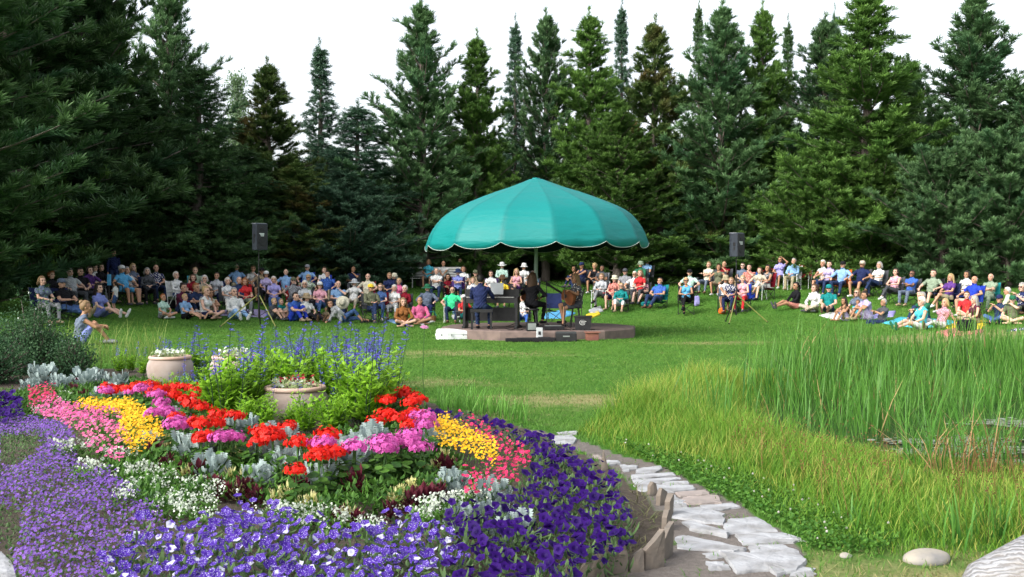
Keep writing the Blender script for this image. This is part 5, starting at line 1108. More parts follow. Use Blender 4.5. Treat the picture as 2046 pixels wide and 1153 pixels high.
# pose: pelvis, neck base, head pitch; per side (left = +x first): wrist, elbow hint, ankle, knee hint, toe direction
def S(w, eh, a, kh, toe=(0, -1, 0)): return (w, eh, a, kh, toe)
CH_L = lambda s: ((s * .13, -.40, .09), (s * .25, -1, .8))
POSES = {
 'chair':   dict(pel=(0, .08, .50), neck=(0, .19, .98), w=[(.07, -.17, .66), (-.07, -.19, .66)], e=[(1, .4, -.5), (-1, .4, -.5)], a=[(.13, -.42, .09), (-.13, -.40, .09)], k=[(.2, -1, .8), (-.2, -1, .8)]),
 'arms':    dict(pel=(0, .08, .50), neck=(0, .20, .98), w=[(-.12, -.06, .80), (.12, -.09, .77)], e=[(1, -.2, -.8), (-1, -.2, -.8)], a=[(.12, -.46, .09), (-.14, -.42, .09)], k=[(.2, -1, .8), (-.2, -1, .8)]),
 'cross':   dict(pel=(0, .08, .50), neck=(0, .21, .98), w=[(.06, -.19, .70), (-.08, -.17, .69)], e=[(1, .4, -.5), (-1, .4, -.5)], a=[(-.10, -.56, .27), (-.06, -.40, .09)], k=[(-.3, -1, 1.0), (-.1, -1, .7)], toe=[(-.2, -1, -.3), (0, -1, 0)]),
 'rest':    dict(pel=(0, .06, .50), neck=(0, .20, .97), w=[(.29, -.14, .67), (-.29, -.14, .67)], e=[(1, .8, -.3), (-1, .8, -.3)], a=[(.14, -.48, .09), (-.14, -.38, .09)], k=[(.3, -1, .8), (-.3, -1, .8)]),
 'chin':    dict(pel=(0, .08, .50), neck=(0, .13, .98), w=[(.04, -.04, .97), (-.06, -.17, .68)], e=[(.5, -1, -.6), (-1, .4, -.5)], a=[(.12, -.42, .09), (-.10, -.40, .09)], k=[(.2, -1, .8), (-.2, -1, .8)]),
 'low':     dict(pel=(0, .05, .30), neck=(0, .24, .74), w=[(.08, -.15, .48), (-.08, -.17, .48)], e=[(1, .4, -.5), (-1, .4, -.5)], a=[(.12, -.70, .09), (-.12, -.62, .09)], k=[(.2, -.6, 1), (-.2, -.6, 1)]),
 'long':    dict(pel=(0, .05, .30), neck=(0, .27, .73), w=[(.08, -.15, .50), (-.08, -.15, .50)], e=[(1, .4, -.5), (-1, .4, -.5)], a=[(.06, -.86, .22), (-.04, -.84, .13)], k=[(.0, -.3, 1), (0, -.3, 1)], toe=[(.1, -.5, 1), (-.1, -.5, 1)]),
 'knees':   dict(pel=(0, .10, .11), neck=(0, .03, .57), w=[(.03, -.33, .37), (-.04, -.34, .33)], e=[(1, 0, -.4), (-1, 0, -.4)], a=[(.10, -.42, .09), (-.10, -.42, .09)], k=[(.15, -.3, 1), (-.15, -.3, 1)]),
 'stretch': dict(pel=(0, .0, .11), neck=(0, .20, .57), w=[(.27, .34, .04), (-.27, .34, .04)], e=[(.4, .8, 0), (-.4, .8, 0)], a=[(.09, -.83, .09), (-.07, -.80, .09)], k=[(.1, 0, 1), (-.1, 0, 1)], toe=[(.3, -.4, 1), (-.3, -.4, 1)]),
 'lap':     dict(pel=(0, .0, .11), neck=(0, .04, .60), w=[(.07, -.26, .22), (-.07, -.28, .22)], e=[(1, .2, -.3), (-1, .2, -.3)], a=[(.10, -.82, .09), (-.12, -.78, .09)], k=[(.1, 0, 1), (-.1, 0, 1)], toe=[(.3, -.4, 1), (-.3, -.4, 1)]),
 'tailor':  dict(pel=(0, .0, .11), neck=(0, .0, .59), w=[(.10, -.26, .20), (-.08, -.28, .20)], e=[(1, .2, -.3), (-1, .2, -.3)], a=[(-.10, -.33, .08), (.12, -.27, .08)], k=[(1, -.5, .35), (-1, -.5, .35)], toe=[(-1, -.3, 0), (1, -.3, 0)]),
 'tailchin': dict(pel=(0, .0, .11), neck=(0, -.05, .57), w=[(-.02, -.17, .60), (-.08, -.28, .20)], e=[(.9, -.6, -.5), (-1, .2, -.3)], a=[(-.10, -.33, .08), (.12, -.27, .08)], k=[(1, -.5, .35), (-1, -.5, .35)], toe=[(-1, -.3, 0), (1, -.3, 0)]),
 'phone':   dict(pel=(0, .0, .11), neck=(0, .02, .59), w=[(.03, -.32, .56), (-.05, -.32, .54)], e=[(.8, -.3, -1), (-.8, -.3, -1)], a=[(-.10, -.36, .08), (.12, -.30, .08)], k=[(1, -.5, .5), (-1, -.5, .5)], toe=[(-1, -.3, 0), (1, -.3, 0)]),
 'recline': dict(pel=(0, 0, .14), neck=(-.34, .05, .44), w=[(.02, -.2, .22), (-.50, -.10, .05)], e=[(.2, -1, 0), (-.4, -.2, -1)], a=[(.62, -.30, .07), (.80, -.05, .07)], k=[(0, -.4, 1), (0, -.5, .6)], toe=[(1, -.3, .2), (1, -.3, .2)]),
 'stand':   dict(pel=(0, .0, .93), neck=(0, .02, 1.44), w=[(.05, -.20, 1.18), (-.04, -.14, 1.42)], e=[(1, .2, -.6), (-.8, -.3, -1)], a=[(.11, 0, .09), (-.12, -.05, .09)], k=[(0, -1, 0), (0, -1, 0)]),
 'standing': dict(pel=(0, .0, .93), neck=(0, .02, 1.44), w=[(.24, -.05, .86), (-.24, -.05, .86)], e=[(.3, 1, 0), (-.3, 1, 0)], a=[(.11, 0, .09), (-.12, -.05, .09)], k=[(0, -1, 0), (0, -1, 0)]),
 'play':    dict(pel=(0, .05, .60), neck=(0, .0, 1.08), w=[(.20, -.40, .80), (-.24, -.40, .80)], e=[(.7, .5, -1), (-.7, .5, -1)], a=[(.14, -.36, .09), (-.16, -.30, .09)], k=[(.2, -1, .5), (-.2, -1, .5)]),
 'guitar':  dict(pel=(0, .05, .66), neck=(0, .02, 1.13), w=[(.44, -.30, .98), (-.14, -.26, .82)], e=[(.6, .2, -1), (-1, .3, -.3)], a=[(.12, -.40, .12), (-.12, -.30, .20)], k=[(.2, -1, .6), (-.2, -1, .6)]),
 'lift':    dict(pel=(0, .08, .50), neck=(0, .17, .98), w=[(.07, -.17, .66), (-.17, .0, 1.22)], e=[(1, .4, -.5), (-1.2, -.5, .2)], a=[(.13, -.42, .09), (-.13, -.40, .09)], k=[(.2, -1, .8), (-.2, -1, .8)]),
 'clap':    dict(pel=(0, .08, .50), neck=(0, .15, .98), w=[(.02, -.22, .86), (-.03, -.23, .85)], e=[(1, .1, -.8), (-1, .1, -.8)], a=[(.12, -.42, .09), (-.14, -.40, .09)], k=[(.2, -1, .8), (-.2, -1, .8)]),
 'kneehold': dict(pel=(0, .12, .50), neck=(0, .10, .98), w=[(.02, -.42, .68), (-.02, -.44, .66)], e=[(1, 0, -.5), (-1, 0, -.5)], a=[(.10, -.40, .12), (-.12, -.40, .09)], k=[(.1, -1, 1), (-.2, -1, .8)]),
}
SEATZ = {'low': .22, 'long': .22}
def build_pose(pose, sex, vox=.0095):
    P = POSES[pose]; f = sex == 'f'; pel = np.array(P['pel'], float); neck = np.array(P['neck'], float)
    up = nrm(neck - pel); side = np.array([1., 0, 0]); 
    if pose == 'recline': side = nrm(np.array([.55, -.75, .35]))
    side = nrm(side - up * np.dot(side, up)); fwd = -np.cross(up, side)
    if np.dot(fwd, [0, -1, 0]) < 0: fwd = -fwd
    sw = .165 if f else .19; hw = .095; mb = MB(); seg = []
    # torso: stacked elliptical rings
    L = np.linalg.norm(neck - pel); prof = [(-.13, .10, .09), (-.06, .165 if f else .155, .115), (.05, .175 if f else .16, .12), (.2, .145 if f else .15, .105), (.42, .135 if f else .155, .10), (.62, .16 if f else .175, .12 if f else .115), (.78, .165 if f else .19, .11), (.9, .15 if f else .17, .085), (.98, .09, .065), (1.06, .055, .05)]
    n = 20; an = np.arange(n) * 2 * PI / n; V = []
    for q, a, b in prof:
        c = pel + up * L * q + fwd * (-.02 * math.sin(PI * max(0, min(1, q)))); V.append(c + np.cos(an)[:, None] * side * a + np.sin(an)[:, None] * fwd * b)
    V = np.concatenate(V); K = len(prof); mb.add(V, [[i * n + j, i * n + (j + 1) % n, (i + 1) * n + (j + 1) % n, (i + 1) * n + j] for i in range(K - 1) for j in range(n)])
    mb.add(V[:n], [[0, j + 1, j] for j in range(1, n - 1)]); mb.add(V[-n:], [[0, j, j + 1] for j in range(1, n - 1)])
    if f:
        for s in (-1, 1): mb.ball(pel + up * L * .66 + side * s * .075 + fwd * .085, .068)
    elif sex == 'm': mb.ball(pel + up * L * .28 + fwd * .055, (.13, .10, .13))
    seg.append(('torso', pel + up * .02, pel + up * L * .93)); seg.append(('pelvis', pel - side * .09 - up * .03, pel + side * .09 - up * .03))
    # head frame: upright, looking along forward
    hz = nrm(up * .35 + np.array([0, -.0, 1.])); hf = nrm(np.array([0, -1, 0.]) - hz * np.dot([0, -1, 0.], hz)); hs = np.cross(hz, -hf) * -1; hs = nrm(np.cross(hf, hz))
    hc = neck + up * .065 + hz * .105 + hf * .03
    HM = np.column_stack([hs * 1.12, -hf * 1.07, hz * 1.05])     # local x side, local -y forward
    caps(mb, neck - up * .03, hc - hz * .05 - hf * .02, .058 if not f else .05, .052 if not f else .045)
    H = lambda p: hc + HM @ np.array(p, float)
    mb.ball(H((0, .012, .025)), (.074, .094, .098), M=HM, n=18, k=12); mb.ball(H((0, -.02, -.045)), (.056, .066, .07), M=HM, n=14, k=10); mb.ball(H((0, -.058, -.092)), (.028, .024, .022), M=HM)
    mb.ball(H((0, -.092, -.012)), (.012, .017, .022), M=HM, n=8, k=6); mb.ball(H((0, -.098, -.022)), (.015, .014, .011), M=HM, n=8, k=6); mb.ball(H((0, -.080, -.058)), (.024, .012, .010), M=HM, n=8, k=6)
    for s in (-1, 1):
        mb.ball(H((s * .074, .012, -.005)), (.010, .018, .030), M=HM, n=8, k=6); mb.ball(H((s * .042, -.06, -.02)), (.022, .02, .02), M=HM, n=8, k=6); mb.ball(H((s * .03, -.078, .026)), (.022, .012, .007), M=HM, n=8, k=6)
    seg.append(('head', H((0, 0, -.05)), H((0, 0, .05)))); seg.append(('neck', neck + up * .02, hc - hz * .08))
    toes = P.get('toe', [(.15, -1, 0), (-.15, -1, 0)])
    for i, s in enumerate((1, -1)):
        sh = neck - up * .07 + side * s * sw; wr = np.array(P['w'][i], float); el, wr = ik(sh, wr, .275, .245, P['e'][i]); k = .86 if f else 1
        mb.ball(sh, .056 * k); caps(mb, sh, el, .052 * k, .041 * k); caps(mb, el, wr, .041 * k, .027 * k)
        seg += [('uarm', sh, el), ('farm', el, wr)]
        # hand: palm, four unequal bent fingers, thumb
        d = nrm(wr - el); hn = nrm(np.cross(d, [0, 0, 1.]) if abs(d[2]) < .9 else np.array([1., 0, 0])) * s; dn = nrm(np.cross(d, hn)); pn = hn
        if np.dot(dn, [0, 0, -1]) < 0: dn = -dn
        c = wr + d * .05; caps(mb, wr + d * .015, wr + d * .075, .026, .034, fl=.5, axis=pn)
        for j, (o_, ln) in enumerate(((-.027, .066), (-.009, .076), (.009, .072), (.026, .056))):
            b0 = wr + d * .085 + pn * o_; b1 = b0 + nrm(d + dn * .35) * ln * .55; b2 = b1 + nrm(d * .5 + dn) * ln * .5; caps(mb, b0, b1, .0095, .009, 8); caps(mb, b1, b2, .009, .008, 8)
        t0 = wr + d * .03 - pn * .028; caps(mb, t0, t0 + nrm(d * .7 - pn * .8 + dn * .3) * .055, .011, .009, 8)
        seg.append(('hand', wr + d * .02, wr + d * .13))
        hp = pel + side * s * hw - up * .02; an_ = np.array(P['a'][i], float); kn, an_ = ik(hp, an_, .43, .42, P['k'][i])
        caps(mb, hp, kn, .085 * (1.02 if f else 1), .058 * k); caps(mb, kn, an_, .056 * k, .036 * k); mb.ball(kn * .62 + an_ * .38 + np.array([0, .012, 0]), (.052 * k,) * 3)
        td = nrm(np.array(toes[i], float)); hl = an_ - td * .05 + np.array([0, 0, -.035 if abs(td[2]) < .5 else .0]); caps(mb, hl, hl + td * .19 + np.array([0, 0, -.005]), .038, .030, fl=.8)
        seg += [('thigh', hp, kn), ('shin', kn, an_), ('foot', hl - td * .02, hl + td * .2)]
    raw = mb.mesh('raw'); ob = bpy.data.objects.new('raw', raw); C.objects.link(ob)
    rm = ob.modifiers.new('r', 'REMESH'); rm.mode = 'VOXEL'; rm.voxel_size = vox; smo = ob.modifiers.new('s', 'SMOOTH'); smo.iterations = 2; smo.factor = .4
    dg = bpy.context.evaluated_depsgraph_get(); me = bpy.data.meshes.new_from_object(ob.evaluated_get(dg)); bpy.data.objects.remove(ob); bpy.data.meshes.remove(raw)
    n = len(me.vertices); V = np.empty(n * 3); me.vertices.foreach_get('co', V); V = V.reshape(-1, 3)
    nl = len(me.loops); lp = np.empty(nl, int); me.loops.foreach_get('vertex_index', lp); Q = lp.reshape(-1, 4)
    N = np.zeros((n, 3)); me.vertex_normals.foreach_get('vector', N.reshape(-1)) if False else None
    fn = np.cross(V[Q[:, 2]] - V[Q[:, 0]], V[Q[:, 3]] - V[Q[:, 1]]); 
    for j in range(4): np.add.at(N, Q[:, j], fn)
    N = nrm(N); bpy.data.meshes.remove(me)
    rad = {'torso': .15, 'pelvis': .13, 'head': .1, 'neck': .05, 'uarm': .05, 'farm': .035, 'hand': .03, 'thigh': .08, 'shin': .048, 'foot': .035}
    best = np.full(n, 9.); lab = np.zeros(n, int); tt = np.zeros(n); names = []
    for i, (nm, a, b) in enumerate(seg):
        ab = b - a; t_ = np.clip(((V - a) @ ab) / (ab @ ab), 0, 1); dd = np.linalg.norm(V - a - t_[:, None] * ab, axis=1) / rad[nm]; k = dd < best
        best[k] = dd[k]; lab[k] = i; tt[k] = t_[k]; names.append(nm)
    return dict(V=V, Q=Q, N=N, lab=np.array(names)[lab], t=tt, hc=hc, HM=HM, names=names, key=(pose, sex))
_pc = {}; _pm = {}
def posed(pose, sex):
    if (pose, sex) not in _pc: _pc[(pose, sex)] = build_pose(pose, sex)
    return _pc[(pose, sex)]
def body_mesh(b):
    k = ('body',) + b['key']
    if k not in _pm:
        V, Q = b['V'], b['Q']; c = V[Q].mean(1); L = (c - b['hc']) @ np.linalg.inv(b['HM']).T; mi = np.zeros(len(Q), int)
        eye = (np.abs(np.abs(L[:, 0]) - .03) < .015) & (np.abs(L[:, 2] - .010) < .0085) & (L[:, 1] < -.05); brow = (np.abs(np.abs(L[:, 0]) - .03) < .021) & (np.abs(L[:, 2] - .030) < .006) & (L[:, 1] < -.06); lip = (np.abs(L[:, 0]) < .023) & (np.abs(L[:, 2] + .058) < .008) & (L[:, 1] < -.07)
        mi[eye | brow] = 1; mi[lip] = 2; mb = MB(); mb.add(V, Q); mb.M = [mi]
        _pm[k] = mb.mesh('body', [None, pbr('eye_dark', (.03, .02, .015), None, 5, .3), pbr('lip', (.35, .12, .10), None, 5, .5)], True)
    return _pm[k]
def garment(b, kind, off):
    k = (kind,) + b['key']
    if k not in _pm:
        lab, t_ = b['lab'], b['t']; T = lab == 'torso'; Pv = lab == 'pelvis'
        g_ = {'tee': T | Pv & False | (lab == 'uarm') & (t_ < .62) | (lab == 'neck') & (t_ < .15), 'long': T | (lab == 'uarm') | (lab == 'farm') & (t_ < .93) | (lab == 'neck') & (t_ < .3), 'tank': T & ((t_ < .93) | (t_ >= .93) & (np.abs(b['V'][:, 0]) > .05)) & True | (lab == 'uarm') & (t_ < .05),
              'pants': Pv | T & (t_ < .10) | (lab == 'thigh') | (lab == 'shin') & (t_ < .94), 'shorts': Pv | T & (t_ < .10) | (lab == 'thigh') & (t_ < .85), 'capri': Pv | T & (t_ < .10) | (lab == 'thigh') | (lab == 'shin') & (t_ < .45), 'shoes': (lab == 'foot') | (lab == 'shin') & (t_ > .985), 'socks': (lab == 'shin') & (t_ > .8)}[kind]
        fq = g_[b['Q']].sum(1) >= 3; Q = b['Q'][fq]; use = np.unique(Q); mp = np.full(len(b['V']), -1); mp[use] = np.arange(len(use)); V = b['V'][use]; N = b['N'][use]
        w = .004 * np.sin(V[:, 0] * 31 + V[:, 2] * 47) * np.sin(V[:, 1] * 29 + V[:, 2] * 23 + 1)      # folds in the cloth
        wr = .005 * np.sin((V[:, 2] * 1.6 + V[:, 1] + V[:, 0] * .8) * 34 + np.sin(V[:, 0] * 27 + V[:, 2] * 11) * 3)
        mb = MB(); mb.add(V + N * (off + w + wr * (kind not in ('shoes', 'socks')))[:, None] if not isinstance(w, float) else V, mp[Q]); _pm[k] = mb.mesh(kind if kind in ('shoes', 'shorts', 'socks') else 'shirt' if kind in ('tee', 'long', 'tank') else 'trousers', [None], True)
    return _pm[k]
# hair and hats in the head's own frame (x side, -y forward, z up)
def hair_mesh(style):
    k = ('hair', style)
    if k in _pm: return _pm[k]
    g = np.random.default_rng(3); mb = MB(); n, K = 22, 14; V = []
    thk = {'short': .012, 'bald': .006, 'curly': .026, 'bob': .018, 'long': .017, 'bun': .012, 'pony': .012, 'kid': .015, 'elder': .020}[style]
    for i in range(K + 1):
        th = PI * .80 * i / K
        for j in range(n):
            a = 2 * PI * j / n; d = np.array([math.sin(th) * math.cos(a), math.sin(th) * math.sin(a), math.cos(th)]); r = np.array([.074 + thk, .094 + thk, .098 + thk])
            p = d * r * (1 + g.normal(0, .02 if style != 'curly' else .06)) + (0, .014, .027)
            fr = -d[1]; face = (fr > .15) & (d[2] < .50 + .1 * abs(d[0])) | (fr > -.25) & (d[2] < -.05) & (style not in ('bob', 'long'))
            if style in ('bob', 'long'): face = (fr > .45) & (d[2] < .55) | (fr > .2) & (d[2] < .1) & (abs(d[0]) < .9)
            if style == 'bald': face = face or d[2] > .35 or fr > .1
            if face: p = (p - (0, .014, .027)) * .78 + (0, .016, .02)
            V.append(p)
    Fc = [[i * n + j, (i + 1) * n + j, (i + 1) * n + (j + 1) % n, i * n + (j + 1) % n] for i in range(K) for j in range(n)]; mb.add(V, Fc)
    if style in ('long', 'bob'):
        zb, w = (-.30, .085) if style == 'long' else (-.11, .08); m = 26
        for j in range(m):
            a = PI * (-.02 + 1.04 * j / (m - 1)); x, y = math.cos(a), math.sin(a); p0 = np.array([x * .085, .015 + y * .09, .0]); p1 = np.array([x * (w + .02), .03 + y * .10, zb * .5]); p2 = np.array([x * w * .95, .035 + y * .105, zb + g.uniform(0, .05)])
            mb.tube([p0 + (0, 0, .05), p0, p1, p2], [.012, .020, .022, .008], 0, 6)
    if style == 'bun': mb.ball((0, .09, .10), .042)
    if style == 'pony': mb.tube([(0, .10, .05), (0, .15, .02), (0, .15, -.08), (0, .12, -.18)], [.02, .028, .03, .01], 0, 8)
    _pm[k] = mb.mesh('hair', [None], True); return _pm[k]
def hat_mesh(style):
    k = ('hat', style)
    if k in _pm: return _pm[k]
    mb = MB()
    if style in ('sun', 'cowboy', 'fedora', 'bucket'):
        R_, ch = {'sun': (.20, .10), 'cowboy': (.19, .12), 'fedora': (.15, .115), 'bucket': (.135, .09)}[style]; cur = .045 if style == 'cowboy' else .0; an = np.arange(28) * 2 * PI / 28; V = []
        for r, z in ((.10, .045), (R_ * .75, .035), (R_, .015), (R_ * 1.0, .007), (R_ * .75, .025), (.098, .038)): V += [[r * math.cos(a) * (1 if style != 'cowboy' else 1.0), r * math.sin(a) + .014, z + (cur * math.cos(a) ** 2 * (r - .1) / (R_ - .1) if r > .1 else 0) - (.02 * math.sin(a) ** 2 * (r > .12))] for a in an]
        mb.add(V, [[i * 28 + j, i * 28 + (j + 1) % 28, (i + 1) * 28 + (j + 1) % 28, (i + 1) * 28 + j] for i in range(5) for j in range(28)])
        mb.lathe([(.102, .038), (.104, .06), (.098, .10), (.085, .04 + ch), (.05, .05 + ch * (.98 if style != 'sun' else 1.05)), (0, .04 + ch * (.85 if style in ('cowboy', 'fedora') else 1.1))], 0, 24, (0, .014, 0), .93, 1.1)
    else:   # cap / visor
        prof = [(.094, .03), (.097, .05), (.094, .085), (.075, .118), (.04, .136), (0, .14)] if style == 'cap' else [(.092, .03), (.097, .05), (.094, .072), (.090, .07)]
        mb.lathe(prof, 0, 24, (0, .012, 0), .9, 1.12); V = []; an = np.linspace(-PI * .92, -PI * .08, 12)
        for r, z in ((.085, .045), (.135, .035), (.165, .022), (.135, .03), (.085, .038)): V += [[.085 * math.cos(a), r * math.sin(a) + (r - .085) * -.15 + .0, z] for a in an]
        mb.add(V, [[i * 12 + j, i * 12 + j + 1, (i + 1) * 12 + j + 1, (i + 1) * 12 + j] for i in range(4) for j in range(11)])
    _pm[k] = mb.mesh('hat', [None], True); return _pm[k]
def glasses_mesh():
    if 'gl' not in _pm:
        mb = MB()
        for s in (-1, 1): mb.ball((s * .032, -.095, .010), (.024, .008, .018), 0, 10, 6); mb.tube([(s * .055, -.085, .013), (s * .08, -.02, .012), (s * .082, .02, .008)], .004, 0, 5)
        mb.tube([(-.02, -.10, .014), (.02, -.10, .014)], .004, 0, 5); _pm['gl'] = mb.mesh('sunglasses', [black], True)
    return _pm['gl']
COL = dict(white=(.62, .63, .62), cream=(.60, .57, .44), grey=(.24, .25, .27), lgrey=(.40, .42, .44), dgrey=(.07, .075, .085), black=(.010, .010, .013), navy=(.014, .022, .075), blue=(.045, .12, .42), royal=(.02, .05, .42), lblue=(.22, .38, .62), sky=(.10, .36, .62), denim=(.055, .11, .26), dkdenim=(.02, .035, .09), teal=(.01, .20, .20), mint=(.42, .60, .52), green=(.05, .60, .27), dgreen=(.02, .12, .06), olive=(.12, .13, .08), sage=(.22, .28, .20), khaki=(.36, .31, .20), tan=(.32, .25, .16), beige=(.46, .41, .32), brown=(.10, .06, .035), rust=(.25, .10, .03), red=(.50, .03, .035), dred=(.20, .008, .02), maroon=(.09, .015, .04), pink=(.62, .32, .38), hpink=(.55, .12, .25), salmon=(.55, .22, .18), lilac=(.42, .36, .58), lavender=(.32, .30, .60), purple=(.10, .04, .20), yellow=(.70, .52, .04), orange=(.60, .13, .02), slate=(.12, .15, .21), aqua=(.08, .48, .60), peri=(.20, .24, .55))
HAIRC = dict(white=(.62, .60, .55), grey=(.33, .32, .30), dark=(.020, .013, .009), brown=(.075, .04, .02), light=(.22, .14, .07), blond=(.42, .30, .14), ginger=(.28, .10, .03), sandy=(.33, .23, .12), black=(.008, .007, .007))
SKIN = [(.50, .29, .20), (.56, .34, .25), (.44, .24, .15), (.58, .37, .28)]; DARKSKIN = (.20, .10, .06); TAN = (.36, .19, .11)
def cloth(c, pat='plain'):
    nm = f'cloth_{c}_{pat}'
    if nm in MATS: return MATS[nm]
    a = COL[c]
    if pat == 'plain': return pbr(nm, a, tuple(q * .72 for q in a), 7, .85, .7, 13, spec=.15, bdist=.04)
    m, t, out = _new(nm); p = t.nodes.new('ShaderNodeBsdfPrincipled'); p.inputs['Roughness'].default_value = .85; p.inputs['Specular IOR Level'].default_value = .15; tc = t.nodes.new('ShaderNodeTexCoord')
    if pat in ('floral', 'dots'):
        v = t.nodes.new('ShaderNodeTexVoronoi'); v.inputs['Scale'].default_value = 22 if pat == 'floral' else 30; t.links.new(tc.outputs['Object'], v.inputs[0]); f_ = _ramp(t, v.outputs['Distance'], .38, .30)
    else:
        w = t.nodes.new('ShaderNodeTexChecker'); w.inputs['Scale'].default_value = 26; t.links.new(tc.outputs['Object'], w.inputs[0]); f_ = w.outputs['Fac']
    o_ = (.65, .63, .6) if sum(a) < 1.3 else (.06, .07, .16)
    if pat == 'check': o_ = tuple(q * .45 for q in a)
    t.links.new(_mix(t, f_, a, o_), p.inputs['Base Color']); t.links.new(p.outputs[0], out.inputs[0]); MATS[nm] = m; return m
def skinm(i):
    c = SKIN[i % 4] if i < 10 else (TAN if i < 20 else DARKSKIN); nm = f'skin_{i if i < 10 else 10 + (i >= 20)}'
    return pbr(nm, c, tuple(q * .88 for q in c), 12, .55, spec=.35)
def hairm(c):
    a = HAIRC[c]; return pbr('hair_' + c, a, tuple(q * .6 for q in a), 60, .6, .5, 90, sc3=(1, 1, .2))
def person(px_or_x, D, z, rz, pose, sex, hair, hc, top, tc_, bot, bc, sc=1.0, hat=None, glasses=False, skin=None, shoes='dgrey', tpat='plain', bpat='plain', label='', group='audience on the lawn', mirror=False):
    b = posed(pose, sex); o = empty('person', (px_or_x, D, z), rz, (-sc if mirror else sc, sc, sc)); tag(o, label, 'person', group)
    if skin is None: skin = int(rng.integers(4))
    obj('body', body_mesh(b), o, mats=[skinm(skin)])
    if top != '-': obj('shirt', garment(b, top, .012), o, mats=[cloth(tc_, tpat)])
    if bot != '-': obj('shorts' if bot == 'shorts' else 'trousers', garment(b, bot, .010), o, mats=[cloth(bc, bpat)])
    if shoes: obj('shoes', garment(b, 'shoes', .010), o, mats=[cloth(shoes)])
    M = Matrix([list(r_) + [p] for r_, p in zip(b['HM'], b['hc'])] + [[0, 0, 0, 1]])
    if hair != 'none':
        h = obj('hair', hair_mesh(hair), o, mats=[hairm(hc)]); h.matrix_local = M
    if hat:
        st, hcl = hat.split(':'); h = obj('hat', hat_mesh(st), o, mats=[cloth(hcl)]); h.matrix_local = M
    if glasses: h = obj('sunglasses', glasses_mesh(), o); h.matrix_local = M
    return o
# folding camp chair -----------------------------------------------------
def chair_meshes(low, kind):
    k = ('chairm', low, kind)
    if k in _pm: return _pm[k]
    sz = .22 if low else .40; w = .27; fr = MB(); seat = MB(); back = MB(); arms = []
    g = np.linspace(-1, 1, 7)
    V = [[x * w, y * .23 + .02, sz + .03 * x * x - .04 * (1 - x * x) + .02 * -y] for y in np.linspace(-1, 1, 5) for x in g]; seat.add(V, [[j * 7 + i, j * 7 + i + 1, j * 7 + i + 8, j * 7 + i + 7] for j in range(4) for i in range(6)])
    bt = .50
    V = [[x * w, .25 + q * .14 + .045 * (1 - x * x), sz + .06 + q * bt + (.02 * x * x if q == 1 else 0)] for q in np.linspace(0, 1, 5) for x in g]; back.add(V, [[j * 7 + i, j * 7 + i + 1, j * 7 + i + 8, j * 7 + i + 7] for j in range(4) for i in range(6)])
    r = .011
    for s in (-1, 1):
        if kind == 'camp':
            fr.tube([(s * w, -.24, 0), (-s * w, .24, sz)], r, 0, 6); fr.tube([(s * w, -.24, 0), (s * w, .26, sz)], r, 0, 6); fr.tube([(s * w, .26, 0), (s * w, -.23, sz)], r, 0, 6)
            fr.tube([(s * w, -.23, sz), (s * (w + .02), -.24, sz + .22)], r, 0, 6)
        else:
            fr.tube([(s * w, -.26, 0), (s * w, -.22, sz), (s * w, -.22, sz + .2)], r, 0, 6); fr.tube([(s * w, .34, 0), (s * w, -.22, sz + .2)], r, 0, 6)
        fr.tube([(s * w, .22, 0), (s * w, .25, sz), (s * w, .40, sz + bt + .09)], r, 0, 6)
        a = MB(); a.box((s * (w + .015), .02, sz + .235), (.055, .50, .02)); arms.append(a.mesh('armrest', [None]))
    _pm[k] = (seat.mesh('seat', [None], True), back.mesh('backrest', [None], True), fr.mesh('frame', [None], True), arms); return _pm[k]
CHG = 'folding chairs of the audience'
def chair(x, y, z, rz, col, label, low=False, kind='camp', frame=None):
    s, b, f, arms = chair_meshes(low, kind); o = empty('folding_chair', (x, y, z), rz); tag(o, label, 'chair', CHG); m = cloth(col)
    obj('seat', s, o, mats=[m]); obj('backrest', b, o, mats=[m]); obj('frame', f, o, mats=[frame or (black if kind == 'camp' else white_p)])
    for a in arms: obj('armrest', a, o, mats=[m if kind == 'camp' else white_p])
    return o
def solve(hx, hy, hl, rz, sc, Dh=None):
    """where a figure whose head centre (local hl) shows at the photo point stands on the terrain"""
    c, s = math.cos(rz), math.sin(rz); ox = (c * hl[0] - s * hl[1]) * sc; oy = (s * hl[0] + c * hl[1]) * sc; best = None
    for D in ([Dh] if Dh else np.arange(20, 56, .1)):
        x = (hx - CX) / F * D - ox; y = D - oy; z = tz(x, y); r = CH + (YH - hy) / F * D - hl[2] * sc - z
        if best is None or abs(r) < abs(best[0]): best = (r, x, y, z)
    return best
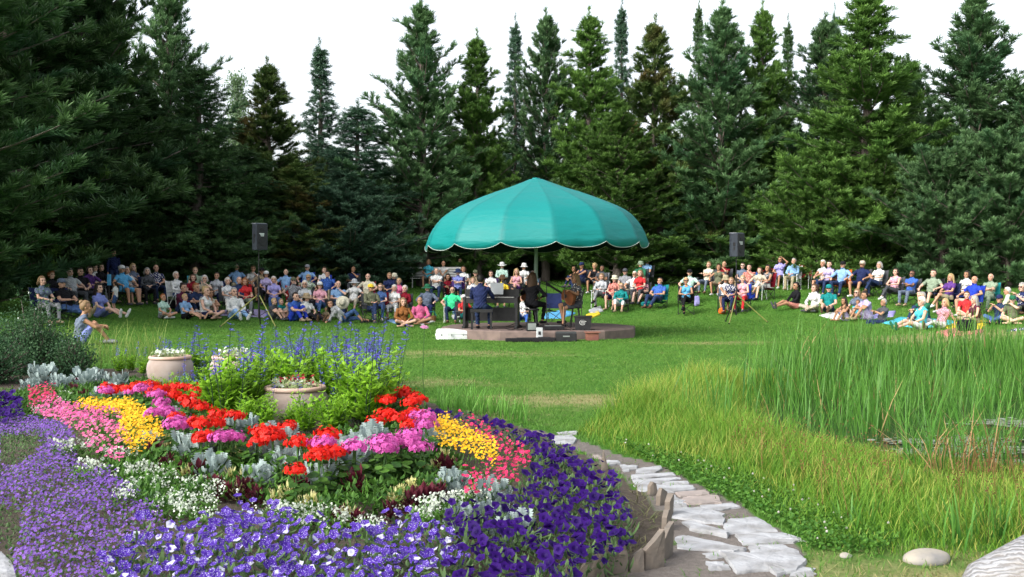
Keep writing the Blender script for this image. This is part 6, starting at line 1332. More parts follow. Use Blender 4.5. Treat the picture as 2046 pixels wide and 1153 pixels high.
# ================================================================ AUDIENCE
# head column, head row, pose, build, hair, hair colour, top:colour[:pattern], legs:colour[:pattern], options | label
PEOPLE = """
172 612 knees f bun light tank:slate shorts:peri r=115,D=22,k=15,sh=grey | woman in grey tank top sitting hunched by the shrub, hugging her knees
125 560 long m short dark tee:black pants:denim h=cap:slate,r=62,c=navy,D=29,sh=tan | man in black tee and blue-grey cap, jeans stretched out, low chair at left
103 549 chair f curly ginger tee:black pants:black r=55,c=dgrey,D=30.5 | red-haired woman in black behind the man with blue-grey cap
84 561 chair f bob light tee:slate pants:grey r=55,c=navy,D=30,k=1 | pale face at the far left under the pine boughs
140 544 rest m short grey tee:lgrey pants:dgrey r=55,c=dgrey,D=33 | person in light grey shirt behind the red-haired woman
161 543 chair m short dark tee:black pants:dgrey r=50,D=35,c=dgrey | shaded listener in black, third row at the far left
180 540 chin f bob dark long:purple pants:black r=50,D=34,c=dgrey | woman in dark purple cardigan behind the long-haired girl at left
190 535 chair f bob brown tee:white pants:grey r=45,D=37,c=navy | half-hidden listener in white behind the dark purple cardigan
202 534 chair f bob dark tee:black pants:black r=60,D=34.5,c=dgrey | dark-haired woman in black tee left of the blue board
227 510 standing m short dark long:navy pants:dkdenim r=40,D=42 | person in navy standing in the shade under the dark pines at left
198 574 lap f long dark tee:peri shorts:peri r=70,D=30,sh=white | girl with long dark hair in grey-blue dress, legs out, white shoes
230 553 standing f pony dark tee:white shorts:denim r=-100,s=.52,D=31.5,sh=lgrey,k=0 | toddler in white tee standing beside the girl with long dark hair
244 537 rest m short white tee:sky shorts:sky h=cap:white,r=55,c=dgrey,D=34,sh=dgrey | man in bright blue tee and white cap with bare legs
254 540 chair f short grey tee:white shorts:grey r=50,D=36,c=dgrey | listener in white squeezed behind the man in white cap
266 533 kneehold f long blond tee:slate shorts:slate r=50,D=35.5,c=navy | blonde woman in slate top with knees drawn up, chair at left
294 542 chair f bob grey long:dgrey pants:black r=30,D=35,c=navy | grey-haired woman in dark cardigan left of the man in floral shirt
312 535 chair m bald grey tee:navy:floral pants:dkdenim r=35,D=36,c=dgrey | bald man in navy and white floral shirt
326 586 tailor f short ginger tee:mint shorts:grey s=.72,r=60,D=31.5 | red-haired child in mint top beside the black bag
352 550 chair f short white long:white pants:denim r=50,c=white,lawn,D=35 | white-haired woman in white on a white lawn chair
390 541 chair m short sandy tee:sage pants:grey r=20,D=39,c=aqua | sandy-haired man in sage shirt behind the maroon hat
386 555 chair f bob brown tee:dred pants:black r=20,D=36.5,c=dgrey | woman in dark red top between white-haired and sage shirts
409 557 chin f bob white tee:beige pants:grey r=20,D=37,c=dgrey | white-haired listener in beige behind the blonde bun
367 571 knees f bun dark long:maroon pants:dkdenim r=60,D=33.5 | woman in plum hoodie sitting on the grass
392 573 knees m short ginger tee:dkdenim pants:dkdenim r=60,D=33.8 | red-haired man in dark tee right of the plum hoodie
370 589 lap m kid blond tee:lblue shorts:black s=.74,r=65,D=32,sh=-,k=0 | blond boy in pale blue tee with legs out on the grass
412 576 tailor f bun blond tank:white shorts:navy r=70,D=32.5,k=1,sh=- | blonde woman with bun in white tank top, head bowed
421 585 knees f bob brown tank:beige shorts:beige r=30,D=33.2,k=12 | bare-shouldered woman in beige half behind the white tank top
433 551 chair f bun dark tee:lgrey pants:navy r=5,c=navy,D=37.5 | woman in grey tee on navy chair left of the white curls
455 562 chair f elder white tee:white:dots pants:grey r=30,c=dgrey,D=36.5 | white-curled woman in patterned blouse, low in her chair
473 535 rest m short grey tee:lblue pants:khaki r=20,D=42,c=dgrey,g | large man in light blue polo and sunglasses, top row left of the speaker
478 560 rest m bald grey tee:dkdenim pants:sage r=35,c=dgrey,D=36.5 | grey-haired man in dark blue shirt with pale green trousers
489 563 chair f bob ginger tee:red pants:grey r=20,D=38.5,c=red | listener in red behind the dark blue shirt
468 582 lap m short grey long:white pants:lblue r=35,D=33 | grey-haired man in loose white shirt on the pale blanket
506 537 chin f short light tee:white pants:red r=15,D=41.5,c=dgrey | short-haired woman in white with red beside the left speaker pole
523 542 rest m short dark tee:tan shorts:tan h=cap:black,r=10,D=41,c=dgrey,k=13 | bearded man in tan and black cap right of the speaker pole
532 548 chair f bob dark tee:lilac pants:black h=cap:white,r=10,D=40.5,c=black | woman in lilac top and white cap
547 559 chair f short white tee:lavender pants:denim r=15,c=black,D=38 | white-haired woman in lavender sweater and jeans
571 544 rest m bald white tee:lblue pants:khaki r=5,c=dred,D=41.5 | heavy white-haired man in light blue tee
614 535 rest m short grey tee:lblue pants:khaki h=cap:grey,r=0,c=royal,D=43.5 | broad man in pale blue shirt and grey cap on royal blue chair
586 561 rest m short grey tee:grey:check pants:dgrey h=cap:olive,r=15,c=red,D=38.5 | man in grey checked shirt and olive cap on red chair
548 601 knees m kid blond tee:dgrey shorts:dgrey s=.78,r=70,D=33.5,k=1 | blond boy in charcoal tee leaning on his knees
562 601 knees m kid sandy tee:teal shorts:grey s=.74,r=50,D=34,k=1 | boy in teal tee beside the charcoal tee
574 606 tailor f short blond tee:beige shorts:beige s=.6,r=45,D=34,k=1 | small fair child in beige beside the boy in teal
591 591 knees m short dark tee:blue pants:royal r=50,D=33.6 | dark-haired man in blue tee with royal blue cloth over his knees
616 555 rest f elder blond tee:sage:floral pants:grey r=0,D=40,c=dgrey,g | blonde older woman in sage floral top
609 568 chair f bob white tee:lgrey pants:dgrey r=0,D=38.5,c=dgrey,g | white-haired woman with sunglasses behind the brown straw hat
613 594 lap f bob brown tee:white pants:black h=sun:tan,r=45,D=33.8,g | woman in white top and brown straw hat on the maroon rug
648 540 chair f bob brown tee:white pants:grey r=0,D=44,c=royal | small woman in white left of a royal blue chair
654 548 rest m short dark tee:blue:check pants:khaki r=0,c=royal,D=42 | big man in blue checked shirt on royal blue chair
639 570 cross f bob brown tee:pink pants:denim h=cap:white,r=15,c=dgrey,D=37.5,g | woman in pink shirt and white cap with jeans crossed
676 568 chin m bald white tee:lblue pants:dkdenim r=15,c=dgrey,D=37.5 | bald man in pale blue holding a straw hat on his knee
662 606 recline f long dark long:lgrey capri:denim r=5,D=33.5,sh=black | dark-haired woman in grey sweatshirt reclining on one elbow
651 614 tailor f short sandy tee:tan shorts:tan s=.45,r=0,D=34.5 | tiny tan-haired child behind the reclining woman
706 538 chin m bald dark tee:navy pants:dgrey r=0,D=46,c=dgrey,k=12 | tanned man in navy tee sitting alone in the back
708 565 rest f bob white tee:white capri:beige h=sun:lgrey,r=-5,c=dgrey,D=38.5,g | woman in white shirt and round grey sun hat
735 553 rest m bald white tee:cream pants:khaki r=-5,c=dred,D=40.5 | bald man in cream polo shirt, tallest in the middle rows
741 575 cross m short grey long:olive pants:dkdenim h=cap:yellow,r=25,c=dgrey,D=37.2,sh=dgrey | man in olive shirt and yellow cap reading on his lap
760 574 chair f bob light tee:denim pants:denim r=0,c=dred,D=38.5,g | woman in denim shirt and sunglasses on dark red chair
788 552 chair f bob white tee:navy pants:black h=bucket:cream,r=-10,c=navy,D=43 | woman in navy with cream hat reading, back row
778 551 chair f short light tee:navy pants:dgrey r=-5,D=44.5,c=dgrey | face peeping between the cream polo and the cream hat
797 562 chair f short blond tee:hpink pants:grey r=-10,c=dgrey,D=41 | woman in raspberry tee
788 577 chair f elder white tee:white capri:white r=-5,c=dgrey,D=38.5 | white-haired woman all in white
809 578 chair f elder white long:dred pants:dgrey r=-5,c=dgrey,D=38.5 | white-haired woman in dark red cardigan
806 603 tailor f long light long:rust shorts:denim r=15,D=34.5,k=1,sh=- | long-haired woman in rust sweater sitting cross-legged
839 601 tailor m bald dark long:hpink shorts:denim r=10,D=34.5,k=12,sh=- | bald man in raspberry pink shirt on the small blanket
854 576 rest m short dark long:slate pants:navy h=sun:dgreen,r=0,c=navy,D=38 | man in dark wide hat and grey jacket over blue
904 581 rest m bald white tee:green pants:dkdenim r=0,c=teal,lawn,D=36.5,g | white-haired man in bright mint green shirt and glasses
752 507 stand m short dark long:black pants:black h=cap:black,r=-10,D=47.5,k=21 | man in black standing in the shade with hand at his chin
856 524 chair f bob light tee:aqua shorts:grey r=-5,D=48.8,bench,k=12 | woman in aqua tee with bare legs at the left of the long bench
886 527 kneehold m bald grey tee:white shorts:tan r=0,D=48.8,bench | man in white tee bending forward on the long bench
919 521 chin m short brown tee:lblue shorts:khaki r=-8,D=48.8,bench | tall man in pale blue tee at the right of the long bench
872 542 arms m bald white tee:white pants:dkdenim r=0,c=dgrey,D=44 | old man in white polo with arms folded
915 544 arms f short white tee:peri pants:dkdenim h=sun:dkdenim,r=0,c=purple,D=44 | woman in periwinkle top and dark wide hat
926 538 chair f bob brown tee:white shorts:grey r=-5,D=46,c=dgrey | woman in white half hidden by the dark wide hat
895 553 knees f bob dark long:dred pants:black r=0,D=44,c=- | crouching person in dark red with a phone behind the green shirt
926 597 low f short white tee:red pants:teal h=cap:white,r=20,c=dgrey,D=35.5,cl | person in red tee and white visor left of the piano
950 546 chair m short grey tee:tan pants:dgrey h=cap:olive,r=0,c=dgrey,D=43.5,g | man with olive cap and sunglasses above the pianist
945 560 chair f elder light tee:white:floral pants:white r=0,c=dgrey,D=40.5 | woman in white blouse with blue flowers
981 547 chair f bob dark tee:white pants:dgrey r=-5,c=purple,D=42.5 | dark-haired woman in white printed top
1003 531 chair m short grey long:mint pants:grey h=cowboy:white,r=-5,c=dgrey,D=45 | man in mint shirt and white cowboy hat
1004 556 chair f bob dark long:yellow capri:white h=sun:brown,r=-5,c=orange,D=41,g | woman in yellow top and wide brown hat on orange chair
1032 543 cross f long blond tank:pink shorts:purple r=-5,c=dgrey,D=44 | blonde woman in pink tank top with crossed bare legs
1047 533 chair f bob dark tee:white shorts:white h=fedora:white,r=-5,c=dgrey,D=45,g,k=12 | woman all in white with white fedora
1065 547 chair f bob dark tee:lblue pants:lilac r=-10,c=dgrey,D=44 | woman in pale blue left of the pole
1044 597 low f bob dark tee:white:floral pants:blue r=0,c=dgrey,D=36,cl | person in white floral shirt seen between piano and pole
1147 532 knees f bob black tank:black pants:dkdenim r=-45,D=46,k=12,c=- | dark-haired woman in black hugging her knees on the grass
1162 530 kneehold m short dark tank:navy pants:dkdenim h=cap:navy,r=-45,D=46,k=12,c=dgrey | man in navy tank and cap reaching round his knee
1188 532 chair f curly blond tank:black shorts:black r=-20,c=dgrey,D=46,k=12 | curly blonde woman in black tank top with bare legs
1203 536 chair m short dark tee:dgrey pants:dgrey r=-20,c=grey,D=47,k=21 | dark-haired listener in charcoal behind the white lawn chair
1202 553 cross f bob light long:lgrey pants:grey r=-20,c=dgrey,lawn,D=42.5 | woman in pale grey shirt and trousers on white-framed chair
1228 557 chair f elder sandy tee:salmon:check shorts:navy h=bucket:cream,r=-25,c=red,D=40,sh=tan | woman in red checked shirt and cream hat on red chair
1241 572 low f short blond long:teal capri:white r=-12,c=dgrey,D=37.5,g,cl,sh=tan | woman in teal cardigan and white trousers with sunglasses
1249 543 chair m short dark tee:grey pants:dgrey h=cap:dgrey,r=-20,c=dgrey,D=44,g | listener in grey tee with dark cap and glasses
1268 548 rest m short white tee:white pants:khaki r=-20,c=dgrey,D=41.5,g | white-haired man in white polo with glasses
1279 546 chair f bob light tee:red pants:dgrey r=-25,c=dgrey,D=44.5 | red-faced listener just behind the white polo
1285 558 low f bob light tee:pink shorts:beige r=-25,c=dgrey,D=40,cl | woman in pink tee with a dark bag on her lap
1318 560 low m short black tee:blue pants:dkdenim r=-35,c=teal,D=38,cl | young man in blue tee leaning back in a low chair
1293 522 chair m short dark tee:lblue pants:dkdenim r=-35,c=dgrey,D=46.5 | man in sky blue short-sleeved shirt sitting high at the tree trunk
1280 528 chair m short grey long:dgreen pants:dgreen h=bucket:sage,r=-30,c=dgrey,D=47.5 | person in dark green with pale green hat
1371 561 cross f short blond tank:sky pants:black r=-10,c=black,D=37.5,k=12,g | woman in light blue tank top, black trousers crossed
1378 545 rest m short grey tee:mint pants:grey h=cap:black,r=-20,c=dgrey,D=41 | man in pale mint shirt and black cap
1416 529 arms f short light tee:cream pants:slate r=-35,c=dgrey,D=44.5 | short-haired woman in cream top with arms folded
1436 534 rest f bob brown tank:olive shorts:tan r=-25,c=dgrey,D=43.5,k=12 | woman in olive top with sunglasses pushed up
1447 528 chin m bald grey tee:dred pants:grey r=-35,c=dgrey,D=45.5 | bald man looking down behind the olive top
1450 558 kneehold m short grey tee:white:floral shorts:dgrey h=fedora:khaki,r=-15,c=slate,D=38,k=12,sh=tan | man in floral shirt and straw fedora with bare knees apart
1484 557 chair f short blond tank:pink pants:red r=-25,c=royal,D=39.5 | blonde woman in red trousers on a royal blue chair
1461 561 chair f bob light tee:navy:floral pants:navy r=-25,c=navy,D=40 | listener in navy floral top between fedora and red trousers
1484 531 chair m short dark tee:slate pants:tan r=-25,c=dgrey,D=44.5,g | man in slate shirt with glasses reading
1497 534 chin m short dark tee:salmon:check pants:denim r=-30,c=blue,D=43.5 | man in red checked shirt beside the blue beach chair
1518 541 rest f bob brown tee:beige shorts:beige r=-35,c=sky,lawn,D=43.5 | person leaning back in the light blue beach chair
1534 536 cross f long dark tank:dgrey:floral capri:white r=-50,c=dred,D=42.5,k=12 | long-haired woman in patterned top and white trousers
1546 516 chair m short black tee:red pants:dgrey r=-40,c=red,D=47,k=21 | dark-haired man in red at the end of the white bench
1559 519 lift f long dark tee:lavender shorts:lavender r=-35,D=46.3,bench,k=12,mir | woman in lavender raising a hand to her hair
1586 522 chair m short grey long:lblue pants:khaki r=-35,c=white,lawn,D=44 | grey-haired man in light blue shirt and khaki trousers
1590 571 lap f pony black long:black shorts:salmon r=-72,D=37.5,k=13,sh=dgrey | dark-haired woman in black hoodie with legs out on the grass
1627 575 tailor f bob brown long:white pants:beige r=-55,D=37.5 | brown-haired woman in white sweater on the grass
1656 576 lap m short brown tee:teal shorts:dkdenim h=cap:teal,r=-25,D=37.3,g | person in teal shirt with blue sunglasses on teal cap
1644 526 kneehold f short white tee:white shorts:denim r=-50,c=dgrey,D=43.5 | white-haired woman in white at the left of the row of five
1657 528 chair f short dark tee:lilac pants:dkdenim r=-50,c=dgrey,D=42.8 | short dark-haired woman in lilac shirt
1684 529 rest m short grey long:lblue pants:dkdenim h=cap:black,r=-40,c=orange,D=42 | bearded man in pale blue shirt and black cap
1723 528 rest m short grey tee:navy shorts:navy h=cap:beige,r=-45,c=dgrey,D=41,k=12,sh=white | man in navy polo, beige cap and white socks
1757 530 cross f bob grey tee:white pants:dkdenim r=-50,c=dgrey,D=40 | grey-haired woman in white with black scarf
1790 544 cross f bob dark tank:pink:floral pants:dgrey r=-50,c=dgrey,D=39.5 | woman in pink flowered tank top
1823 557 arms m short dark tee:blue pants:slate r=-50,c=dgrey,D=38.5,k=22,g | man in blue tee and dark glasses with arms folded low
1865 546 rest m short dark tee:sage shorts:black r=-50,c=black,D=37,k=1,sh=white | dark-haired young man in sage shirt and black shorts
1686 601 knees f long dark tank:brown shorts:lilac s=.85,r=-60,D=35,k=12,sh=- | girl with long dark hair in patterned dress hugging her knees
1712 585 tailor f long light tee:slate shorts:slate r=-50,D=35.6,g | light-haired woman with sunglasses on her head behind the small boy
1714 604 tailor m short brown tee:aqua shorts:grey s=.62,r=-20,D=34.4,k=12,sh=- | small boy in aqua tee with a toy on his lap
1727 590 knees f short dark tee:lilac shorts:lilac r=-70,D=34.6,k=13 | woman in pale lilac dress bending over the boy
1766 578 clap m short grey tee:dgrey pants:dkdenim r=-75,D=34.8,low0,k=12 | grey-bearded man in charcoal tee clapping
1842 592 knees m short grey long:dgreen pants:dkdenim r=-70,D=33.6,sh=black | man in green shirt and jeans behind the aqua tank top
1841 602 lap f elder white tank:aqua shorts:white r=-75,D=31.5,sh=dgreen | white-haired woman in aqua tank top on the turquoise blanket
1900 556 cross f long blond tee:purple shorts:khaki r=-60,c=navy,D=35.5 | woman with very long blonde hair in purple tee
1932 553 chair f bob dark tee:white pants:black r=-50,c=dgrey,D=36.5,k=12 | dark-haired woman in white tee
1948 567 rest m bald grey tee:royal shorts:beige r=-65,c=royal,D=33.8,sh=white | grey-haired man in royal blue shirt and beige shorts
1980 561 arms m bald white tee:sage pants:sage r=-45,c=teal,D=34.8 | bald man in sage tee with arms folded
1889 606 stretch f bob blond tee:pink:check pants:white r=-60,D=31.8 | blonde woman in pink tee leaning back on her hands
1932 591 tailor m short brown tee:red shorts:khaki r=-20,D=33.2,k=1 | man in red polo looking down
1946 600 tailor f long grey tank:maroon capri:khaki r=-80,D=31.8 | woman with long grey hair in maroon tank top
1997 606 phone m short brown tee:dkdenim pants:denim h=cap:navy,r=-55,D=31.3 | man in navy tee and cap holding a phone up
2023 604 tailchin m short brown tee:olive shorts:tan h=cap:dgreen,r=-30,D=30.8,sh=- | man in olive tee and green cap resting his chin on his hand
2042 574 phone f bob grey tee:navy:floral pants:black r=-60,D=33,g | grey-haired woman in navy patterned top with raised hands
2012 588 tailor m short white long:cream pants:beige r=-110,D=33.5 | person in cream bent over behind the navy cap
"""
def opts(s):
    d = {}
    for q in s.split(','):
        q = q.strip()
        if '=' in q: k, v = q.split('=', 1); d[k] = v
        elif q: d[q] = True
    return d
NP_ = 0
for ln in PEOPLE.strip().splitlines():
    left, lab = ln.split('|'); f_ = left.split(); lab = lab.strip()
    hx, hy, pose, sex, hair, hc, tp, bt = float(f_[0]), float(f_[1]), *f_[2:8]; o_ = opts(f_[8]) if len(f_) > 8 else {}
    tp = (tp.split(':') + ['plain'])[:3]; bt = (bt.split(':') + ['plain'])[:3]
    low0 = 'low0' in o_; sc = float(o_.get('s', 1)) * rng.uniform(.98, 1.05); rz = R(float(o_['r'])) if 'r' in o_ else 0
    b = posed(pose, sex); hl = b['hc'] + np.array([0, 0, .01]); Dh = float(o_['D']) if 'D' in o_ else None
    res, x, y, z = solve(hx, hy, hl, rz, sc, None); D0 = y
    if Dh:   # stay near the row's distance
        best = None
        for dd in np.arange(-2.6, 2.61, .2):
            q = solve(hx, hy, hl, rz, sc, Dh + dd); cst = abs(q[0]) + .03 * abs(dd)
            if best is None or cst < best[0]: best = (cst, q)
        res, x, y, z = best[1]
    # seats differ a little in height and people in size: take up what is left over
    adj = max(-.16, min(.16, res)); 
    chaired = ('c' in o_ and o_['c'] != '-') or 'bench' in o_
    if abs(res) > .12: print('PERSON', int(hx), int(hy), pose, 'res %.2f D %.1f' % (res, y))
    sc *= 1 + (adj / max(hl[2], .5)) * .8; zz = z - (0.42 if low0 else 0)
    p = person(x, y, zz, rz, pose, sex, hair, hc, tp[0], tp[1], bt[0], bt[1], sc, o_.get('h'), 'g' in o_, int(o_['k']) if 'k' in o_ else None, None if o_.get('sh') == '-' else o_.get('sh', ['dgrey', 'brown', 'white', 'tan', 'black'][NP_ % 5]), tp[2], bt[2], lab, mirror='mir' in o_)
    NP_ += 1
    if 'c' in o_ and o_['c'] != '-':
        cs = sc; chair(x, y, z, rz, o_['c'], f"{'low ' if pose in ('low', 'long') else ''}{'white-framed ' if 'lawn' in o_ else ''}chair under the {' '.join(lab.split()[:11])}", pose in ('low', 'long'), 'lawn' if 'lawn' in o_ else 'camp').scale = (cs, cs, cs)
# musicians
person(AT(960, 27.25), 27.3, SZ - .02, R(180 - 10), 'play', 'm', 'short', 'black', 'long', 'navy', 'pants', 'dkdenim', 1.02, label='pianist in dark navy suit seen from behind at the digital piano', group='musicians on the stage', skin=2, shoes='black')
person(AT(1064, 28.0), 28.05, SZ - .03, R(150), 'guitar', 'f', 'long', 'brown', 'long', 'black', 'pants', 'black', 1.02, label='musician in black with long brown hair seen from behind the canopy pole', group='musicians on the stage', skin=2, shoes='black')
person(AT(1150, 28.3), 28.3, SZ - .03, R(-72), 'guitar', 'f', 'long', 'light', 'tee', 'dgrey', 'shorts', 'dgrey', 1.0, label='long-haired woman in patterned black dress playing guitar, facing left', group='musicians on the stage', skin=12, shoes='black', tpat='floral')
def guitar(px, D, z, rz, lab, w=1.0):
    o = empty('guitar', (AT(px, D), D, z), rz); tag(o, lab, 'guitar'); P = [(0, -.24), (.13, -.22), (.19, -.12), (.17, .0), (.125, .06), (.14, .14), (.12, .21), (0, .235)]
    P = P + [(-a, b) for a, b in reversed(P[1:-1])]; n = len(P); V = [[a, y, b] for y in (-.045, .045) for a, b in P] + [[0, -.045, 0], [0, .045, 0]]
    mb = MB(); mb.add(V, [[i, (i + 1) % n, n + (i + 1) % n, n + i] for i in range(n)]); mb.F.append(np.array([[(i + 1) % n, i, 2 * n] for i in range(n)] + [[n + i, n + (i + 1) % n, 2 * n + 1] for i in range(n)])); mb.M.append(np.zeros(2 * n, int))
    wd = pbr('guitar_wood', (.16, .06, .025), (.10, .04, .02), 5, .35); mb.build('body', [wd], o)
    MB().box((0, -.02, .50), (.05, .025, .60)).build('neck', [black], o); MB().box((0, -.01, .87), (.075, .02, .16)).build('headstock', [black], o); MB().tube([(0, -.047, .06), (0, -.05, .06)], .05, 0, 16).build('sound_hole', [black], o)
    return o
q = guitar(1136, 28.1, 1.03, 0, 'dark guitar held by the woman playing at right'); q.rotation_euler = (R(8), R(-68), R(-60))
q = guitar(1058, 28.3, 1.0, 0, 'guitar held by the musician in black'); q.rotation_euler = (0, R(62), R(150))
# ================================================================ THINGS ON THE LAWN
chair(AT(1111, 36), 36, tz(AT(1111, 36), 36), R(10), 'navy', 'empty navy camp chair standing between the pole and the guitarist')
chair(AT(1343, 50), 50, tz(AT(1343, 50), 50), R(-10), 'dgrey', 'empty dark chair in the shade beside a tree trunk')
chair(AT(1605, 44), 44, tz(AT(1605, 44), 44), R(-30), 'dred', 'dark red patterned chair between the man in khaki trousers and the bench', False, 'lawn')
def blanket(pts, D0, col, lab, pat='plain', h=.02):
    """cloth lying on the grass, outlined by photo points on the ground"""
    Q = []
    for px, py in pts:
        D = 26.0
        for _ in range(400):
            x = AT(px, D)
            if CH + (YH - py) / F * D <= tz(x, D) + h: break
            D += .04
        Q.append((AT(px, D), D))
    P = np.array(Q); c = P.mean(0); n = 12; K = len(P); ring = []
    E = []
    for i in range(K):
        for s in range(6): E.append(P[i] + (P[(i + 1) % K] - P[i]) * s / 6)
    E = np.array(E); g = np.random.default_rng(int(pts[0][0])); V = []
    for s in (1, .97, .75, .5, .25):
        q = c + (E - c) * s; V.append(np.column_stack([q, terr(q[:, 0], q[:, 1]) + (.004 if s == 1 else h + .018 + .02 * np.sin(q[:, 0] * 9 + g.uniform(0, 6)) * np.sin(q[:, 1] * 6 + g.uniform(0, 6)))]))
    m = len(E); V.append(np.array([[c[0], c[1], tz(*c) + h + .02]])); V = np.concatenate(V); F4 = [[k * m + i, k * m + (i + 1) % m, (k + 1) * m + (i + 1) % m, (k + 1) * m + i] for k in range(4) for i in range(m)]
    mb = MB(); mb.add(V, F4); mb.F.append(np.array([[4 * m + i, 4 * m + (i + 1) % m, 5 * m] for i in range(m)])); mb.M.append(np.zeros(m, int))
    o = mb.build('blanket', [cloth(col, pat)], None, True); tag(o, lab, 'blanket', 'picnic blankets on the lawn')
for pts, col, lab, pat in [
 ([(436, 622), (470, 616), (540, 622), (528, 634), (440, 630)], 'lilac', 'pale lilac blanket left of the speaker tripod', 'plain'),
 ([(540, 626), (600, 622), (606, 634), (556, 637)], 'white', 'crumpled white blanket beside the boys', 'plain'),
 ([(596, 630), (640, 626), (655, 636), (610, 640)], 'maroon', 'maroon checked rug under the brown straw hat', 'check'),
 ([(772, 640), (800, 633), (812, 642), (790, 646)], 'lblue', 'light blue towel under the rust sweater', 'plain'),
 ([(815, 644), (850, 638), (870, 642), (845, 649)], 'white', 'small white cloth before the man in raspberry pink', 'plain'),
 ([(902, 630), (930, 626), (936, 634), (905, 637)], 'white', 'white bundle cloth by the mint green shirt', 'plain'),
 ([(1086, 628), (1128, 618), (1150, 626), (1120, 636), (1088, 636)], 'sky', 'light blue towel seen behind the right side of the stage', 'plain'),
 ([(1170, 630), (1196, 622), (1200, 628), (1180, 636)], 'yellow', 'lime yellow mat right of the crate', 'plain'),
 ([(1176, 620), (1200, 612), (1206, 622), (1180, 627)], 'lgrey', 'grey bundled towel above the lime yellow mat', 'plain'),
 ([(1636, 630), (1680, 622), (1712, 632), (1668, 638)], 'white', 'scalloped white cloth under the girl with long dark hair', 'plain'),
 ([(1710, 634), (1745, 622), (1790, 622), (1785, 632), (1730, 638)], 'lavender', 'lavender blanket under the clapping man', 'plain'),
 ([(1762, 645), (1800, 634), (1900, 640), (1916, 650), (1840, 655)], 'aqua', 'turquoise blanket under the white-haired woman in aqua', 'plain'),
 ([(1884, 652), (1930, 640), (1978, 642), (1960, 656), (1900, 658)], 'yellow', 'pale yellow-green mat in front of the red polo', 'plain'),
 ([(1870, 664), (1905, 656), (1972, 660), (1955, 672), (1895, 674)], 'salmon', 'red and white checked cloth under the black backpack', 'check'),
 ([(2010, 664), (2046, 656), (2090, 664), (2040, 672)], 'dkdenim', 'dark patterned blanket at the right edge', 'dots')]:
    blanket(pts, 0, col, lab, pat)
def gpt(px, py):
    D = 24.0
    for _ in range(900):
        if CH + (YH - py) / F * D <= tz(AT(px, D), D): break
        D += .03
    return AT(px, D), D, tz(AT(px, D), D)
def bag(nm, px, py, d, col, lab, cat, parts='handle'):
    x, y, z = gpt(px, py); o = empty(nm, (x, y, z + .01), rng.uniform(-.4, .4)); tag(o, lab, cat); mb = MB(); mb.ball((0, 0, d[2] * .45), (d[0] / 2, d[1] / 2, d[2] * .5), 0, 18, 12); V = mb.V[0]; s = np.array([d[0] / 2, d[1] / 2, d[2] * .5]); q = (V - (0, 0, d[2] * .45)) / s; q = np.sign(q) * np.abs(q) ** .55; mb.V[0] = q * s * .9 + (0, 0, d[2] * .45) + .012 * np.sin(V[:, :1] * 40 + V[:, 2:] * 31)
    mb.V[0][:, 2] = np.maximum(mb.V[0][:, 2], 0); mb.build('body', [cloth(col)], o, True)
    MB().tube([(-d[0] * .25, 0, d[2] * .82), (-d[0] * .12, 0, d[2] * 1.05), (d[0] * .12, 0, d[2] * 1.05), (d[0] * .25, 0, d[2] * .82)], .012, 0, 6).build('handle', [cloth('dgrey')], o); MB().box((0, -d[1] * .46, d[2] * .4), (d[0] * .6, .03, d[2] * .4)).build('pocket', [cloth(col)], o); return o
bag('backpack', 1932, 664, (.52, .34, .34), 'black', 'black backpack lying on the red checked cloth', 'backpack')
bag('bag', 341, 617, (.50, .36, .34), 'black', 'large black bag on the grass beside the child in mint', 'bag')
bag('bag', 1443, 628, (.26, .2, .24), 'orange', 'orange tote bag under the chair of the straw fedora', 'bag')
bag('cooler_bag', 1291, 613, (.44, .28, .20), 'teal', 'teal cooler bag between the white trousers and the young man in blue', 'cooler')
bag('bag', 1392, 612, (.24, .18, .42), 'lavender', 'lavender shopping bag hanging by the light blue tank top', 'bag')
bag('bag', 1715, 630, (.22, .18, .2), 'mint', 'mint green bag beside the woman in pale lilac dress', 'bag')
bag('bag', 910, 628, (.22, .2, .28), 'lblue', 'white and blue carrier bag at the feet of the mint green shirt', 'bag')
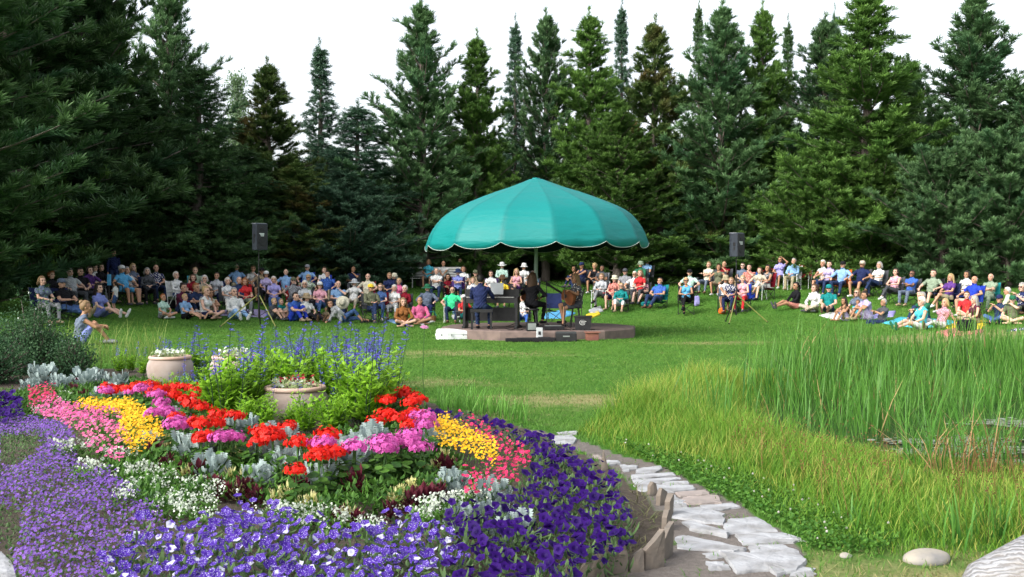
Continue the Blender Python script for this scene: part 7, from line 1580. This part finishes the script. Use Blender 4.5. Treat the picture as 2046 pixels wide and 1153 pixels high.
bag('bag', 702, 634, (.22, .26, .20), 'black', 'small black bag at the feet of the reclining woman', 'bag')
bag('bag', 1508, 600, (.28, .2, .28), 'royal', 'royal blue bag hanging behind the red trousers', 'bag')
bag('cooler_bag', 1458, 582, (.2, .18, .3), 'aqua', 'aqua cooler between the olive top and the fedora', 'cooler')
def basket():
    x, y, z = gpt(862, 643); o = empty('picnic_basket', (x, y, z), .2); tag(o, 'small brown picnic basket with teal rim beside the raspberry shirt', 'basket'); MB().lathe([(0, 0), (.12, 0), (.15, .2), (.14, .2), (.11, .02)], 0, 16, sx=1.2).build('body', [pbr('wicker', (.25, .12, .05), (.15, .07, .03), 60, .8)], o); MB().tube([(-.17, 0, .2), (-.1, 0, .34), (.1, 0, .34), (.17, 0, .2)], .014, 0, 6).build('handle', [cloth('teal')], o)
basket()
def bottle(px, py, h, col, lab):
    x, y, z = gpt(px, py); o = empty('bottle', (x, y, z)); tag(o, lab, 'bottle'); m = pbr('bottle_glass', col, None, 5, .1, spec=.6); MB().lathe([(0, 0), (.04, 0), (.042, .02), (.042, h * .58), (.016, h * .75), (.015, h * .93), (0, h * .93)], 0, 16).build('glass', [m], o, True); MB().tube([(0, 0, h * .93), (0, 0, h)], .017, 0, 10).build('cap', [pbr('bottle_cap', (.1, .01, .02), None, 5, .4)], o)
bottle(1851, 657, .42, (.015, .012, .01), 'dark wine bottle standing on the turquoise blanket')
def strawhat():
    x = AT(689, 37.2); o = obj('straw_hat', hat_mesh('sun'), None, (x, 36.7, tz(x, 37) + .62), 0, [cloth('cream')]); o.scale = (1.15, 1.15, 1.15); o.rotation_euler = (R(75), R(10), 0); tag(o, 'cream straw hat held on the knee of the bald man in pale blue', 'hat')
strawhat()
x = AT(218, 35); o = empty('blue_board', (x, 35, tz(x, 35) + .0)); tag(o, 'bright blue chair back panel between the black tee and the white cap', 'chair back'); MB().box((0, 0, .95), (.12, .03, .36)).build('panel', [cloth('sky')], o); MB().tube([(0, 0, 0), (0, 0, .8)], .015, 0, 6).build('post', [black], o)
